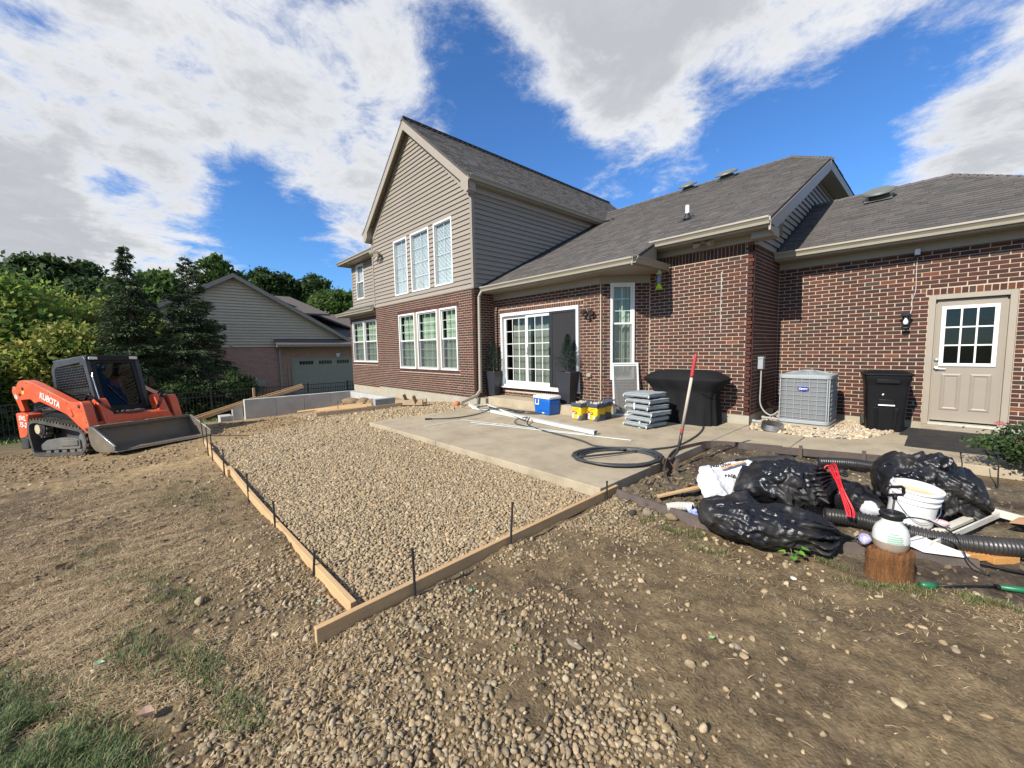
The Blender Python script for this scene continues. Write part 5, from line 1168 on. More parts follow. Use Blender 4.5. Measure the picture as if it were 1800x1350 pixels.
tree('maple_tree', 'wide yellow green maple at the left edge behind the loader', 'tree', -26.5, -4.2, -1.35, 5.9, (2.7, 2.7, 2.9), G_yel, 420, 75, .15, 3, GR)
tree('maple_tree', 'lower gold tinged maple whose boughs hang behind the loader arm', 'tree', -24.0, -2.2, -1.35, 3.9, (1.8, 1.7, 1.9), G_gold, 260, 70, .13, 4, GR)
tree('maple_tree', 'yellow green maple between the big maple and the first spruce', 'tree', -27.5, -.6, -1.35, 5.5, (1.6, 1.6, 2.4), G_gold, 240, 70, .14, 5, GR)
tree('maple_tree', 'dark green bushy tree low at the extreme left behind the fence', 'tree', -22.4, -5.3, -1.35, 3.3, (1.6, 1.7, 1.7), G_mid, 200, 70, .13, 6, GR)
GH = 'tall trees on the wooded rise beyond'
m1 = tree('oak_tree', 'tall dark tree standing highest on the wooded rise at left', 'tree', -58, -6.2, .5, 10.2, (2.7, 2.6, 3.9), G_dark, 300, 60, .34, 11, GH, .3)
m2 = tree('oak_tree', 'round dark tree right of the highest one on the rise', 'tree', -59, -3.9, 1.0, 9.6, (1.6, 1.7, 3.4), G_dark, 240, 60, .32, 12, GH, .3)
m3 = tree('oak_tree', 'dark spreading tree at the far left end of the rise', 'tree', -56, -9.3, .5, 8.9, (2.6, 2.6, 3.6), G_dark, 260, 60, .34, 13, GH, .3)
tree('oak_tree', 'dark tree filling the dip behind the golden maple', 'tree', -54, -2.2, 1, 7.4, (2.6, 2.8, 3.2), G_dark, 260, 60, .32, 14, GH, .3)
tree('oak_tree', 'mid green tree showing between the two spruce tops', 'tree', -50, 1.6, 1, 7.9, (2.4, 2.2, 3.0), G_mid, 260, 60, .3, 15, GH, .3)
tree('oak_tree', 'dark tree low behind the first spruce', 'tree', -50, -.8, .6, 6.6, (2.2, 2.4, 2.8), G_dark, 0, 0, 1, 3, GH, .3, m3)
tree('poplar_tree', 'open crowned tree rising behind the peak of the neighbouring roof', 'tree', -50, 6.1, 1, 10.2, (1.5, 1.5, 3.4), G_mid, 130, 55, .28, 16, GH, .25)
tree('poplar_tree', 'narrow tree top just right of the open crowned tree', 'tree', -50, 8.0, 1, 8.6, (.9, .9, 3.0), G_mid, 80, 55, .28, 17, GH, .2)
tree('oak_tree', 'dark treetop over the right slope of the neighbouring roof', 'tree', -60, 12.4, 2, 9.9, (2.6, 2.2, 3.4), G_dark, 240, 60, .32, 18, GH, .3)
tree('oak_tree', 'mid green treetop between the roof ridge and the big dark crown', 'tree', -60, 14.9, 2, 9.7, (2.2, 1.9, 3.2), G_mid, 0, 0, 1, 6, GH, .3, m2)
tree('oak_tree', 'big dark crown over the low roof of the neighbouring house', 'tree', -60, 18.2, 2, 9.9, (2.3, 2.2, 3.6), G_dark, 260, 60, .32, 20, GH, .3)
tree('oak_tree', 'bright green rounded tree beside the wing of the brick house', 'tree', -50, 17.6, 1, 7.8, (2.6, 2.6, 3.2), [(.10,.17,.035),(.08,.14,.03),(.07,.12,.03)], 260, 60, .30, 21, GH, .3)
tree('oak_tree', 'dark treetop touching the wing of the brick house', 'tree', -60, 24.5, 2, 8.2, (2.4, 2.4, 3.4), G_dark, 0, 0, 1, 9, GH, .3, m1)
# far hedge of woods behind everything
P = rg.normal(0, 1, (60, 3)); W = []
hx = rg.uniform(-92, -72, 900); hy = rg.uniform(-60, 40, 900); hzv = 1.5 + 3.5 * fbm(hy * .12, hx * .05, 55) + rg.uniform(0, 2.6, 900)
Cc = np.stack([hx, hy, hzv], -1); k = (Cc[:, None] + rg.normal(0, 1, (900, 45, 3)) * np.array((1.4, 1.4, .9))).reshape(-1, 3); tone = rg.uniform(.6, 1.2, 900).repeat(45)[:, None]
V, F, col = leaf_quads(k, np.full(len(k), .5), np.array(G_dark)[rg.integers(0, 3, len(k))] * tone); stuff(link('woods', npmesh('woods', V, F, M_foliage, col)))

def spruce(name, label, x, y, zb, h, rmax, seed, lean=0):
    t = thing(name, label, 'spruce', (x, y, zb), group='tall spruces behind the loader'); r2 = np.random.default_rng(seed)
    mb = MB(); mb.tube([(0, 0, -.3), (0, 0, h * .5), (lean, 0, h * .8), (lean, 0, h)], [.13, .09, .035, .008], 8); PT = []; CO = []; DR = []
    z = .35
    while z < h - .12:
        f = 1 - z / h; rad = rmax * (f ** .78) * (1 if f > .12 else .9); nb_ = int(6 + 7 * f) if f > .2 else 4
        for k in range(nb_):
            if r2.random() < .22: continue
            a = r2.uniform(0, 6.283); L_ = rad * r2.uniform(.6, 1.18) * (1.0 if f > .25 else r2.uniform(.5, 1.4)); up = .55 if f < .22 else .18 - .55 * f
            dirv = np.array((math.cos(a), math.sin(a), 0)); pts = []
            for s in (0, .35, .7, 1): pts.append(np.array((lean * z / h, 0, z)) + dirv * L_ * s + np.array((0, 0, L_ * (up * s - .22 * s * s + (.20 * s ** 3)))))
            mb.tube([tuple(p) for p in pts], [.018 + .02 * f, .014 + .01 * f, .009, .003], 4, cap=False)
            n = int((44 if f < .25 else 24) + 115 * L_ * (.5 if f < .2 else 1)); s = r2.random(n) ** .75; i = np.clip((s * 3).astype(int), 0, 2); w = s * 3 - i; PP = np.array(pts); base = PP[i] * (1 - w[:, None]) + PP[i + 1] * w[:, None]
            side = np.array((-dirv[1], dirv[0], 0)); lat = r2.normal(0, 1, n) * (.10 + .22 * L_ * (1 - s) ** .6) * (.5 if f < .2 else 1); hang = -np.abs(r2.normal(0, .10, n)) * (1 if f > .2 else .3)
            P_ = base + side * lat[:, None] + np.array((0, 0, 1)) * (hang + r2.normal(0, .02, n))[:, None]; PT.append(P_)
            dv = dirv * .8 + side * np.sign(lat)[:, None] * .75 + np.array((0, 0, -1)) * r2.uniform(0, .8, n)[:, None]; DR.append(dv)
            tone = r2.uniform(.7, 1.3); CO.append(np.array([(.038,.064,.028),(.050,.078,.030),(.028,.050,.025),(.070,.095,.034)])[r2.integers(0, 4, n)] * tone)
        z += .16 + .10 * f
    mb.build('trunk', M_bark, t, smooth=True)
    P_ = np.concatenate(PT); D = np.concatenate(DR); D /= np.linalg.norm(D, axis=1)[:, None]; n = len(P_); q = r2.normal(0, 1, (n, 3)); S = np.cross(D, q); S /= np.linalg.norm(S, axis=1)[:, None]
    L_ = r2.uniform(.08, .17, n)[:, None]; Wd = .022
    V = np.stack([P_ - S * Wd, P_ + S * Wd, P_ + D * L_ + S * Wd * .3, P_ + D * L_ - S * Wd * .3], 1).reshape(-1, 3); F = (np.arange(n) * 4)[:, None] + np.arange(4)
    link('crown', npmesh('crown', V, F, M_needle, np.concatenate(CO)), t, loc=(0, 0, 0)); return n
spruce('spruce_tree', 'dark spruce with ragged top standing directly behind the loader cab', -22.8, -.15, -1.35, 7.3, 1.85, 2, .06)
spruce('spruce_tree', 'wider dark spruce standing before the neighbouring gable', -22.6, 1.75, -1.35, 7.15, 2.2, 3, -.05)
GS_ = 'dark shrubs at the foot of the fence'
tree('shrub', 'dark evergreen shrub low by the fence right of the spruces', 'shrub', -21.6, 3.0, -1.35, 2.1, (.8, .9, 1.0), G_dark, 90, 60, .07, 31, GS_, .05)
tree('shrub', 'dark shrub below the spruces behind the bucket', 'shrub', -21.3, 1.2, -1.35, 1.7, (.7, 1.0, .9), G_dark, 90, 60, .07, 32, GS_, .05)
# ================================================================== COMPACT TRACK LOADER
M_orange = pm('orange_paint', (.66, .085, .022), (.58, .075, .022), sc=2.5, rough=.38, dirt=(.34, .20, .11), dsc=3.0, damt=.60, rvar=.12, bump=.05)
M_cabp = pm('cab_grey_paint', (.028, .030, .034), (.036, .038, .042), sc=3, rough=.45, dirt=(.14, .12, .09), dsc=3, damt=.3)
M_rubber = pm('track_rubber', (.030, .029, .028), (.055, .048, .040), sc=6, rough=.9, bump=.3, dirt=(.16, .12, .075), dsc=2.5, damt=.65)
M_usteel = pm('dusty_undercarriage', (.115, .118, .118), (.085, .082, .075), sc=5, rough=.7, metal=.2, dirt=(.24, .185, .12), dsc=3, damt=.6)
M_bucket = pm('worn_bucket_steel', (.135, .115, .088), (.18, .155, .12), sc=3, rough=.55, metal=.35, rvar=.15, bump=.15, dirt=(.22, .15, .075), dsc=1.8, damt=.6)
M_bright = pm('polished_steel', (.42, .41, .39), (.30, .28, .24), sc=4, rough=.35, metal=.8, rvar=.12)
LD = thing('track_loader', 'orange compact track loader with black cab and wide steel bucket parked on the dirt', 'track loader', (-13.07, -.63, -.64), rot=(math.radians(-.98), math.radians(-5.2), math.radians(28.24)))
def xz(poly, y0, y1): mb = MB(); mb.prism([(x, y0, z) for x, z in poly], (0, y1 - y0, 0)); return mb
def rounded(poly, r=.05, n=4):
    out = []; P = [Vector((a, b, 0)) for a, b in poly]; m_ = len(P)
    for i in range(m_):
        a, b, c = P[i-1], P[i], P[(i+1) % m_]; d1 = (a - b); d2 = (c - b); k = min(r, d1.length * .45, d2.length * .45); p = b + d1.normalized() * k; q = b + d2.normalized() * k
        for j in range(n + 1): t = j / n; s = p * (1-t)**2 + b * 2*t*(1-t) + q * t*t; out.append((s.x, s.y))
    return out
belt = rounded([(-1.0, .0), (.84, .0), (1.04, .20), (1.0, .44), (.84, .55), (-.80, .82), (-1.06, .78), (-1.13, .55)], .16, 5)
def offset(poly, d):
    out = []; n = len(poly)
    for i in range(n):
        a = Vector(poly[i-1]); b = Vector(poly[(i+1) % n]); t = (b - a).normalized(); out.append((poly[i][0] + t.y * d, poly[i][1] - t.x * d))
    return out
def resample(poly, n):
    P = [Vector(p) for p in poly]; L_ = [0]
    for i in range(len(P)): L_.append(L_[-1] + (P[(i+1) % len(P)] - P[i]).length)
    out = []
    for k in range(n):
        s = L_[-1] * k / n; i = max(j for j in range(len(P)) if L_[j] <= s + 1e-9); i = min(i, len(P) - 1); a, b = P[i], P[(i+1) % len(P)]; t = (s - L_[i]) / max(1e-6, (L_[i+1] - L_[i])); p = a.lerp(b, t); out.append((p.x, p.y, math.atan2(b.y - a.y, b.x - a.x)))
    return out
def smooth_(pts): return smoothpath(pts, 5)
for sgn in (-1, 1):
    ya, yb = sgn * .50, sgn * .87; y0, y1 = min(ya, yb), max(ya, yb)
    tr = MB(); bo = belt; bi = offset(belt, -.065); n = len(bo)
    V = [(x, y0, z) for x, z in bo] + [(x, y1, z) for x, z in bo] + [(x, y0, z) for x, z in bi] + [(x, y1, z) for x, z in bi]; F = []
    for i in range(n):
        j = (i + 1) % n; F += [(i, j, n+j, n+i), (2*n+j, 2*n+i, 3*n+i, 3*n+j), (j, i, 2*n+i, 2*n+j), (n+i, n+j, 3*n+j, 3*n+i)]
    tr.add(V, F); track = tr.build('track', M_rubber, LD, angle=35)
    for k, (x, z, a) in enumerate(resample(bo, 44)):
        lg = MB()
        for q, (u0, u1) in enumerate(((y0 + .01, (y0 + y1) / 2 - .01), ((y0 + y1) / 2 + .01, y1 - .01))):
            sh = .02 * (1 if q else -1); cx, cz = x - math.sin(a) * -0.018 + math.cos(a) * sh, z - math.cos(a) * .018 + math.sin(a) * sh
            lg.obox((cx, (u0 + u1) / 2, cz), (.060, u1 - u0, .045), (0, -a, 0))
        lg.build('track_lug', M_rubber, track)
    yc = sgn * .70
    fr = xz(rounded([(-.74, .13), (-.76, .25), (-.50, .35), (.0, .38), (.55, .36), (.70, .31), (.70, .13)], .05), yc - .13, yc + .15 if sgn > 0 else yc + .13).build('track_frame', M_usteel, LD, bevel=.008)
    MB().box((.05, yc - .15, .20), (.66, yc + .15, .32)).build('frame_cover', M_usteel, fr, bevel=.01)
    def wheel(x, z, r, w, mat, name, par=LD, hub=None):
        mb = MB(); prof = [(r * .3, -w/2), (r * .92, -w/2), (r, -w/2 + .01), (r, w/2 - .01), (r * .92, w/2), (r * .3, w/2)]; mb.lathe(prof, 24); mb.v = [(x + a, yc + c, z + b) for a, b, c in mb.v]; return mb.build(name, mat, par, angle=35)
    for x in (-.55, -.25, .05, .35, .60): wheel(x, .115, .095, .22, M_usteel, 'roller')
    wheel(.80, .28, .21, .20, M_usteel, 'idler_wheel'); sp = wheel(-.84, .60, .17, .16, M_cabp, 'sprocket')
    for k in range(10): a = k * math.tau / 10; MB().obox((-.84 + .18 * math.cos(a), yc, .60 + .18 * math.sin(a)), (.05, .10, .05), (0, -a, 0)).build('sprocket_tooth', M_usteel, sp)
    mb = MB(); mb.lathe([(.02, -.02), (.105, -.02), (.105, .02), (.02, .02)], 20); mb.v = [(-.84 + a, yc + sgn * .10 + c, .60 + b) for a, b, c in mb.v]; mb.build('motor_cover', pm('cream_dust', (.48, .42, .28), (.35, .30, .2), sc=8, rough=.8), sp)
    # chassis side above the track
    xz(rounded([(-1.30, .86), (-1.02, .96), (-.75, .97), (.85, .74), (1.02, .60), (1.02, .50), (.84, .60), (-.80, .87), (-1.12, .82), (-1.30, .62)], .04), min(sgn*.50, sgn*.64), max(sgn*.50, sgn*.64)).build('fender', M_black_plastic, LD)
    # loader arm
    arm = rounded([(-1.36, 1.34), (-1.36, 1.58), (-1.22, 1.70), (-.95, 1.70), (-.62, 1.60), (.62, 1.11), (.80, 1.09), (.98, 1.10), (1.05, 1.02), (1.17, .56), (1.15, .45), (1.06, .43), (.78, .62), (.45, .86), (-.50, 1.20), (-.70, 1.16), (-.82, 1.27), (-1.25, 1.27)], .07)
    a0, a1 = (sgn * .70, sgn * .86) if sgn > 0 else (sgn * .86, sgn * .70)
    am = xz(arm, a0, a1).build('lift_arm', M_orange, LD, bevel=.012)
    yo = sgn * .862
    xz(rounded([(.33, 1.10), (.62, .99), (.70, .82), (.62, .80), (.40, .96)], .05), min(yo, yo + sgn*.012), max(yo, yo + sgn*.012)).build('arm_pad', M_orange, am, bevel=.004)
    for x, z in ((-1.08, 1.52), (.92, 1.0), (1.08, .52), (-1.22, 1.40)):
        mb = MB(); mb.lathe([(.01, -.01), (.034, -.01), (.034, .01), (.01, .012)], 14); mb.v = [(x + a, yo + c, z + b) for a, b, c in mb.v]; mb.build('pivot_pin', M_cabp, am)
    # rear link and tower
    xz(rounded([(-1.62, 1.50), (-1.58, 1.60), (-1.48, 1.60), (-1.40, 1.45), (-1.20, 1.02), (-1.38, 1.02), (-1.46, 1.20), (-1.60, 1.42)], .05), min(sgn*.74, sgn*.83), max(sgn*.74, sgn*.83)).build('rear_link', M_orange, LD, bevel=.01)
    xz(rounded([(-1.52, .42), (-1.55, 1.0), (-1.28, 1.0), (-1.06, .93), (-1.12, .70), (-1.22, .45)], .05), min(sgn*.60, sgn*.85), max(sgn*.60, sgn*.85)).build('rear_panel', M_orange, LD, bevel=.015)
    xz(rounded([(-1.54, .18), (-1.53, .45), (-1.22, .45), (-1.24, .18)], .04), min(sgn*.60, sgn*.84), max(sgn*.60, sgn*.84)).build('rear_bumper', M_cabp, LD, bevel=.015)
    # cylinders
    mb = MB(); mb.tube([(-1.0, sgn*.60, 1.02), (.1, sgn*.60, .95)], .05, 12); mb.tube([(.1, sgn*.60, .95), (.85, sgn*.62, .92)], .025, 10); mb.build('lift_cylinder', M_cabp, LD, angle=40)
    mb = MB(); mb.tube([(-.98, sgn*.70, 1.08), (-.6, sgn*.70, 1.14), (-.3, sgn*.70, 1.05), (.1, sgn*.72, 1.0)], .018, 8); mb.tube([(-.98, sgn*.76, 1.02), (-.5, sgn*.76, 1.06), (.0, sgn*.76, .98)], .014, 8); mb.build('hose', M_black_plastic, LD)
    # inner torque plates that carry the bucket
    xz(rounded([(.80, 1.12), (.93, 1.14), (1.02, 1.02), (1.26, .52), (1.22, .40), (1.08, .38), (.90, .80), (.80, .98)], .05), min(sgn*.42, sgn*.60), max(sgn*.42, sgn*.60)).build('tilt_arm', M_orange, LD, bevel=.012)
    for k in range(3): mb = MB(); mb.tube(smooth_([(.70, sgn*(.63 + .02*k), 1.12), (.88, sgn*(.64 + .015*k), 1.20 + .02*k), (1.02, sgn*(.50 + .03*k), 1.0), (1.12, sgn*(.36 + .02*k), .80)]), .011, 6); mb.build('hose', M_black_plastic, LD, smooth=True)
    for x, z in ((1.10, .66), (1.13, .56), (.98, .90), (-1.30, 1.62), (-.9, 1.62), (-.1, 1.34), (.5, 1.10)): mb = MB(); mb.lathe([(.001, -.004), (.013, -.004), (.011, .006), (.001, .008)], 6); mb.v = [(x + a, yo + sgn*c, z + b) for a, b, c in mb.v]; mb.build('bolt', M_usteel, am)
    mb = MB(); mb.tube([(.90, sgn*.655, 1.05), (1.10, sgn*.655, .55)], .034, 10); mb.build('tilt_cylinder', M_cabp, LD)
# centre body
MB().box((-1.0, -.50, .30), (.95, .50, .80)).build('chassis', M_cabp, LD, bevel=.02)
xz(rounded([(-1.50, .45), (-1.52, 1.02), (-1.42, 1.30), (-1.20, 1.42), (-.70, 1.46), (-.70, .45)], .06), -.58, .58).build('engine_hood', M_black_plastic, LD, bevel=.02)
xz(rounded([(-1.1, 1.42), (-1.1, 1.62), (-.78, 1.62), (-.75, 1.42)], .05), .1, .35).build('exhaust_cover', M_black_plastic, LD)
# cab shell
MP = M_cabp
def cbar(a, b, w, h, name='cab_post', up=(0, 0, 1)): return MB().bar(a, b, w, h, up).build(name, MP, LD, bevel=.014)
for s in (-1, 1):
    pst = rounded([(-.80, .95), (-.82, 1.90), (-.70, 2.05), (.42, 2.09), (.50, 2.02), (.72, .86), (.64, .86), (.40, 1.88), (.32, 1.95), (-.62, 1.92), (-.70, 1.84), (-.68, .95)], .05)
    y0, y1 = (s * .48, s * .40) if s < 0 else (s * .40, s * .48)
    side = xz(pst, y0, y1).build('cab_side', MP, LD, bevel=.012)
    MB().box((-.68, min(s*.465, s*.44), 1.30), (.50, max(s*.465, s*.44), 1.38)).build('side_rail', MP, side)
    gl = MB(); yy = s * .42; gl.add([(-.69, yy, .95), (.58, yy, .95), (.36, yy, 1.92), (-.69, yy, 1.90)], [(0,1,2,3)]); gl.build('side_window', glass_mat('cab_glass', (.22, .27, .26), .03) if s < 0 else MATS['cab_glass'], side)
    gr_ = MB(); yy = s * .468
    k = -.66
    while k < .56:
        top = 1.92 if k < .36 else 1.92 - (k - .36) * 4.4
        gr_.box((k - .005, yy - .006, .97), (k + .005, yy + .006, max(1.0, top))); k += .056
    z = 1.0
    while z < 1.90: gr_.box((-.68, yy - .005, z - .005), (.60 - max(0, (z - .97)) * .235, yy + .005, z + .005)); z += .056
    gr_.build('side_grille', MP, side)
MB().box((-.80, -.46, 2.04), (.44, .46, 2.10)).build('cab_roof', MP, LD, bevel=.03)
MB().bar((.47, -.47, 2.03), (.47, .47, 2.03), .10, .13).build('roof_visor', M_black_plastic, LD, bevel=.02)
M_lamp = pm('work_light_lens', (.75, .75, .70), rough=.2)
for s in (-1, 1): MB().box((.515, s*.36 - .075, 1.995), (.545, s*.36 + .075, 2.055)).build('work_light', M_lamp, LD, bevel=.01)
# front door
def lerp(a, b, t): return tuple(x + (y - x) * t for x, y in zip(a, b))
F0, F1 = (.70, 0, .88), (.46, 0, 1.98)
dr = MB()
for s in (-1, 1): dr.bar((F0[0] + .012, s*.36, F0[2]), (F1[0] + .012, s*.36, F1[2]), .075, .035, up=(1, 0, 0))
for t, h in ((0.02, .10), (.975, .07)): p = lerp(F0, F1, t); dr.bar((p[0] + .014, -.40, p[2]), (p[0] + .014, .40, p[2]), .035, h, up=(0, 0, 1))
door_ = dr.build('cab_door', M_black_plastic, LD, bevel=.01)
g = MB(); g.add([(F0[0], -.40, F0[2]), (F0[0], .40, F0[2]), (F1[0], .40, F1[2]), (F1[0], -.40, F1[2])], [(0,1,2,3)]); g.build('pane', MATS['cab_glass'], door_)
mb = MB(); mb.tube([(.72, -.415, .98), (.76, -.44, 1.05), (.60, -.44, 1.62), (.57, -.415, 1.70)], .012, 8); mb.build('handle', M_metal, door_)
mb = MB(); mb.tube([(.705, .10, .93), (.66, -.06, 1.16), (.60, -.20, 1.42)], .008, 6); mb.build('wiper', M_black, door_)
# inside the cab
st = xz(rounded([(-.55, 1.0), (-.60, 1.65), (-.50, 1.68), (-.40, 1.12), (.0, 1.08), (.02, .98)], .05), -.25, .25).build('seat', M_black_plastic, LD, bevel=.02)
for s in (-1, 1): mb = MB(); mb.tube([(.05, s*.33, 1.0), (.10, s*.33, 1.25)], .018, 8); mb.lathe([(.03, 0), (.04, .04), (.03, .09), (.01, .10)], 12, (.10, s*.33, 1.25)); mb.build('joystick', M_black_plastic, LD)
MB().box((-.72, -.42, 1.0), (-.70, .42, 1.9)).build('rear_window', MATS['cab_glass'], LD)
MB().box((-.70, -.42, .82), (.62, .42, .95)).build('cab_floor', M_black_plastic, LD)
MB().box((.55, -.45, .72), (.80, .45, .90)).build('foot_step', M_black_plastic, LD, bevel=.015)
for i, (y, w, c) in enumerate(((-.28, .10, (.75, .50, .05)), (-.13, .06, (.7, .7, .66)), (-.04, .06, (.65, .65, .62)), (.12, .10, (.75, .75, .72)))): MB().box((.801, y, .775), (.804, y + w, .835)).build('warning_label', pm('label_%d' % i, c, rough=.5), LD)
mb = MB(); mb.bar((.60, .48, 1.55), (.58, .60, 1.58), .02, .02); mb.obox((.58, .62, 1.45), (.03, .12, .25), (0, 0, .3)); mb.build('mirror', M_black_plastic, LD)
MB().bar((1.05, -.70, .58), (1.05, .70, .58), .13, .13).build('cross_tube', M_orange, LD, bevel=.02)
xz(rounded([(1.02, .30), (1.02, .74), (1.10, .78), (1.20, .72), (1.22, .30)], .03), -.56, .56).build('attach_plate', M_orange, LD, bevel=.012)
MB().obox((1.10, -.05, .80), (.14, .34, .05)).build('latch', M_usteel, LD, bevel=.015)
# bucket
BW = .90
prof = [(1.24, .53), (1.25, .36), (1.29, .20), (1.38, .10), (1.52, .06), (2.0, .045)]
bk_ = MB(); th_ = .022; n = len(prof)
V = [(x, -BW, z) for x, z in prof] + [(x, BW, z) for x, z in prof] + [(x + .018, -BW, z + .02) for x, z in prof] + [(x + .018, BW, z + .02) for x, z in prof]; F = []
for i in range(n - 1): F += [(i, i+1, n+i+1, n+i), (2*n+i+1, 2*n+i, 3*n+i, 3*n+i+1)]
F += [(0, n, 3*n, 2*n), (n-1, 2*n+n-1, 3*n+n-1, n+n-1)]
bk_.add(V, F); bucket = bk_.build('bucket', M_bucket, LD, angle=50)
for s in (-1, 1):
    xz([(1.22, .54), (1.32, .57), (1.42, .52), (2.02, .14), (2.01, .045), (1.52, .045), (1.38, .085), (1.27, .19), (1.22, .36)], s*BW - .012, s*BW + .012).build('bucket_side', M_bucket, bucket, bevel=.003)
    MB().bar((1.38, s*BW, .548), (2.02, s*BW, .145), .035, .03).build('side_edge', M_bright, bucket, bevel=.004)
MB().box((1.21, -BW, .51), (1.35, BW, .57)).build('bucket_lip', M_bucket, bucket, bevel=.01)
for y0, y1 in ((-.80, -.25), (.02, .55)): MB().box((1.17, y0, .565), (1.38, y1, .585)).build('lip_plate', M_bright, bucket, bevel=.004)
MB().prism([(1.90, -BW - .01, .070), (2.08, -BW - .01, .050), (2.08, -BW - .01, .036), (1.90, -BW - .01, .038)], (0, 2 * BW + .02, 0)).build('cutting_edge', M_bright, bucket, bevel=.002)
for i in range(7): MB().lathe([(.014, 0), (.014, .012), (.006, .016)], 8, (1.95, -BW + .12 + i * .27, .064)).build('bolt', M_usteel, bucket)
# lettering
M_wt = pm('white_lettering', (.82, .82, .80), rough=.4)
ang = math.atan2(1.11 - 1.60, .62 + .62)
fr4 = frame4((-.09, -.8635, 1.195), (math.cos(ang), 0, math.sin(ang)), (-math.sin(ang), 0, math.cos(ang)))
text_mesh('KUBOTA', .185, M_wt, 'lettering', LD, fr4, .002, .004, 1.0)
fr4 = frame4((-1.30, -.853, .87), (1, 0, -.10), (.10, 0, 1)); text_mesh('SVL', .15, M_wt, 'lettering', LD, fr4, .002, .003, 1.25, .2)
fr4 = frame4((-1.30, -.853, .72), (1, 0, -.10), (.10, 0, 1)); text_mesh('75-2', .15, M_wt, 'lettering', LD, fr4, .002, .003, 1.1, .2)
MB().box((-1.12, -.866, 1.40), (-1.02, -.863, 1.47)).build('decal', pm('yellow_decal', (.75, .45, .03), rough=.5), LD)
MB().obox((-1.46, -.833, 1.36), (.13, .004, .09), (0, .5, 0)).build('decal', pm('grey_decal', (.45, .5, .45), rough=.5), LD)
# ================================================================== THINGS ON THE PATIO
def n3(p, s=1.0, sd=0): return float(fbm(p[0] * s + p[2] * s * .7 + sd * 1.3, p[1] * s - p[2] * s * .6 + sd * 2.1, sd, 4)) - .5
M_pot = pm('anthracite_planter', (.018, .020, .027), (.022, .024, .031), sc=4, rough=.5, bump=.05)
M_fake = leaf_mat('artificial_needles', .1, .6)
def planter(x, y, z, h, w, label, seed, rz):
    t = thing('potted_evergreen', label, 'potted tree', (x, y, z), rz=rz, group='dark planters beside the sliding door'); mb = MB(); b, tp = w * .31, w * .5
    V = [(sx * q, sy * q, zz) for q, zz in ((b, 0), (tp, h), (tp - .018, h), (tp - .03, h - .06)) for sx, sy in ((-1,-1),(1,-1),(1,1),(-1,1))]
    F = [(3,2,1,0)] + [(4*i+k, 4*i+(k+1)%4, 4*i+4+(k+1)%4, 4*i+4+k) for i in range(3) for k in range(4)] + [(12,13,14,15)]; mb.add(V, F); mb.build('pot', M_pot, t, bevel=.006)
    r2 = np.random.default_rng(seed); mb = MB(); H_ = .80
    mb.tube([(0, 0, h - .06), (0, 0, h + H_ * .9)], [.014, .004], 6); P = []; D = []
    for i in range(150):
        f = i / 150; zz = h + .02 + H_ * f; rad = .25 * (1 - f) ** .85 + .015; a = i * 2.4 + r2.uniform(-.4, .4); L_ = rad * r2.uniform(.7, 1.15); d = np.array((math.cos(a), math.sin(a), .45)); n = 46
        s = r2.random(n) ** .7; P.append(np.array((0, 0, zz)) + d * L_ * s[:, None] + r2.normal(0, .012, (n, 3))); dd = d + r2.normal(0, .7, (n, 3)); D.append(dd)
    mb.build('stem', M_bark, t); P = np.concatenate(P); D = np.concatenate(D); D /= np.linalg.norm(D, axis=1)[:, None]; n = len(P); S = np.cross(D, r2.normal(0, 1, (n, 3))); S /= np.linalg.norm(S, axis=1)[:, None]
    V = np.stack([P - S * .0028, P + S * .0028, P + D * .04], 1).reshape(-1, 3); F = (np.arange(n) * 3)[:, None] + np.arange(3); C = np.array([(.022, .040, .030), (.030, .052, .036), (.016, .030, .024)])[r2.integers(0, 3, n)]
    link('foliage', npmesh('foliage', V, F, M_fake, C), t, loc=(0, 0, 0))
    import bmesh
    for i in range(16):
        a = r2.uniform(0, 6.28); rr = r2.uniform(.05, tp - .05); bm = bmesh.new(); bmesh.ops.create_icosphere(bm, subdivisions=1, radius=1)
        me = bpy.data.meshes.new('pebble'); bm.to_mesh(me); bm.free(); me.materials.append(pm('cream_pebble', (.55, .49, .40), rough=.8)); me.shade_smooth()
        o = bpy.data.objects.new('pebble', me); COL.objects.link(o); o.parent = t; o.location = (rr * math.cos(a), rr * math.sin(a), h - .035); o.scale = (.035, .027, .018); o.rotation_euler = (0, 0, a * 3)
planter(-8.33, 7.05, .207, .66, .36, 'left dark planter with small conifer beside the downspout', 1, .15)
planter(-5.72, 7.02, .207, .72, .40, 'right dark planter with conifer before the black door screen', 2, .1)

# cooler
M_blue = pm('cooler_blue', (.005, .105, .42), (.005, .095, .39), sc=3, rough=.35); M_cw = pm('cooler_white', (.72, .73, .74), rough=.4)
ck = thing('picnic_cooler', 'blue plastic cooler with white lid on the patio before the door step', 'cooler', (-5.96, 6.58, .0), rz=-.12)
def rbox(a, b, taper=.94):
    (x0, y0, z0), (x1, y1, z1) = a, b; cx, cy = (x0+x1)/2, (y0+y1)/2; hx, hy = (x1-x0)/2, (y1-y0)/2; mb = MB()
    V = [(cx + sx*hx*k, cy + sy*hy*k, z) for k, z in ((taper, z0), (1, z1)) for sx, sy in ((-1,-1),(1,-1),(1,1),(-1,1))]; mb.add(V, [(3,2,1,0),(4,5,6,7)] + [(k,(k+1)%4,4+(k+1)%4,4+k) for k in range(4)]); return mb
bd = rbox((-.27, -.17, .0), (.27, .17, .345), .90).build('body', M_blue, ck, bevel=.028); rbox((-.28, -.18, .348), (.28, .18, .415), 1.0).build('lid', M_cw, ck, bevel=.022)
MB().box((-.22, -.13, .412), (.22, .13, .425)).build('lid_top', M_cw, ck, bevel=.008)
mb = MB()
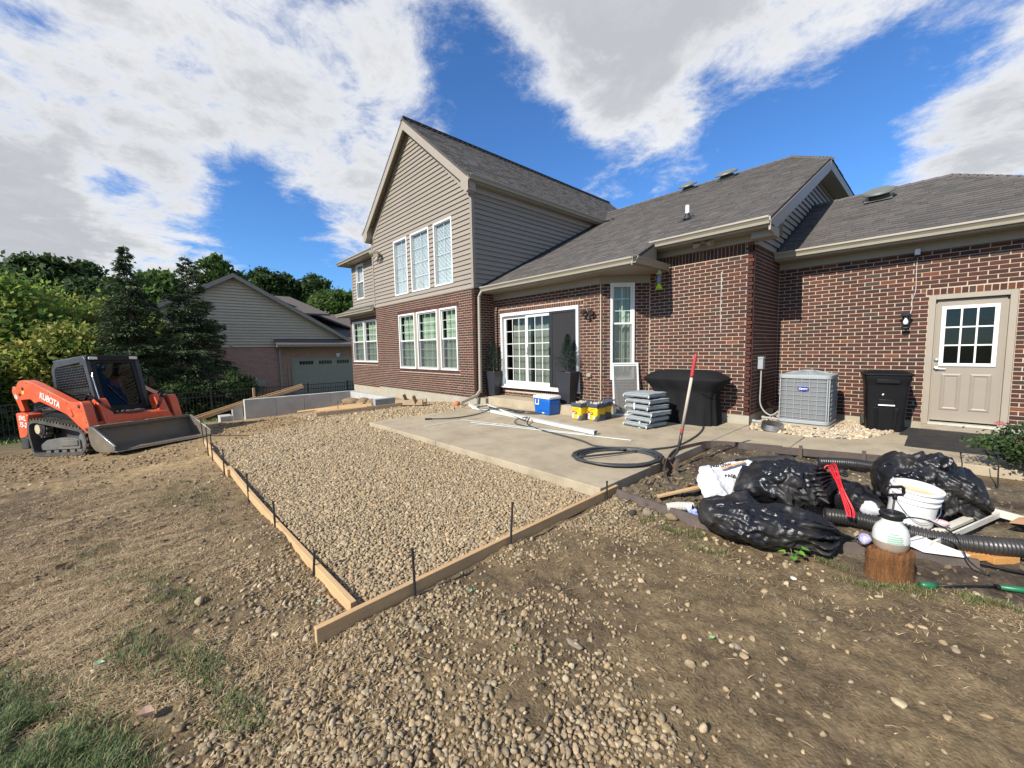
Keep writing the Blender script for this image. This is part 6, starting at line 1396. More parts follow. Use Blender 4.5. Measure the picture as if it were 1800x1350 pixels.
for a, b in (((-.285, -.075, .19), (-.272, -.052, .33)), ((-.285, .052, .19), (-.272, .075, .33)), ((-.285, -.052, .19), (-.272, .052, .213))): mb.box(a, b)
mb.build('handle', M_cw, ck, bevel=.005); mb = MB()
for a, b in (((-.19, -.187, .21), (-.165, -.174, .33)), ((-.085, -.187, .21), (-.06, -.174, .33)), ((-.165, -.187, .21), (-.085, -.174, .235))): mb.box(a, b)
mb.build('handle', M_cw, ck, bevel=.005); MB().box((.02, -.168, .03), (.09, -.150, .055)).build('drain_plug', M_cw, ck, bevel=.006)
MB().box((.276, -.10, .26), (.284, .10, .32)).build('grip', M_blue, ck, bevel=.003); MB().box((-.10, -.176, .09), (.20, -.166, .10)).build('rib', M_blue, ck)
o = MB().lathe([(.0, 0), (.16, .001), (.17, .003), (.155, .006), (.0, .007)], 24).build('patio_stain_disc', pm('rusty_disc', (.16, .10, .06), rough=.8), None); o.location = (-6.22, 6.42, .001); tag(o, 'flat rusty brown disc on the patio beside the blue cooler', 'disc'); o.name = 'metal_disc'

# yellow litter tubs
M_yel = pm('tub_yellow', (.72, .46, .012), (.66, .42, .012), sc=3, rough=.4, dirt=(.40, .27, .12), dsc=6, damt=.3); M_nav = pm('tub_navy', (.045, .060, .095), (.06, .075, .11), sc=3, rough=.45, dirt=(.2, .18, .15), dsc=5, damt=.3)
M_lab = pm('white_label', (.70, .68, .60), rough=.5); M_red = pm('red_label', (.50, .06, .04), rough=.5); M_ink = pm('black_ink', (.02, .02, .02), rough=.5)
def tub(x, y, rz, label, stones, front=0):
    t = thing('plastic_tub', label, 'bucket', (x, y, 0), rz=rz, group='yellow plastic tubs of stones by the patio door'); rbox((-.125, -.13, 0), (.125, .13, .27), .90).build('body', M_yel, t, bevel=.022)
    mb = MB(); w = .137
    for a, b in (((-w, -w-.005, .27), (w, -w+.012, .345)), ((-w, w-.007, .27), (w, w+.01, .345)), ((-w, -w+.012, .27), (-w+.015, w-.007, .345)), ((w-.015, -w+.012, .27), (w, w-.007, .345))): mb.box(a, b)
    mb.build('rim', M_nav, t, bevel=.004); MB().box((-w-.006, -w-.012, .295), (w+.006, -w-.006, .312)).build('rim_band', M_nav, t)
    mb = MB(); mb.prism([(.02, -.1275, .0), (.124, -.1275, .0), (.130, -.1275, .13)], (0, -.004, 0)); mb.build('shield', M_nav, t); mb = MB(); mb.prism([(.1265, -.10, .0), (.1265, .12, .0), (.1275, .10, .12), (.1275, -.05, .14)], (.004, 0, 0)); mb.build('shield', M_nav, t)
    for a, b, m_ in (((-.112, -.132, .03), (-.06, -.126, .14), M_lab), ((-.10, -.1335, .15), (-.066, -.127, .18), M_red), ((.045 - .02, -.1315, .04), (.075, -.124, .10), M_lab), ((-.10, -.1345, .10), (-.08, -.131, .12), M_ink)): MB().box(a, b).build('label', m_, t)
    mb = MB(); mb.lathe([(.001, 0), (.030, 0), (.030, .003), (.001, .003)], 18); mb.v = [(a - .018, -.1285 - c, b + .15) for a, b, c in mb.v]; mb.build('emblem', M_ink, t); mb = MB(); mb.lathe([(.001, 0), (.013, 0), (.013, .003), (.001, .003)], 14); mb.v = [(a - .018, -.1315 - c, b + .152) for a, b, c in mb.v]; mb.build('emblem', M_lab, t)
    mb = MB(); mb.tube([(-.137, -.05, .26), (-.150, -.11, .20), (-.12, -.15, .15), (-.04, -.155, .235), (.05, -.15, .25)], .005, 6); mb.build('handle', M_yel, t)
    if stones:
        for i in range(26):
            a = rock('stone', (0, 0, 0), (1, 1, 1), pm('river_stone', (.46, .38, .28), (.34, .28, .21), sc=14, rough=.85), 'x', 'stone', 60 + i, 2); del a['label']; del a['category']; a.parent = t
            a.location = (random.uniform(-.10, .10), random.uniform(-.10, .10), .325 + random.uniform(0, .035)); s = random.uniform(.018, .034); a.scale = (s * 1.3, s, s * .7); a.rotation_euler = (random.random(), random.random(), random.random() * 6)
        MB().box((-.12, -.12, .30), (.12, .12, .32)).build('stone_fill', M_ground, t)
    else:
        MB().box((-.12, -.12, .31), (.12, .12, .325)).build('lid', M_nav, t)
    MB().obox((.0, .17, .35), (.25, .16, .012), (.25, 0, 0)).build('lid_flap', M_nav, t, bevel=.004)
tub(-4.96, 6.50, -.15, 'front left yellow tub filled with stones, dark rim', True)
tub(-4.66, 6.62, -.12, 'front right yellow tub with a heap of stones under its open lid', True)
tub(-4.72, 6.93, -.15, 'rear right yellow tub nearest the leaning screen', False)
tub(-4.72, 6.60 + .02, 0, 'x', False) if False else None
# leaning window screen
ws = thing('window_screen', 'white framed insect screen leaning on the wall under the narrow window', 'window screen', (-4.52, 7.51, 0), rot=None); ws.rotation_euler = (math.radians(-9), 0, math.radians(45))
for a, b in (((-.28, -.012, 0), (-.245, .012, 1.13)), ((.245, -.012, 0), (.28, .012, 1.13)), ((-.245, -.012, 0), (.245, .012, .035)), ((-.245, -.012, 1.095), (.245, .012, 1.13))): MB().box(a, b).build('frame_bar', M_white, ws, bevel=.003)
MB().add([(-.245, 0, .035), (.245, 0, .035), (.245, 0, 1.095), (-.245, 0, 1.095)], [(0,1,2,3)]).build('mesh', screen_mat('leaning_screen_mesh', (.20, .205, .20), .62), ws)
MB().box((-.24, -.004, 1.06), (.24, -.001, 1.085)).build('pull_strip', M_white, ws)

# stack of cushions
M_cush = pm('cushion_fabric', (.27, .30, .31), (.235, .265, .275), sc=30, rough=.9, bump=.3, bsc=150); M_pipe = pm('cushion_piping', (.10, .115, .12), rough=.9); M_strap = pm('white_strap', (.66, .67, .68), rough=.8)
def cushion(i, z, dx, dy, rz, label, strap):
    t = thing('seat_cushion', label, 'cushion', (-3.64 + dx, 6.74 + dy, z), rz=rz, group='grey seat cushions stacked on the patio'); w, h = .265, .096; n = 14; V = []; F = []
    for s in (0, 1):
        for a in range(n + 1):
            for b in range(n + 1):
                u = a / n * 2 - 1; v = b / n * 2 - 1; e = max(abs(u), abs(v)); puff = (1 - e ** 4); cr = 1 - .035 * (1 - abs(u)) * (e == abs(v)) - .035 * (1 - abs(v)) * (e == abs(u))
                x = u * w * cr; y = v * w * cr; wr = .004 * math.sin(9 * u + i) * math.sin(7 * v + 2 * i)
                zz = h * .5 + (1 if s else -1) * (h * .30 + h * .17 * puff ** .6 + wr); V.append((x, y, zz))
    m_ = (n + 1) ** 2; ix = lambda a, b: a * (n + 1) + b
    for a in range(n):
        for b in range(n): F.append((ix(a,b), ix(a,b+1), ix(a+1,b+1), ix(a+1,b))); F.append((m_+ix(a,b), m_+ix(a+1,b), m_+ix(a+1,b+1), m_+ix(a,b+1)))
    ring = [ix(a, 0) for a in range(n + 1)] + [ix(n, b) for b in range(1, n + 1)] + [ix(a, n) for a in range(n - 1, -1, -1)] + [ix(0, b) for b in range(n - 1, 0, -1)]
    for k in range(len(ring)): p, q = ring[k], ring[(k + 1) % len(ring)]; F.append((p, q, m_ + q, m_ + p))
    mb = MB(); mb.add(V, F); mb.build('pad', M_cush, t, smooth=True)
    for s in (0, 1): pts = [V[(m_ if s else 0) + k] for k in ring]; mb = MB(); mb.tube([(x * 1.008, y * 1.008, z_) for x, y, z_ in pts], .006, 6, closed=True); mb.build('piping', M_cush if s else M_pipe, t, smooth=True)
    if strap is not None:
        for sx in strap: MB().prism([(sx - .018, -w - .006, .01), (sx + .018, -w - .006, .01), (sx + .022, -w - .012, -.11), (sx - .016, -w - .012, -.105)], (0, -.003, 0)).build('strap', M_strap, t)
    for cx, cy in ((-w, -w), (w, -w)): mb = MB(); mb.tube([(cx * .97, cy * .98, .05), (cx * 1.04, cy * 1.05, .03), (cx * .98, cy * 1.07, .0)], [.012, .010, .006], 6); mb.build('tie', M_strap, t, smooth=True)
cl = ['bottom grey cushion of the stack on the patio', 'second grey cushion from the bottom of the stack', 'third grey cushion from the bottom of the stack', 'fourth grey cushion, sticking out to the right of the stack', 'fifth grey cushion, just under the topmost one', 'topmost grey cushion of the stack beside the covered grill']
for i, (dx, dy, rz, st) in enumerate(((-.03, -.01, -.22, None), (.01, .0, -.16, (.04,)), (.04, .01, -.20, None), (0, .0, -.26, None), (.0, .02, -.20, (-.07,)), (-.04, .0, -.12, None))): cushion(i, .004 + i * .107, dx, dy, rz, cl[i], st)

# covered grill
M_cover = pm('black_cover_cloth', (.007, .007, .008), (.010, .010, .011), sc=4, rough=.8, bump=.3, bsc=12, spec=.2)
gr_t = thing('covered_grill', 'barbecue grill under a black cloth cover against the brick wall', 'grill', (-3.32, 7.60, 0))
def cover():
    nz_, na = 34, 96; V = []; F = []
    def foot(u, k):                      # rounded rectangle footprint, u in 0..1
        a = u * math.tau; c, s = math.cos(a), math.sin(a); e = 5.0; r = (abs(c) ** e + abs(s) ** e) ** (-1 / e); return r * c * k[0], r * s * k[1]
    prof = [(.58, .27, 0), (.57, .265, .25), (.56, .26, .50), (.57, .265, .62), (.64, .29, .70), (.74, .33, .80), (.755, .335, .835), (.72, .31, .87), (.60, .25, .94), (.50, .20, .985), (.30, .12, 1.0), (.02, .01, 1.005)]
    zs = np.linspace(0, len(prof) - 1, nz_)
    for t in zs:
        i = min(int(t), len(prof) - 2); f = t - i; a, b = prof[i], prof[i + 1]; kx, ky, z = (a[j] * (1 - f) + b[j] * f for j in range(3))
        for q in range(na):
            u = q / na; x, y = foot(u, (kx, ky)); ang = u * math.tau; low = max(0, 1 - z / .75)
            wv = (.034 * math.sin(ang * 9 + math.sin(ang * 3) * 2.5) + .018 * math.sin(ang * 17 + 1 + 2 * math.sin(ang * 2))) * (low ** .5) + .05 * n3((x * 2, y * 2, z * 2), 1.6, 4) * (1 if z < .95 else .4)
            r = math.hypot(x, y) + 1e-6; V.append((x * (1 + wv / r), y * (1 + wv / r), z + .015 * n3((x, y, z), 3, 9)))
    for i in range(nz_ - 1):
        for q in range(na): F.append((i*na+q, i*na+(q+1)%na, (i+1)*na+(q+1)%na, (i+1)*na+q))
    F.append(tuple(range((nz_-1)*na, nz_*na))); mb = MB(); mb.add(V, F); return mb
cover().build('cover', M_cover, gr_t, smooth=True)
for s in (-1, 1): mb = MB(); mb.tube([(.40, -.30, .62), (.50, -.32, .60), (.60, -.26, .62)], .006, 5); mb.build('strap', M_cover, gr_t); break

# long downspout, trims and rods on the slab
def lay(name, a, b, w, h, mat, label, cat, group=None, bevel=.003):
    a = Vector(a); b = Vector(b); o = MB().bar(a - (a + b) / 2, b - (a + b) / 2, w, h).build(name, mat, None, bevel=bevel); o.location = (a + b) / 2; return tag(o, label, cat, group)
M_alu = pm('grey_white_metal', (.50, .50, .48), (.44, .44, .42), sc=4, rough=.4)
ld = thing('loose_downspout', 'long pale grey rectangular downspout lying across the patio', 'downspout', (-5.84, 5.70, .002)); A, B = Vector((-7.83, 5.94, .045)) - ld.location, Vector((-3.86, 5.46, .045)) - ld.location
d_ = (B - A).normalized(); sd_ = Vector((-d_.y, d_.x, 0)); w_, h_ = .045, .035
def ringp(c, k): return [c + sd_ * sx * w_ * k + Vector((0, 0, sz * h_ * k)) for sx, sz in ((-1,-1),(1,-1),(1,1),(-1,1))]
V = ringp(A, 1) + ringp(B, 1) + ringp(B, .9) + ringp(B - d_ * .3, .9); mb = MB(); mb.add(V, [(0,1,2,3)] + [(k,(k+1)%4,4+(k+1)%4,4+k) for k in range(4)] + [(4+k,4+(k+1)%4,8+(k+1)%4,8+k) for k in range(4)] + [(8+k,8+(k+1)%4,12+(k+1)%4,12+k) for k in range(4)]); mb.build('pipe', M_alu, ld, bevel=.004)
mb = MB(); mb.add(V[12:16], [(0,1,2,3)]); mb.build('pipe_inside', M_dark, ld)
for f in (.16, .30, .79): c = A + (B - A) * f; mb = MB(); mb.bar(c - d_ * .012, c + d_ * .012, .098, .078); mb.build('band', M_alu, ld)
mb = MB(); mb.bar(A + d_ * .05, A - d_ * .16 + Vector((0, 0, .05)), .085, .07); mb.build('elbow', M_alu, ld, bevel=.006)
M_trimw = pm('white_trim_strip', (.64, .66, .62), rough=.45)
lay('trim_strip', (-6.35, 4.75, .012), (-3.21, 5.48, .012), .035, .010, M_trimw, 'longest thin white trim strip on the patio beside the hose coil', 'trim strip', 'white trim strips on the patio')
lay('trim_strip', (-6.75, 4.80, .012), (-4.0, 5.36, .014), .05, .006, M_trimw, 'wider pale trim strip beside the longest one on the patio', 'trim strip', 'white trim strips on the patio')
lay('trim_strip', (-6.1, 4.55, .010), (-5.75, 5.1, .010), .03, .006, M_trimw, 'short pale trim piece crossing the long strips', 'trim strip', 'white trim strips on the patio')
lay('trim_strip', (-6.70, 3.92, .010), (-6.66, 5.33, .010), .018, .008, M_white, 'thin white strip lying apart near the hose nozzle', 'trim strip', 'white trim strips on the patio')
lay('trim_strip', (-7.75, 6.30, .09), (-5.60, 5.46, .085), .035, .018, M_white, 'white strip lying aslant over the downspout and hose', 'trim strip', 'white trim strips on the patio')

# hose
M_hose = pm('hose_rubber', (.030, .033, .036), (.045, .048, .05), sc=10, rough=.45)
hs = thing('garden_hose', 'black garden hose coiled near the patio edge and running under the grill cover', 'hose', (-2.95, 4.5, 0))
O = hs.location; coil = []
cx, cy = -2.83, 4.53
e1 = Vector((.68, .73, 0)); e2 = Vector((-.73, .68, 0))
for k in range(0, 5 * 20 + 8):
    a = k / 20 * math.tau + 1.2; rr = .93 + .055 * math.sin(k * .31) + (-.07, .05, -.02, .10, .0, .06)[min(5, k // 20)] * .8 + (.06 if k > 60 else 0); z = .012 + .006 * (k // 20) + .004 * math.sin(k * 1.3); off = .035 * math.sin(k * .05 * 3)
    coil.append(Vector((cx + off, cy - off, z)) + e1 * (.55 * rr * math.cos(a)) + e2 * (.40 * rr * math.sin(a) * (1.0 if math.sin(a) > 0 else 1.12)))
pre = [(-5.5, 5.55, .095), (-5.3, 5.30, .03), (-4.9, 5.15, .014), (-4.4, 5.05, .014), (-3.8, 4.95, .014), (-3.45, 4.80, .014)]
post = [(-2.70, 5.15, .02), (-2.55, 5.6, .014), (-2.60, 6.3, .014), (-2.72, 6.9, .014), (-2.85, 7.3, .02)]
pth = smoothpath([Vector(p) for p in pre], 6) + coil + smoothpath([coil[-1]] + [Vector(p) for p in post], 6)
mb = MB(); mb.tube([p - O for p in pth], .0135, 8); mb.build('tube', M_hose, hs, smooth=True)
nz2_ = smoothpath([(-7.27, 4.43, .02), (-7.05, 4.75, .016), (-7.0, 5.2, .016), (-7.05, 5.6, .03), (-6.95, 6.0, .10), (-6.75, 6.35, .03), (-6.55, 6.45, .016), (-6.50, 6.25, .02), (-6.8, 5.95, .09), (-7.2, 5.95, .10), (-7.45, 6.2, .03), (-7.3, 6.45, .016), (-6.9, 6.35, .02), (-6.45, 6.15, .02), (-6.05, 6.35, .02), (-6.0, 6.5, .016), (-6.2, 6.5, .02), (-6.7, 6.1, .06), (-7.1, 5.75, .10), (-7.5, 5.8, .09), (-7.45, 6.05, .10)], 6)
h2 = thing('rubber_hose', 'shorter black hose with nozzle looped over the loose downspout', 'hose', (-7.0, 5.6, 0)); mb = MB(); mb.tube([p - h2.location for p in nz2_], .011, 8); mb.build('tube', M_hose, h2, smooth=True)
mb = MB(); mb.tube([Vector((-7.27, 4.43, .02)) - h2.location, Vector((-7.33, 4.33, .022)) - h2.location, Vector((-7.35, 4.30, .022)) - h2.location], [.016, .020, .020], 10); mb.build('nozzle', M_black, h2)
pp = MB(); pp.tube([p for p in smoothpath([(-5.62, 5.62, .085), (-5.75, 5.52, .06), (-5.72, 5.36, .02), (-5.50, 5.22, .016), (-5.1, 5.16, .016)], 6)], .011, 8); o = pp.build('rubber_hose', M_hose, None, smooth=True); tag(o, 'short length of black hose hooked over the middle of the downspout', 'hose')

# ------------------------------------------------------------------ shovel
sh = thing('digging_shovel', 'long handled shovel with red grip stuck upright in the dug soil', 'shovel', (-2.20, 4.80, -.03)); T0 = Vector((.20, .05, 1.385)); B0 = Vector((.045, .01, .30)); dd = (T0 - B0)
M_grip = pm('red_grip', (.42, .035, .04), rough=.6); M_hand = pm('worn_ash_handle', (.50, .44, .36), (.40, .34, .27), sc=5, rough=.7, stretch=(6, 6, 1)); M_rust = pm('rusted_steel', (.16, .10, .07), (.10, .07, .055), sc=8, rough=.75, metal=.3, bump=.2)
mb = MB(); mb.tube([B0 + dd * t for t in (.15, .5, .74)], [.0185, .018, .017], 12); mb.build('handle', M_hand, sh, smooth=True); mb = MB(); mb.tube([B0 + dd * t for t in (.74, .76, .97, .99, 1.0)], [.020, .021, .020, .018, .010], 12); mb.build('grip', M_grip, sh, smooth=True)
mb = MB(); mb.tube([B0 + dd * t for t in (.11, .155)], .0195, 12); mb.build('band', M_grip, sh); mb = MB(); mb.tube([B0 + dd * .11, B0, Vector((.02, -.01, .17)), Vector((-.035, -.04, .09)), Vector((-.05, -.05, .05))], [.0195, .019, .016, .013, .014], 10); mb.build('socket', M_black, sh, smooth=True)
V = []; F = []; n = 8
for i in range(9):
    t = i / 8; wv = .095 * (1 - max(0, t - .55) ** 1.8 * 3.2) * (1 if t > .06 else .9)
    for j in range(n + 1): s = j / n * 2 - 1; V.append((-.05 + s * wv * .68 - .03 * (1 - s * s), -.045 + s * wv * .73 + .03 * (1 - s*s), .085 - t * .24))
for i in range(8):
    for j in range(n): F.append((i*(n+1)+j, i*(n+1)+j+1, (i+1)*(n+1)+j+1, (i+1)*(n+1)+j))
mb = MB(); mb.add(V, F); bl = mb.build('blade', M_rust, sh, smooth=True); sm_ = bl.modifiers.new('thick', 'SOLIDIFY'); sm_.thickness = .004

# ------------------------------------------------------------------ steel edging
M_edge = pm('rusty_edging', (.085, .062, .052), (.055, .045, .042), sc=6, rough=.8, bump=.3, dirt=(.17, .13, .09), dsc=4, damt=.4)
def strip(pts, h, label, lean=.0, th=.008, name='steel_edging', n=6):
    P = smoothpath(pts, n); c = sum(P, Vector()) / len(P); V = []; F = []
    for i, p in enumerate(P):
        d = P[min(i+1, len(P)-1)] - P[max(i-1, 0)]; d.z = 0; d.normalize(); sd = Vector((-d.y, d.x, 0))
        for a, b in ((-1, 0), (1, 0), (1, -1), (-1, -1)): V.append(p - c + sd * (a * th / 2 + b * lean) + Vector((0, 0, b * h)))
    for i in range(len(P) - 1):
        for k in range(4): F.append((4*i+k, 4*i+(k+1)%4, 4*i+4+(k+1)%4, 4*i+4+k))
    F += [(3,2,1,0), tuple(4*(len(P)-1)+k for k in range(4))]; mb = MB(); mb.add(V, F); o = mb.build(name, M_edge, None); o.location = c; return tag(o, label, 'garden edging', 'brown metal garden edging round the soil bed')
strip([(-2.22, 3.52, -.01), (-1.75, 3.50, -.03), (-1.34, 3.50, -.04), (-.95, 3.62, -.045), (-.45, 3.83, -.05), (.24, 4.12, -.05)], .11, 'brown metal edging along the near side of the rubbish heap', .03, .022)
strip([(-1.46, 6.50, .03), (-2.22, 6.20, .035), (-2.38, 5.75, .05), (-2.42, 5.25, .055), (-2.24, 4.62, .05), (-2.06, 4.25, .03), (-1.88, 4.00, .01), (-1.72, 3.98, .0), (-1.55, 4.16, 0)], .11, 'brown metal edging curling round the shovel from the walkway', .0)
strip([(-1.52, 6.46, .02), (-.85, 6.66, .025), (.15, 6.98, .02)], .10, 'brown metal edging along the front of the walkway', .0)
for x, y in ((-1.25, 6.50), (-.62, 6.70)): o = MB().box((-.02, -.006, -.12), (.02, .006, .05)).build('edging_pin', M_edge, None); o.location = (x, y, .02); tag(o, 'brown steel edging pin by the walkway, %s one' % ('left' if x < -1 else 'right'), 'edging pin', 'edging pins')
o = MB().box((-.018, -.005, -.1), (.018, .005, .09)).build('edging_pin', M_edge, None, bevel=.003); o.location = (-2.10, 4.62, .02); o.rotation_euler = (.1, .1, .6); tag(o, 'short bent steel pin standing beside the shovel blade', 'edging pin')

# ------------------------------------------------------------------ rubbish heap
def bag_mat(name, col, rough):
    mt, t, b = new_mat(name); l = t.links.new; b.inputs['Base Color'].default_value = (*col, 1); co = t.nodes.new('ShaderNodeTexCoord')
    n1_ = t.nodes.new('ShaderNodeTexNoise'); n1_.inputs['Scale'].default_value = 3.5; n1_.inputs['Detail'].default_value = 7; l(co.outputs['Object'], n1_.inputs['Vector'])
    rmp = t.nodes.new('ShaderNodeMapRange'); rmp.inputs[1].default_value = .42; rmp.inputs[2].default_value = .66; rmp.inputs[3].default_value = rough; rmp.inputs[4].default_value = rough + .30; l(n1_.outputs['Fac'], rmp.inputs[0]); l(rmp.outputs[0], b.inputs['Roughness'])
    dm = t.nodes.new('ShaderNodeMapRange'); dm.inputs[1].default_value = .50; dm.inputs[2].default_value = .72; dm.inputs[4].default_value = .6; l(n1_.outputs['Fac'], dm.inputs[0]); mx = t.nodes.new('ShaderNodeMix'); mx.data_type = 'RGBA'; l(dm.outputs[0], mx.inputs[0]); mx.inputs[6].default_value = (*col, 1); mx.inputs[7].default_value = (.055, .048, .038, 1); l(mx.outputs[2], b.inputs['Base Color'])
    mp = t.nodes.new('ShaderNodeMapping'); mp.inputs['Scale'].default_value = (1, 2.6, 1.6); mp.inputs['Rotation'].default_value = (.3, .5, .8); l(co.outputs['Object'], mp.inputs[0]); n2_ = t.nodes.new('ShaderNodeTexNoise'); n2_.inputs['Scale'].default_value = 9; n2_.inputs['Detail'].default_value = 5; n2_.inputs['Distortion'].default_value = 1.6; l(mp.outputs[0], n2_.inputs['Vector'])
    ab = t.nodes.new('ShaderNodeMath'); ab.operation = 'SUBTRACT'; ab.inputs[1].default_value = .5; l(n2_.outputs['Fac'], ab.inputs[0]); a2 = t.nodes.new('ShaderNodeMath'); a2.operation = 'ABSOLUTE'; l(ab.outputs[0], a2.inputs[0]); bp = t.nodes.new('ShaderNodeBump'); bp.inputs['Strength'].default_value = .3; bp.inputs['Distance'].default_value = .03; bp.invert = True; l(a2.outputs[0], bp.inputs['Height']); l(bp.outputs[0], b.inputs['Normal'])
    b.inputs['Specular IOR Level'].default_value = .5; return mt
M_bag = bag_mat('black_bag_film', (.008, .008, .010), .27); M_wbag = bag_mat('white_bag_film', (.60, .62, .65), .35)
for n_ in M_wbag.node_tree.nodes:
    if n_.type == 'MAP_RANGE' and abs(n_.inputs[4].default_value - .6) < 1e-6: n_.inputs[4].default_value = .05
def bag(label, c, size, axis, seed, folds=22, knot=1.0, floor=-.12, tail=None, nu=150, nv=230, mat=None, name='rubbish_bag', sag=.0, blunt=.6, amp=1.0):
    """filled plastic bag: long axis runs towards the gathered neck"""
    ax = Vector(axis).normalized(); up = Vector((0, 0, 1)); sd = up.cross(ax).normalized(); upv = ax.cross(sd); c = Vector(c); t = thing(name, label, 'rubbish bag', (c.x, c.y, floor), group='rubbish bags on the soil heap'); V = np.zeros((nu * nv, 3)); u = np.repeat(np.linspace(0, 1, nu), nv); v = np.tile(np.arange(nv) / nv * math.tau, nu)
    body = np.sin(np.clip(u / .93, 0, 1) ** .9 * math.pi) ** blunt * (1 - .12 * u) + .02; neck = smooth01(u, .78, .93); body = body * (1 - neck) + neck * (.07 * (1 - .5 * smooth01(u, .93, .95)) + .12 * smooth01(u, .95, 1.0)) * knot; body[u < .02] *= .4
    fold = np.sin(v * folds + 3 * fbm(v * 1.2 + seed, u * 2, seed)) ; g = smooth01(u, .45, .9) * (1 - smooth01(u, .9, .97) * .4); rad = body * (1 + .24 * g * fold * (.4 + fbm(u * 5, v * 2, seed + 3)))
    X = (u - .5) * size[0]; Y = np.cos(v) * rad * size[1] / 2; Z = np.sin(v) * rad * size[2] / 2; k = 4.2 / max(size)
    rr_ = np.random.default_rng(seed); wx = fbm(X * 5 + seed, Y * 5 + Z * 3, seed + 1, 3) - .5
    for f_, am, kk in ((1.6, .19, 4), (3.8, .15, 4), (8.5, .105, 5), (19.0, .050, 6)):
        cr = 0
        for _ in range(kk):
            dn = rr_.normal(0, 1, 3) * np.array((.75, 1.2, 1.2)); dn /= np.linalg.norm(dn); cr = cr + np.abs(((X * dn[0] + Y * dn[1] + Z * dn[2]) * f_ + rr_.random() + wx * 1.1) % 1 * 2 - 1)
        q = 1 + am * amp * 2.2 * (cr / kk - .5) * (1 - neck * .7) * 2; Y = Y * q; Z = Z * q
    P = c.to_tuple(); W = np.stack([P[i] + ax[i] * X + sd[i] * Y + upv[i] * Z for i in range(3)], -1); W[:, 2] -= sag * np.abs(u - .35) ** 1.5; fl = floor + .012 + .02 * fbm(W[:, 0] * 9, W[:, 1] * 9, seed, 2); W[:, 2] = np.where(W[:, 2] < fl, fl + (W[:, 2] - fl) * .06, W[:, 2])
    i = np.arange(nu - 1)[:, None] * nv + np.arange(nv)[None]; j = np.arange(nu - 1)[:, None] * nv + (np.arange(nv)[None] + 1) % nv; F = np.stack([i, j, j + nv, i + nv], -1).reshape(-1, 4); W -= np.array(t.location); link('film', npmesh('film', W, F, mat or M_bag, smooth=True), t, loc=(0, 0, 0)); return t
b1 = bag('big glossy black rubbish bag tied with red string on top of the heap', (-.90, 4.24, .20), (1.0, .60, .44), (.62, .62, .14), 3, 26, floor=.02, blunt=1.15, amp=.62)
b2 = bag('long dusty black rubbish bag lying at the front of the heap', (-.84, 3.60, .02), (1.14, .54, .36), (.86, .46, -.08), 8, 16, floor=-.13, knot=1.3, amp=.60, blunt=.45)
b3 = bag('big smooth black rubbish bag behind the white bucket', (.02, 5.12, .11), (.94, .78, .58), (.70, .12, -.35), 12, 10, floor=-.10, knot=.8, amp=.7)
b4 = bag('small dusty black rubbish bag between the tied bag and the white bucket', (-.48, 4.72, .02), (.50, .42, .30), (.5, .7, .1), 17, 12, floor=-.08, nu=60, nv=100)
b5 = bag('flat torn black plastic bag behind the white printed bag', (-1.52, 4.62, -.01), (.80, .42, .20), (.55, .80, .25), 21, 8, floor=-.10, nu=70, nv=110)
b6 = bag('folded dark bag end at the left tip of the long dusty bag', (-1.30, 3.58, .0), (.34, .34, .26), (-.8, -.35, .1), 25, 9, floor=-.12, nu=60, nv=90)
# red tie
tie = thing('red_tie_string', 'red plastic tie string hanging from the neck of the big bag', 'string', (-.66, 4.55, .30)); M_rs = pm('red_string', (.62, .02, .03), rough=.4)
for i in range(6):
    w_ = (.0, .006, .016, .020, .034, .042)[i]; mb = MB(); mb.tube([p for p in smoothpath([(0, 0, .02), (.02 + w_, -.10, .03 + .01 * i), (.10 + w_, -.24 - .01 * i, -.06), (.17 + w_ * 1.4, -.37, -.19 - .01 * (i % 3)), (.20 + w_, -.42, -.26)], 6)], .0045, 5); mb.build('strand', M_rs, tie, smooth=True)
mb = MB(); mb.tube([(.03 * math.cos(a), .03 * math.sin(a) * .6, .03 * math.sin(a)) for a in [k * math.tau / 14 for k in range(14)]], .006, 6, closed=True); mb.build('knot', M_rs, tie, smooth=True)
# white printed bag
wb = thing('white_printed_bag', 'crumpled white plastic bag with black printing on the left of the heap', 'plastic bag', (-1.36, 4.16, .05)); XA = Vector((.70, .71, .06)).normalized(); YA = Vector((-.44, .52, .50)); YA = (YA - XA * YA.dot(XA)).normalized(); NA = XA.cross(YA)
def sheet_h(a, b): return .045 * n3((a * 6, b * 6, .3), 1, 31) * 2 + .02 * n3((a * 15, b * 15, .7), 1, 35) + .05 * math.exp(-((a + .17) ** 2 / .004)) * (b < .1)
V = []; F = []; nA = 60
def edge(t, s): return 1 + .22 * n3((t * 3.1, s * 2.7, 0), 1.5, 37) * 2
for i in range(nA + 1):
    for j in range(nA + 1):
        a = (i / nA * 2 - 1) * .27; b = (j / nA * 2 - 1) * .21; k = edge(i / nA, j / nA); a *= k; b *= k; a += b * .25; e = max(abs(i / nA * 2 - 1), abs(j / nA * 2 - 1)); V.append(XA * a + YA * b + NA * (sheet_h(a, b) - .05 * max(0, e - .8) / .2) + Vector((0, 0, .10)))
for i in range(nA):
    for j in range(nA): F.append((i*(nA+1)+j, (i+1)*(nA+1)+j, (i+1)*(nA+1)+j+1, i*(nA+1)+j+1))
mb = MB(); mb.add(V, F); fo_ = mb.build('film', M_wbag, wb, smooth=True); so = fo_.modifiers.new('thick', 'SOLIDIFY'); so.thickness = .006
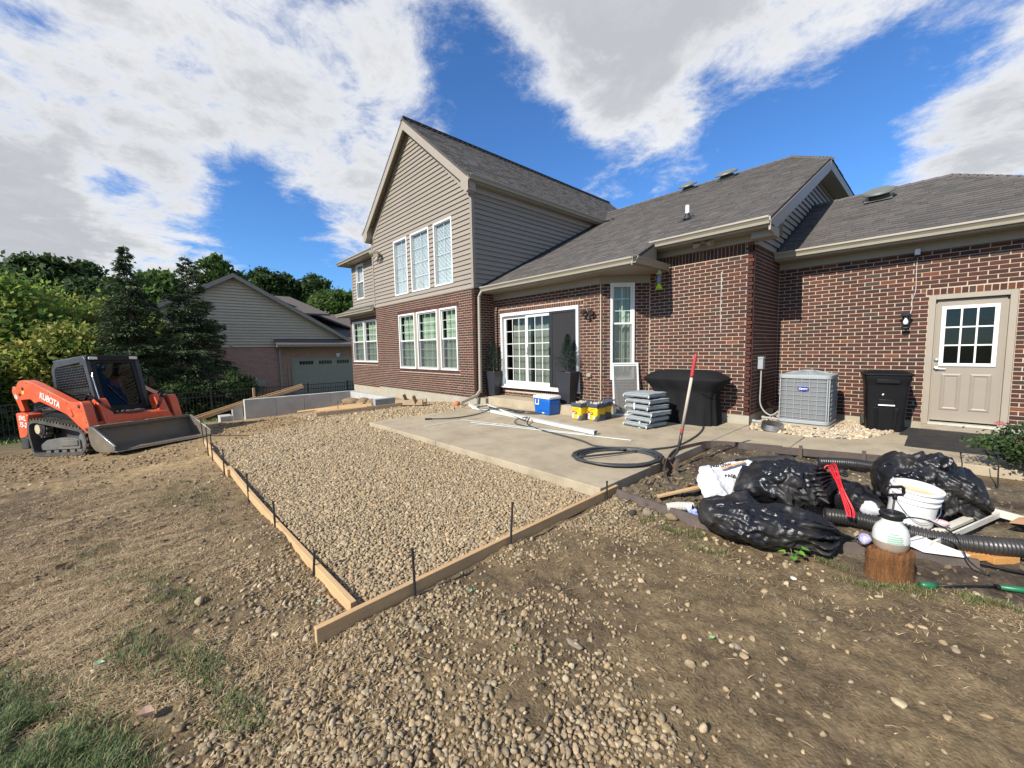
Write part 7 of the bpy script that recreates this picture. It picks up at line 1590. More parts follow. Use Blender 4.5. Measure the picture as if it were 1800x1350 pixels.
def wtext(body, size, a, b, rot=0.0):
    ca, sa = math.cos(rot), math.sin(rot); x = XA * ca + YA * sa; y = YA * ca - XA * sa; M4 = frame4(XA * a + YA * b + Vector((0, 0, .10)), x, y); o = text_mesh(body, size, M_ink, 'lettering', wb, M4, .0008, .002, .85)
    for v in o.data.vertices: q = v.co - Vector((0, 0, .10)); aa, bb = q.dot(XA), q.dot(YA); v.co = XA * aa + YA * bb + Vector((0, 0, .10)) + NA * (q.dot(NA) + sheet_h(aa, bb) + .006)
wtext('3900 OWK', .050, -.03, .150, -.10); wtext('BAGS', .050, -.0, .005, -.12)
o = lay('wood_scrap', (-1.44, 4.14, .235), (-1.29, 4.36, .285), .032, .008, pm('fresh_pine', (.62, .34, .16), (.55, .30, .14), sc=6, rough=.7), 'thin orange pine offcut lying on the white printed bag', 'offcut'); o.rotation_euler = (0, 0, 0)
lay('wood_scrap', (-1.84, 3.63, -.02), (-1.50, 4.10, .07), .045, .022, M_lumberY, 'pine batten sticking out left under the white printed bag', 'offcut')
for i, (a, b) in enumerate((((-1.22, 5.02, .02), (-.95, 5.22, .04)), ((-1.15, 4.85, .04), (-1.0, 5.0, .08)))): lay('yellow_wood_scrap', a, b, .05, .02, pm('yellow_foam', (.55, .42, .12), rough=.8), ['long yellowish scrap under the black corrugated pipe', 'short yellowish scrap beside the top of the big bag'][i], 'scrap')
# corrugated pipes
def corr(label, pts, r, pitch, mat, name='corrugated_pipe', group='black corrugated drain pipes'):
    P = smoothpath(pts, 14); L_ = [0]
    for a, b in zip(P, P[1:]): L_.append(L_[-1] + (b - a).length)
    c = sum(P, Vector()) / len(P); n = int(L_[-1] / (pitch / 4)); Q = []; R = []
    for k in range(n + 1):
        s = L_[-1] * k / n; i = min(max(j for j in range(len(L_)) if L_[j] <= s + 1e-9), len(P) - 2); Q.append(P[i].lerp(P[i+1], (s - L_[i]) / max(1e-9, L_[i+1] - L_[i])) - c); R.append(r * (1.0 if k % 4 in (0, 1) else .88))
    t = thing(name, label, 'drain pipe', c, group=group); mb = MB(); mb.tube(Q, R, 20, cap=False); o = mb.build('wall', mat, t, angle=60); so = o.modifiers.new('thick', 'SOLIDIFY'); so.thickness = .004
    mb = MB(); mb.tube([Q[0].lerp(Q[2], .5), Q[-1].lerp(Q[-3], .5)][:1] * 1 + [Q[3]], r * .84, 16); mb.build('inside', M_dark, t); mb = MB(); mb.tube([Q[-4], Q[-2]], r * .84, 16); mb.build('inside', M_dark, t)
M_cpipe = pm('black_pipe', (.018, .018, .020), (.028, .027, .027), sc=5, rough=.38, dirt=(.10, .085, .065), dsc=4, damt=.35)
corr('short black corrugated pipe behind the white printed bag', [(-1.60, 5.14, .04), (-1.42, 5.40, .05), (-1.18, 5.70, .05)], .058, .022, M_cpipe)
corr('black corrugated pipe running from the tied bag to the big smooth bag', [(-.95, 5.86, .04), (-.62, 6.02, .045), (-.35, 5.98, .04), (-.16, 5.80, .03)], .058, .022, M_cpipe)
corr('longest black corrugated pipe lying in front of the white bucket', [(-.62, 4.22, -.02), (-.38, 4.30, -.02), (0.0, 4.24, -.015), (.25, 4.27, .005), (.50, 4.42, .01)], .062, .022, M_cpipe)
corr('short white corrugated pipe at the left foot of the heap', [(-1.68, 3.50, -.05), (-1.60, 3.56, -.03), (-1.48, 3.62, -.02)], .036, .013, pm('white_pipe', (.62, .60, .54), (.5, .48, .42), sc=5, rough=.5), group='white drain pipe')
o = rock('plastic_bottle_wrap', (-1.42, 3.55, -.03), (.09, .05, .045), pm('white_blue_wrap', (.62, .66, .74), (.05, .10, .45), sc=9, rough=.35), 'small white and blue crumpled wrapper beside the short white pipe', 'wrapper', 77, 3)
rock('crumpled_wrap', (-.36, 4.52, .02), (.07, .05, .07), pm('white_wrap', (.62, .63, .68), rough=.35), 'crumpled white wrapper between the red string and the white bucket', 'wrapper', 78, 3)
rock('purple_wrap', (-.30, 3.52, .12), (.035, .03, .035), pm('purple_film', (.12, .08, .35), (.5, .5, .6), sc=14, rough=.3), 'small purple wrapper beside the sprayer tank', 'wrapper', 79, 3)
rock('pink_wrap', (.06, 4.44, .05), (.05, .03, .03), pm('pink_film', (.55, .22, .25), (.6, .5, .5), sc=14, rough=.35), 'small pink wrapper behind the longest corrugated pipe', 'wrapper', 80, 3)
# white pail
pl_ = thing('white_pail', 'white plastic pail with dried plaster inside among the rubbish bags', 'bucket', (-.13, 4.46, -.07), rot=(.10, .10, .3)); M_pail = pm('pail_plastic', (.72, .72, .70), (.66, .66, .64), sc=3, rough=.4, dirt=(.45, .40, .32), dsc=5, damt=.3)
mb = MB(); mb.lathe([(.128, 0), (.134, .01), (.142, .27), (.152, .275), (.152, .285), (.144, .29), (.145, .315), (.156, .32), (.156, .33), (.146, .335), (.147, .36), (.158, .365), (.158, .378), (.143, .38), (.139, .30), (.135, .28)], 40, cap=False); mb.lathe([(.0, .0), (.128, 0)], 40, cap=False); mb.build('shell', M_pail, pl_, angle=50)
mb = MB(); mb.lathe([(.0, .318), (.06, .322), (.11, .315), (.139, .325)], 32, cap=False); mb.build('dried_plaster', pm('plaster', (.58, .50, .36), (.40, .27, .13), sc=7, rough=.9, bump=.6), pl_, smooth=True)
mb = MB(); mb.tube(smoothpath([(.150, .03, .30), (.13, -.10, .22), (.03, -.165, .15), (-.07, -.155, .20), (-.150, -.03, .30)], 5), .0025, 5); mb.build('handle', M_metal, pl_); MB().obox((.09, -.135, .178), (.09, .014, .014), (0, .5, .55)).build('handle_grip', M_white, pl_)
for s in (-1, 1): MB().obox((s*.155, s*.03, .30), (.012, .035, .035)).build('handle_lug', M_pail, pl_, bevel=.003)
# stump and sprayer
sp_l = (-.175, 3.60)
stp = thing('wooden_stump', 'short orange brown fibrous stump standing upright under the sprayer', 'stump', (*sp_l, -.14)); V = []; F = []; nn_ = 120; levels = [(0, 1.03), (.05, 1.0), (.12, .97), (.185, .99), (.205, .97), (.212, .90), (.215, .6), (.210, .3), (.212, 0.02)]
for z, k in levels:
    for q in range(nn_):
        a = q / nn_ * math.tau; r = .112 * k * (1 + .05 * math.sin(a * 2 + .7) + .035 * (float(vnoise(q * .9, z * 2, 3)) - .5) * (1 if z < .19 else .3) + .02 * math.sin(a * 5)); V.append((r * math.cos(a) * 1.05, r * math.sin(a) * .92, z + (.022 * (float(vnoise(r * 60 * math.cos(a), r * 60 * math.sin(a), 5)) - .5) if z > .2 else 0)))
for i in range(len(levels) - 1):
    for q in range(nn_): F.append((i*nn_+q, i*nn_+(q+1)%nn_, (i+1)*nn_+(q+1)%nn_, (i+1)*nn_+q))
M_stump = pm('red_rot_wood', (.235, .10, .028), (.10, .042, .014), sc=12, rough=.95, bump=1.0, bsc=60, stretch=(5, 5, .6))
mb = MB(); mb.add(V, F); mb.build('bole', M_stump, stp, smooth=True)
fb = MB(); r2 = random.Random(4)
for k in range(700):
    a = r2.uniform(0, 6.28); r = .115 * (1 + .05 * math.sin(a * 2 + .7)); z = r2.uniform(.0, .17); x, y = r * math.cos(a) * 1.05, r * math.sin(a) * .92; L_ = r2.uniform(.02, .06); w_ = .0012; tx, ty = -math.sin(a) * w_, math.cos(a) * w_; q = r2.uniform(1.0, 1.05); fb.add([(x - tx, y - ty, z), (x + tx, y + ty, z), (x * q, y * q, z + L_)], [(0, 1, 2)])
for k in range(900):
    a = r2.uniform(0, 6.28); r = .106 * math.sqrt(r2.random()); x, y = r * math.cos(a) * 1.05, r * math.sin(a) * .92; fb.add([(x, y, .20), (x + r2.uniform(-.006, .006), y + r2.uniform(-.006, .006), .20), (x + r2.uniform(-.012, .012), y + r2.uniform(-.012, .012), .222 + r2.random() * .016)], [(0, 1, 2)])
stuff(fb.build('fibres', M_stump, stp))
spr = thing('garden_sprayer', 'translucent white pump sprayer with black handle standing on the stump', 'sprayer', (*sp_l, .068)); spr.scale = (.92, .92, .96); M_tank = pm('translucent_tank', (.60, .62, .58), (.56, .58, .54), sc=3, rough=.35); M_tank.node_tree.nodes['Principled BSDF'].inputs['Subsurface Weight'].default_value = .25
mb = MB(); mb.lathe([(.068, .0), (.085, .006), (.098, .03), (.104, .08), (.098, .13), (.084, .165), (.064, .185), (.056, .20), (.056, .222)], 36); mb.build('tank', M_tank, spr, angle=50)
mb = MB(); mb.lathe([(.0995, .028), (.1052, .078), (.0995, .062)][:0] or [(.0860, .004), (.0990, .028), (.1045, .066), (.1050, .068)], 36, cap=False); mb.build('liquid_line', pm('brownish_liquid', (.34, .27, .21), rough=.35), spr, smooth=True)
mb = MB(); mb.lathe([(.060, .218), (.062, .232), (.072, .240), (.074, .252), (.068, .262), (.050, .262), (.044, .248), (.0, .246)], 28); mb.build('collar', M_black_plastic, spr, angle=40)
mb = MB(); mb.tube([(0, 0, .24), (.008, .004, .38)], .007, 10); mb.build('pump_rod', M_metal, spr)
mb = MB(); hx_ = Vector((.68, .73, 0)); cc_ = Vector((.008, .004, .375)); mb.tube([cc_ + hx_ * a + Vector((0, 0, b)) for a, b in ((-.055, .012), (-.062, .022), (-.058, .060), (-.045, .068), (.045, .068), (.058, .060), (.062, .022), (.055, .012))], .0105, 8, closed=True); mb.tube([cc_ - Vector((0, 0, .02)), cc_ + Vector((0, 0, .015))], .014, 8); mb.build('handle', M_black_plastic, spr, smooth=True)
vw = Vector((-.175, 3.6, 0)).normalized(); nrm_ = -vw; rt_ = Vector((nrm_.y * -1, nrm_.x, 0)) * 1
M_gp = pm('green_print', (.28, .45, .34), rough=.5)
for i, (z, w_, o_) in enumerate(((.135, .05, -.01), (.118, .08, 0), (.104, .085, .002), (.090, .082, 0), (.076, .088, .004))):
    mb = MB(); r = {0: .0985, 1: .1015, 2: .1035, 3: .1045, 4: .1045}[i]; a0 = math.atan2(nrm_.y, nrm_.x) + .25 + o_ * 8; da = w_ / .1 / 2; n = 10; V = []
    for k in range(n + 1): a = a0 - da + 2 * da * k / n; V += [((r + .0006) * math.cos(a), (r + .0006) * math.sin(a), z - .0045), ((r + .0003) * math.cos(a), (r + .0003) * math.sin(a), z + .0045)]
    mb.add(V, [(2*k, 2*k+2, 2*k+3, 2*k+1) for k in range(n)]); mb.build('print_line', M_gp, spr, smooth=True)
mb = MB(); mb.tube(smoothpath([(.05, -.02, .23), (.10, .06, .235), (.20, .30, .16), (.32, .45, .05), (.40, .42, -.10), (.50, .40, -.16)], 6), .005, 6); mb.build('spray_hose', M_black_plastic, spr, smooth=True)
wd = thing('spray_wand', 'black spray wand with green grips lying on the dirt at right', 'spray wand', (.2, 3.72, -.12)); M_grn = pm('green_grip', (.01, .14, .06), rough=.4); q0 = wd.location
def gp(x, y, d=.012): return Vector((x, y, hzf(x, y) + d)) - q0
mb = MB(); mb.tube([gp(-.02, 3.56, .02), gp(.02, 3.60, .02), gp(.05, 3.63, .018)], [.020, .021, .014], 10); mb.build('tip', M_grn, wd, smooth=True); mb = MB(); mb.tube([gp(.05, 3.63, .018), gp(.18, 3.74, .02), gp(.30, 3.82, .022)], .007, 8); mb.build('rod', M_black_plastic, wd, smooth=True)
mb = MB(); mb.tube([gp(.30, 3.82, .022), gp(.315, 3.83, .024)], .016, 10); mb.build('collar', M_black_plastic, wd); mb = MB(); mb.tube([gp(.315, 3.83, .024), gp(.45, 3.92, .026), gp(.55, 3.97, .026)], [.015, .019, .017], 10); mb.build('grip', M_grn, wd, smooth=True)
mb = MB(); mb.tube([p for p in smoothpath([(.24, 4.14, -.08), (.40, 4.16, -.085), (.65, 4.25, -.09), (1.0, 4.35, -.09)], 6)], .009, 6); o = mb.build('thin_black_pipe', M_black_plastic, None, smooth=True); tag(o, 'thin black pipe running right from the end of the brown edging', 'pipe')
# broken window casing and wood scraps
M_cas = pm('dirty_white_vinyl', (.66, .64, .56), (.56, .53, .45), sc=4, rough=.5, dirt=(.34, .29, .20), dsc=4, damt=.4)
wc_ = thing('window_casing', 'broken white window casing lying flat by the big smooth bag', 'window casing', (.3, 4.6, -.05)); q1 = wc_.location
def cs(a, b, w, h, mat=M_cas): MB().bar(Vector(a) - q1, Vector(b) - q1, w, h).build('casing_bar', mat, wc_, bevel=.004)
cs((-.08, 4.06, -.02), (.34, 5.24, .0), .055, .03); cs((.0, 4.03, -.01), (.41, 5.18, .01), .014, .05); cs((.30, 5.26, .0), (1.20, 4.72, .02), .05, .04); cs((.30, 5.18, .012), (1.15, 4.65, .03), .012, .06)
fl_ = MB(); fl_.prism([Vector(p) - q1 for p in ((-.14, 4.00, -.015), (-.04, 4.12, .015), (.20, 4.07, -.02), (.17, 4.045, -.035))], (0, 0, .004)); fl_.prism([Vector(p) - q1 for p in ((-.14, 4.00, -.015), (-.02, 3.97, -.04), (.17, 4.045, -.035), (-.10, 4.02, -.02))], (0, 0, .004)); fl_.build('flashing_piece', M_white, wc_)
M_ow = pm('orange_wood', (.50, .25, .075), (.40, .19, .06), sc=5, rough=.75, stretch=(2, 8, 8))
lay('wood_scrap', (.16, 4.20, -.075), (.34, 4.36, -.065), .09, .05, M_ow, 'thicker orange wood block below the end of the longest pipe', 'offcut', 'orange wood blocks by the pipe end')
lay('wood_scrap', (.30, 4.24, -.075), (.42, 4.36, -.070), .05, .05, M_ow, 'small orange wood block right of the thicker one', 'offcut', 'orange wood blocks by the pipe end')
M_spl = pm('splintered_wood', (.42, .27, .14), (.28, .17, .09), sc=7, rough=.85, bump=.6, stretch=(1, 10, 1))
for i in range(9):
    a = Vector((.44 + .018 * i, 4.40 + .05 * i, -.06 + .012 * i)); b = a + Vector((.42, .10 + .05 * i, .06 + .01 * (i % 3))); lay('wood_splinter', a, b, .055, .012, M_spl, 'splintered brown board at the right edge, %s of the pile' % ['lowest strip', 'second strip', 'third strip', 'fourth strip', 'fifth strip', 'sixth strip', 'seventh strip', 'eighth strip', 'topmost strip'][i], 'broken board', 'splintered boards at the right edge')
o = MB().prism([(0, 0, 0), (.22, .02, .02), (.40, .14, .0), (.18, .16, .05), (.05, .08, .03)], (0, 0, .006)).build('cardboard_scrap', pm('cardboard', (.36, .20, .10), rough=.85), None); o.location = (.42, 4.86, .03); tag(o, 'brown cardboard scrap on top of the splintered boards', 'cardboard')
# seedling
pt = thing('leafy_seedling', 'small bright green heart leaved seedling before the long dusty bag', 'plant', (-.67, 3.39, hzf(-.67, 3.39))); M_sl = leaf_mat('seedling_leaf', .3, .4)
for i, (a, h, l_) in enumerate(((2.2, .09, .05), (.4, .10, .055), (3.6, .06, .05), (5.0, .05, .05), (1.2, .05, .04), (5.8, .085, .045))):
    mb = MB(); tip_ = Vector((math.cos(a) * l_, math.sin(a) * l_, h)); mb.tube([(0, 0, 0), tip_ * .5 + Vector((0, 0, .01)), tip_], .0018, 5); mb.build('stem', M_grn, pt); mb = MB(); mb.col = random.choice(((.16, .36, .04), (.12, .30, .04), (.20, .40, .05))); d = Vector((math.cos(a), math.sin(a), -.15)); s_ = Vector((-d.y, d.x, .1)); n_ = Vector((0, 0, 1)); k = .042
    pts = [tip_ + d * (x * k) + s_ * (y * k) + n_ * (abs(y) * .25 * k) for x, y in ((0, 0), (-.15, .35), (.15, .55), (.6, .42), (1.15, 0), (.6, -.42), (.15, -.55), (-.15, -.35))]; mb.add(pts, [(0, 1, 2, 3, 4), (0, 4, 5, 6, 7)]); mb.build('leaf', M_sl, pt)
# rose bush, thin stake
rb = thing('rose_bush', 'rose bush with one red and several pink blooms beside the door mat', 'rose bush', (.98, 7.05, -.04)); V, F, col, C = crown(150, 42, (.50, .45, .27), .030, [(.045,.085,.03),(.06,.11,.035),(.035,.07,.028),(.09,.13,.05)], 44, .35, spread=.17); V = V + np.array((0, 0, .31)); link('foliage', npmesh('foliage', V, F, M_foliage, col), rb, loc=(0, 0, 0))
mb = MB()
for i in range(12): a = i * .52; mb.tube([(0, 0, 0), (.15 * math.cos(a), .15 * math.sin(a), .2), (.38 * math.cos(a), .36 * math.sin(a), .42)], [.006, .005, .003], 5)
mb.tube([(-.1, 0, .2), (-.35, .0, .33), (-.60, -.02, .32)], [.005, .004, .002], 5); mb.build('cane', M_bark, rb)
P_ = np.array((-.46, -.02, .33)) + rg.normal(0, 1, (900, 3)) * np.array((.13, .10, .05)); V, F, col = leaf_quads(P_, np.full(900, .028), np.array([(.07,.12,.04)] * 900) * rg.uniform(.7, 1.4, (900, 1))); link('foliage', npmesh('foliage', V, F, M_foliage, col), rb, loc=(0, 0, 0))
def bloom(x, y, z, r, c):
    mb = MB(); rr = random.Random(int(x * 100)); 
    for k in range(16):
        a = k * 2.4; q = r * (.25 + .75 * k / 16); ct = Vector((math.cos(a) * q * .55, math.sin(a) * q * .55, r * .35 * (1 - k / 16))); d = Vector((math.cos(a), math.sin(a), .5 - .8 * k / 16)); s_ = Vector((-math.sin(a), math.cos(a), 0)); mb.add([ct - s_ * q * .35, ct + s_ * q * .35, ct + d * q * .6 + s_ * q * .4, ct + d * q * .75, ct + d * q * .6 - s_ * q * .4], [(0, 1, 2, 3, 4)])
    mb.v = [(a + x, b + y, c_ + z) for a, b, c_ in mb.v]; mb.build('bloom', c, rb)
Rr = pm('red_petal', (.55, .01, .05), rough=.6); Rp = pm('pink_petal', (.62, .20, .26), rough=.6)
bloom(-.50, -.02, .555, .055, Rr); bloom(-.36, -.05, .37, .045, Rp); bloom(-.22, .0, .60, .05, Rp); bloom(-.10, .02, .58, .045, Rp); bloom(.1, .2, .62, .05, Rp); bloom(.05, -.42, .12, .04, Rp)
mb = MB(); mb.tube([(0, 0, -.05), (-.01, -.02, .25), (-.05, -.06, .55)], [.008, .006, .004], 6); o = mb.build('plant_stake', M_black, None); o.location = (.46, 6.41, -.06); tag(o, 'thin black stake standing in the soil before the rose bush', 'stake')

# ------------------------------------------------------------------ things by the garage wall
ac = thing('air_conditioner', 'grey metal outdoor air conditioner with blue oval badge by the brick wall', 'air conditioner', (-1.61, 8.73, .02)); M_acp = pm('ac_paint', (.30, .325, .335), (.27, .295, .305), sc=4, rough=.45, dirt=(.30, .26, .2), dsc=3, damt=.25); M_fin = pm('condenser_fins', (.13, .135, .14), (.17, .175, .18), sc=3, rough=.6, stretch=(60, 60, .6))
def rr(hx, hy, r, n=6):
    out = []
    for cx, cy, a0 in ((hx - r, hy - r, 0), (-hx + r, hy - r, 90), (-hx + r, -hy + r, 180), (hx - r, -hy + r, 270)):
        for k in range(n + 1): a = math.radians(a0 + 90 * k / n); out.append((cx + r * math.cos(a), cy + r * math.sin(a)))
    return out
def rprism(hx, hy, r, z0, z1, mat, name, par, bevel=0): mb = MB(); mb.prism([(x, y, z0) for x, y in rr(hx, hy, r)], (0, 0, z1 - z0)); return mb.build(name, mat, par, bevel=bevel) if bevel else mb.build(name, mat, par, angle=35)
rprism(.395, .40, .08, 0, .035, M_found, 'pad', ac); rprism(.375, .38, .10, .045, .105, M_acp, 'base', ac, .008); rprism(.355, .36, .085, .105, .83, M_fin, 'coil', ac); rprism(.38, .385, .10, .825, .895, M_acp, 'top', ac, .010)
mb = MB(); mb.lathe([(.30, .895), (.28, .905), (.13, .945), (.10, .95), (.10, .965), (.0, .97)], 36); mb.build('fan_cover', M_acp, ac, angle=30)
mb = MB()
for k in range(40): a = k * math.tau / 40; mb.bar((.12 * math.cos(a), .12 * math.sin(a), .955), (.335 * math.cos(a), .335 * math.sin(a), .903), .004, .004)
mb.build('fan_grille', M_acp, ac)
for i in range(9): z = .15 + i * .078; mb = MB(); mb.tube([(x, y, z) for x, y in rr(.372, .377, .10)], .0035, 5, closed=True); mb.build('guard_wire', M_acp, ac)
R_ = rr(.370, .375, .10)
for x in (-.24, -.13, -.02, .09, .20): MB().box((x - .003, -.380, .105), (x + .003, -.374, .83)).build('guard_rod', M_acp, ac); MB().box((.369, x - .003, .105), (.375, x + .003, .83)).build('guard_rod', M_acp, ac); MB().box((-.375, x - .003, .105), (-.369, x + .003, .83)).build('guard_rod', M_acp, ac)
for x, y in ((.355, -.33), (-.345, -.345), (.33, -.352), (.363, .30)): MB().box((x - .008, y - .008, .10), (x + .008, y + .008, .83)).build('corner_rail', M_acp, ac, bevel=.003)
mb = MB(); mb.prism([(.0 + .082 * math.cos(a), -.384, .655 + .036 * math.sin(a)) for a in [k * math.tau / 32 for k in range(32)]], (0, -.006, 0)); mb.build('badge', pm('badge_blue', (.015, .035, .32), rough=.35), ac)
text_mesh('Carrier', .042, M_wt, 'lettering', ac, frame4((.0, -.3915, .655), (1, 0, 0), (0, 0, 1)), .001, .0015, 1.0, .25)
mb = MB(); mb.tube([(0, 0, 0), (.03, .02, .02)], .001, 4)
bx = thing('disconnect_box', 'small grey electrical box with conduit on the brick corner above the air conditioner', 'electrical box', (-2.32, 8.40, 1.0)); MB().box((0, -.06, 0), (.09, .06, .22)).build('box', M_acp, bx, bevel=.006); MB().box((-.002, -.07, .19), (.10, .07, .225)).build('cover', M_acp, bx, bevel=.005)
mb = MB(); mb.tube(smoothpath([(.05, 0, .0), (.05, 0, -.30), (.05, .0, -.62), (.12, .0, -.78), (.24, -.02, -.84), (.35, -.04, -.76)], 6), .013, 8); mb.build('conduit', pm('grey_conduit', (.33, .34, .34), rough=.5), bx, smooth=True)
mb = MB(); mb.tube(smoothpath([(-1.98, 8.55, .30), (-2.15, 8.65, .28), (-2.27, 8.8, .36)], 6), .025, 8); o = mb.build('refrigerant_line', M_black_plastic, None, smooth=True); tag(o, 'black insulated pipe between the air conditioner and the shaded wall', 'pipe')
for a, b, lab in (((-2.26, 8.02, .08), (-2.0, 8.08, .07), 'front grey plastic pipe stub by the corner beside the steel bowl'), ((-2.22, 8.42, .10), (-1.95, 8.44, .09), 'rear grey plastic pipe stub beside the air conditioner')):
    a = Vector(a); b = Vector(b); t = thing('pipe_stub', lab, 'pipe', a); mb = MB(); mb.tube([(0, 0, 0), b - a], .022, 12); mb.build('pipe', pm('grey_pvc', (.30, .32, .33), rough=.5), t); mb = MB(); mb.tube([(-.02, 0, .002), (.03, .005, 0)], .028, 12); mb.build('cap', MATS['grey_pvc'], t)
bw = thing('steel_bowl', 'upturned shiny steel bowl on the rocks before the air conditioner', 'bowl', (-1.90, 7.74, .03), rot=(.12, .10, 0)); mb = MB(); mb.lathe([(.17, 0), (.175, .004), (.165, .07), (.160, .095), (.148, .10), (.14, .098), (.0, .10)], 36, cap=False); mb.build('shell', M_metal, bw, angle=40)
# wheelie bin
bn = thing('rubbish_bin', 'tall black wheeled rubbish bin with lid against the brick wall', 'rubbish bin', (-.62, 9.02, -.01), rz=math.radians(10)); M_bin = pm('bin_plastic', (.006, .006, .007), (.008, .008, .009), sc=5, rough=.45, bump=.12, bsc=120, spec=.22)
V = []; F = []; lv = [(.205, .20, .0), (.225, .215, .02), (.262, .262, .74), (.268, .268, .80), (.285, .285, .86), (.285, .285, .92)]
for hx, hy, z in lv: V += [(x, y, z) for x, y in rr(hx, hy, .05, 4)]
m_ = len(rr(1, 1, .05, 4))
for i in range(len(lv) - 1): F += [(i*m_+k, i*m_+(k+1)%m_, (i+1)*m_+(k+1)%m_, (i+1)*m_+k) for k in range(m_)]
F += [tuple(range(m_-1, -1, -1)), tuple(range((len(lv)-1)*m_, len(lv)*m_))]; mb = MB(); mb.add(V, F); mb.build('body', M_bin, bn, angle=30)
rprism(.31, .30, .06, .925, .955, M_bin, 'lid', bn, .008); V = []; F = []; lv = [(.29, .28, .955), (.25, .24, .985), (.20, .18, .998)]
for hx, hy, z in lv: V += [(x, y, z) for x, y in rr(hx, hy, .05, 4)]
for i in range(2): F += [(i*m_+k, i*m_+(k+1)%m_, (i+1)*m_+(k+1)%m_, (i+1)*m_+k) for k in range(m_)]
F += [tuple(range(2*m_, 3*m_))]; mb = MB(); mb.add(V, F); mb.build('lid_top', M_bin, bn, angle=30)
MB().box((-.14, -.300, .80), (.14, -.268, .865)).build('front_grip', M_bin, bn, bevel=.008)
for s in (-1, 1): MB().prism([(s*.09, -.232, .06), (s*.125, -.232, .06), (s*.135, -.262, .33), (s*.16, -.268, .40), (s*.10, -.266, .40), (s*.095, -.25, .33)], (0, .02, 0)).build('front_rib', M_bin, bn, bevel=.006)
MB().box((-.10, -.262, .44), (.10, -.235, .54)).build('recess_panel', M_bin, bn, bevel=.01); MB().obox((0, -.262, .445), (.20, .012, .020)).build('reflective_bar', pm('bright_bar', (.80, .80, .80), rough=.3), bn, bevel=.003)
MB().obox((-.05, -.270, .62), (.018, .004, .028), (0, .5, 0)).build('sticker', M_lab, bn)
for s in (-1, 1): mb = MB(); mb.lathe([(.02, 0), (.11, .002), (.12, .02), (.12, .04), (.02, .045)], 20); mb.v = [(s * .235 + (c if s > 0 else -c) * .9, .21 + a, .12 + b) for a, b, c in mb.v]; mb.build('wheel', M_rubber, bn, angle=40)
# mats
M_mat = pm('rubber_mat', (.012, .012, .013), (.018, .017, .016), sc=6, rough=.85, bump=.4, bsc=80, dirt=(.09, .08, .065), dsc=5, damt=.4)
def mat_(x0, x1, y0, y1, z, rz, label):
    c = Vector(((x0 + x1) / 2, (y0 + y1) / 2, z)); t = thing('rubber_mat', label, 'mat', c, rz=rz, group='black rubber mats on the walkway'); w, d = (x1 - x0) / 2, (y1 - y0) / 2; MB().box((-w, -d, 0), (w, d, .010)).build('sheet', M_mat, t, bevel=.003)
    mb = MB(); n = int(2 * w / .05)
    for i in range(n): mb.box((-w + .015 + i * .05, -d + .01, .0102), (-w + .038 + i * .05, d - .01, .0145))
    stuff(mb.build('tread_ribs', M_mat, t))
mat_(-.40, 1.5, 8.62, 9.40, .002, 0, 'black ribbed rubber mat directly before the garage door'); mat_(-.30, 2.2, 7.72, 8.60, .002, 0, 'longer black ribbed rubber mat nearer the soil bed')
# wall lantern with bulb, camera and wire
ln = thing('wall_lantern', 'black wall lantern with bare white bulb beside the garage door', 'wall light', (-.45, 9.59, 1.80)); mb = MB(); mb.box((-.055, -.02, -.10), (.055, .0, .12)); mb.build('back_plate', M_black, ln, bevel=.006); MB().bar((0, -.01, .10), (0, -.12, .12), .025, .02).build('arm', M_black, ln)
mb = MB(); mb.lathe([(.075, .08), (.08, .09), (.04, .13), (.01, .145)], 12, (0, -.11, 0)); mb.build('cap', M_black, ln); mb = MB(); mb.lathe([(.045, -.13), (.055, -.12), (.05, -.105)], 12, (0, -.11, 0)); mb.build('base_ring', M_black, ln)
for a in range(4): c_, s_ = math.cos(a * math.pi / 2 + .785), math.sin(a * math.pi / 2 + .785); MB().bar((.05 * c_, -.11 + .05 * s_, -.11), (.062 * c_, -.11 + .062 * s_, .09), .008, .008).build('cage_bar', M_black, ln)
mb = MB(); mb.lathe([(.018, .07), (.018, .03), (.028, .01), (.034, -.02), (.030, -.05), (.012, -.066)], 18, (0, -.11, 0)); mb.build('bulb', pm('bulb_glass', (.78, .78, .76), rough=.25), ln, smooth=True)
wc = thing('security_camera', 'small white security camera under the garage eave with hanging wire', 'camera', (-.365, 9.57, 2.90)); MB().box((-.035, -.09, -.03), (.035, .0, .075)).build('housing', M_white, wc, bevel=.014); MB().box((-.034, -.092, -.055), (.034, -.02, -.03)).build('lens', M_black_plastic, wc, bevel=.006)
mb = MB(); mb.tube(smoothpath([(.0, .015, -.03), (.0, .018, -.30), (.005, .018, -.60), (-.03, .018, -.75), (-.025, .015, -.90), (-.05, -.02, -1.0), (-.075, -.05, -1.02)], 5), .0035, 5); mb.build('wire', M_white, wc, smooth=True)
mb = MB(); mb.tube([(0, 0, 0), (.004, 0, -.35), (-.003, 0, -.7), (.01, 0, -1.05), (.008, 0, -1.15)], .004, 5); o = mb.build('wall_wire', M_white, None, smooth=True); o.location = (-2.87, 8.015, 2.80); tag(o, 'thin white wire hanging down the middle brick wall', 'wire')
fd = thing('flood_light', 'twin headed bronze security light on the brick between slider and narrow window', 'security light', (-5.30, 7.285, 2.20)); M_brz = pm('bronze', (.045, .035, .03), rough=.45)
def lathe_dir(prof, c, d, mat, name, par, n=18):
    d = Vector(d).normalized(); q = d.to_track_quat('Z', 'Y'); mb = MB(); mb.lathe(prof, n); mb.v = [tuple(Vector(c) + q @ Vector(v)) for v in mb.v]; return mb.build(name, mat, par, angle=40)
lathe_dir([(.06, 0), (.06, .02), (.03, .03)], (0, 0, 0), (0, -1, 0), M_brz, 'base', fd)
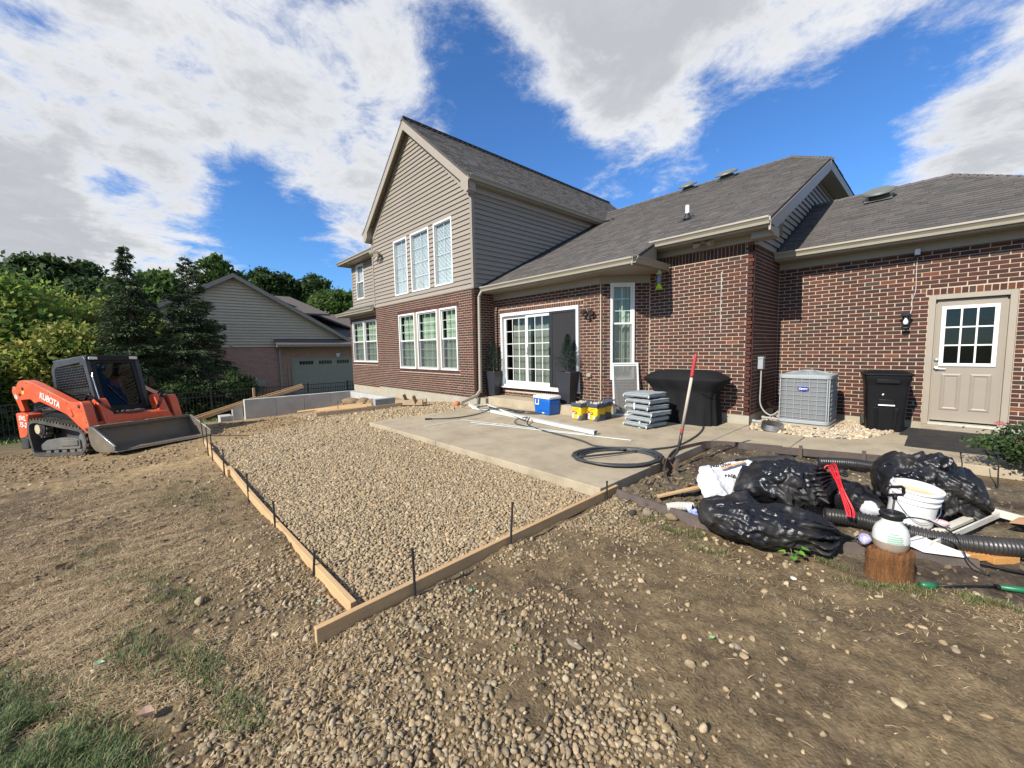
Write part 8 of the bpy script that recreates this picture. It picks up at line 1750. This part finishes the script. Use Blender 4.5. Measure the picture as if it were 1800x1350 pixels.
for s in (-1, 1): lathe_dir([(.03, -.06), (.045, -.02), (.062, .05), (.056, .055), (.0, .045)], (s * .09, -.10, .03), (s * .4, -.8, -.5), M_brz, 'lamp_head', fd); MB().bar((0, -.02, 0), (s*.08, -.08, .04), .015, .015).build('arm', M_brz, fd)
lathe_dir([(.03, 0), (.04, .03), (.035, .07), (.0, .08)], (0, -.03, -.07), (0, -.5, -.9), M_brz, 'sensor', fd)
ob = thing('outlet_cover', 'small weathered outlet cover low on the brick beside the slider', 'outlet', (-5.32, 7.285, .84)); MB().box((-.06, -.03, -.045), (.06, 0, .045)).build('plate', M_trim, ob, bevel=.01); MB().obox((0, -.04, .01), (.11, .02, .08), (-.15, 0, 0)).build('flap', M_trim, ob, bevel=.01)
gf = thing('gable_flood_light', 'grey twin security light high on the left corner of the siding gable', 'security light', (-14.0, 6.56, 4.95)); lathe_dir([(.09, 0), (.09, .03), (.05, .05)], (0, 0, 0), (0, -1, 0), M_gutter, 'base', gf)
for s in (-1, 1): lathe_dir([(.05, -.10), (.08, -.04), (.11, .08), (.10, .09), (.0, .07)], (s * .17, -.16, .0 - s * .03), (s * .5, -.8, -.4), M_gutter, 'lamp_head', gf); MB().bar((0, -.03, 0), (s*.15, -.13, .02), .025, .025).build('arm', M_gutter, gf)
lathe_dir([(.05, 0), (.06, .06), (.05, .12), (.0, .13)], (.02, -.05, -.12), (0, -.4, -.9), M_gutter, 'sensor', gf)
sl = thing('soffit_light', 'tan floodlight under the eave of the middle brick wall', 'security light', (-3.12, 7.80, 3.37)); lathe_dir([(.05, 0), (.05, .03)], (0, 0, 0), (0, 0, -1), M_trim, 'base', sl)
for s in (-1, 1): lathe_dir([(.03, -.06), (.05, 0), (.06, .06), (.0, .05)], (s*.11, -.02, -.05), (s, -.3, -.25), M_trim, 'lamp_head', sl)
bf = thing('insect_trap', 'yellow green hanging insect trap below the eave corner', 'insect trap', (-3.92, 7.68, 2.60)); M_lime = pm('lime_plastic', (.45, .62, .03), rough=.4)
lathe_dir([(.065, 0), (.06, .02), (.035, .08), (.02, .11)], (0, 0, .0), (0, 0, 1), M_lime, 'base_cup', bf); lathe_dir([(.032, .10), (.045, .14), (.045, .26), (.03, .28)], (0, 0, 0), (0, 0, 1), pm('grey_clear', (.16, .17, .24), rough=.2), 'chamber', bf); lathe_dir([(.05, .28), (.06, .29), (.03, .32), (.02, .36)], (0, 0, 0), (0, 0, 1), pm('pale_lime', (.50, .60, .25), rough=.4), 'cap', bf)
for k in range(6): a = k * 1.047; MB().obox((.055 * math.cos(a), .055 * math.sin(a), -.008), (.03, .02, .02), (0, 0, a)).build('petal', M_lime, bf)
mb = MB(); mb.tube([(0, 0, .36), (0, .0, .48)], .003, 5); mb.build('hook', M_metal, bf)

# ------------------------------------------------------------------ leaves, stones and scraps on the dirt
def litter(label, x, y, pts, col, name='fallen_leaf', cat='leaf', h=.012, rz=0, s=1.0, bend=.25):
    mb = MB(); mb.col = col; P = [(a * s, b * s, h + bend * s * (abs(b) + .3 * a)) for a, b in pts]; mb.add(P + [(sum(p[0] for p in P) / len(P), sum(p[1] for p in P) / len(P), h * .6)], [(i, (i + 1) % len(P), len(P)) for i in range(len(P))]); o = mb.build(name, M_sl, None, smooth=False); o.location = (x, y, hzf(x, y) + .004); o.rotation_euler = (0, 0, rz); return tag(o, label, cat)
LF = [(0, 0), (.25, .28), (.55, .30), (.8, .12), (1.0, 0), (.8, -.14), (.5, -.34), (.22, -.22)]
litter('dry pinkish brown leaf on the grass at the lower left', -2.35, -.13, LF, (.38, .26, .20), s=.085, rz=.9, h=.05, bend=.6)
litter('pale green leaf scrap on the pebbles below the near board', -2.02, 1.45, LF, (.30, .42, .30), s=.05, rz=2.0)
litter('pale green leaf on the pebbles left of the board corner', -2.66, .72, LF, (.30, .45, .34), s=.04, rz=.3)
litter('pale green leaf on the grass at the lower left', -2.94, -.30, LF, (.28, .42, .28), s=.055, rz=1.2, h=.02)
litter('small green leaf lying on the bare dirt at lower right', -.78, 2.13, LF, (.28, .46, .20), s=.04, rz=1.0)
litter('dark brown leaf on the ground at left', -4.75, -.62, LF, (.10, .055, .035), s=.11, rz=2.4, h=.02)
litter('brown leaf curled on the patchy grass at left', -3.75, .05, LF, (.20, .10, .06), s=.06, rz=.4)
litter('small green weed leaf among the foreground pebbles', -1.48, 1.33, LF, (.10, .20, .05), s=.03, rz=0)
M_fs = pm('fieldstone', (.24, .19, .14), (.17, .135, .10), sc=8, rough=.9, bump=.5)
rock('flat_stone', (-1.27, 1.60, hzf(-1.27, 1.60) + .004), (.055, .022, .010), M_fs, 'flat dark stone sliver among the foreground pebbles', 'stone', 90, 3)
rock('clod', (-1.80, 3.36, hzf(-1.80, 3.36) + .02), (.05, .04, .035), M_fs, 'square tan clod by the end of the near board', 'clod', 91, 3); rock('clod', (-1.92, 3.30, hzf(-1.92, 3.30) + .015), (.035, .04, .03), pm('dark_clod', (.05, .042, .034), rough=.95, bump=.6), 'dark clod by the end of the near board', 'clod', 92, 3)
rock('clod', (-1.60, 3.42, hzf(-1.6, 3.42) + .03), (.055, .035, .03), M_earth, 'tan lump of earth against the brown edging', 'clod', 93, 3)
rock('white_stone', (-.62, 3.18, hzf(-.62, 3.18) + .006), (.020, .016, .010), pm('chalk', (.78, .78, .76), rough=.8), 'small bright white stone on the dirt before the long bag', 'stone', 94, 2)
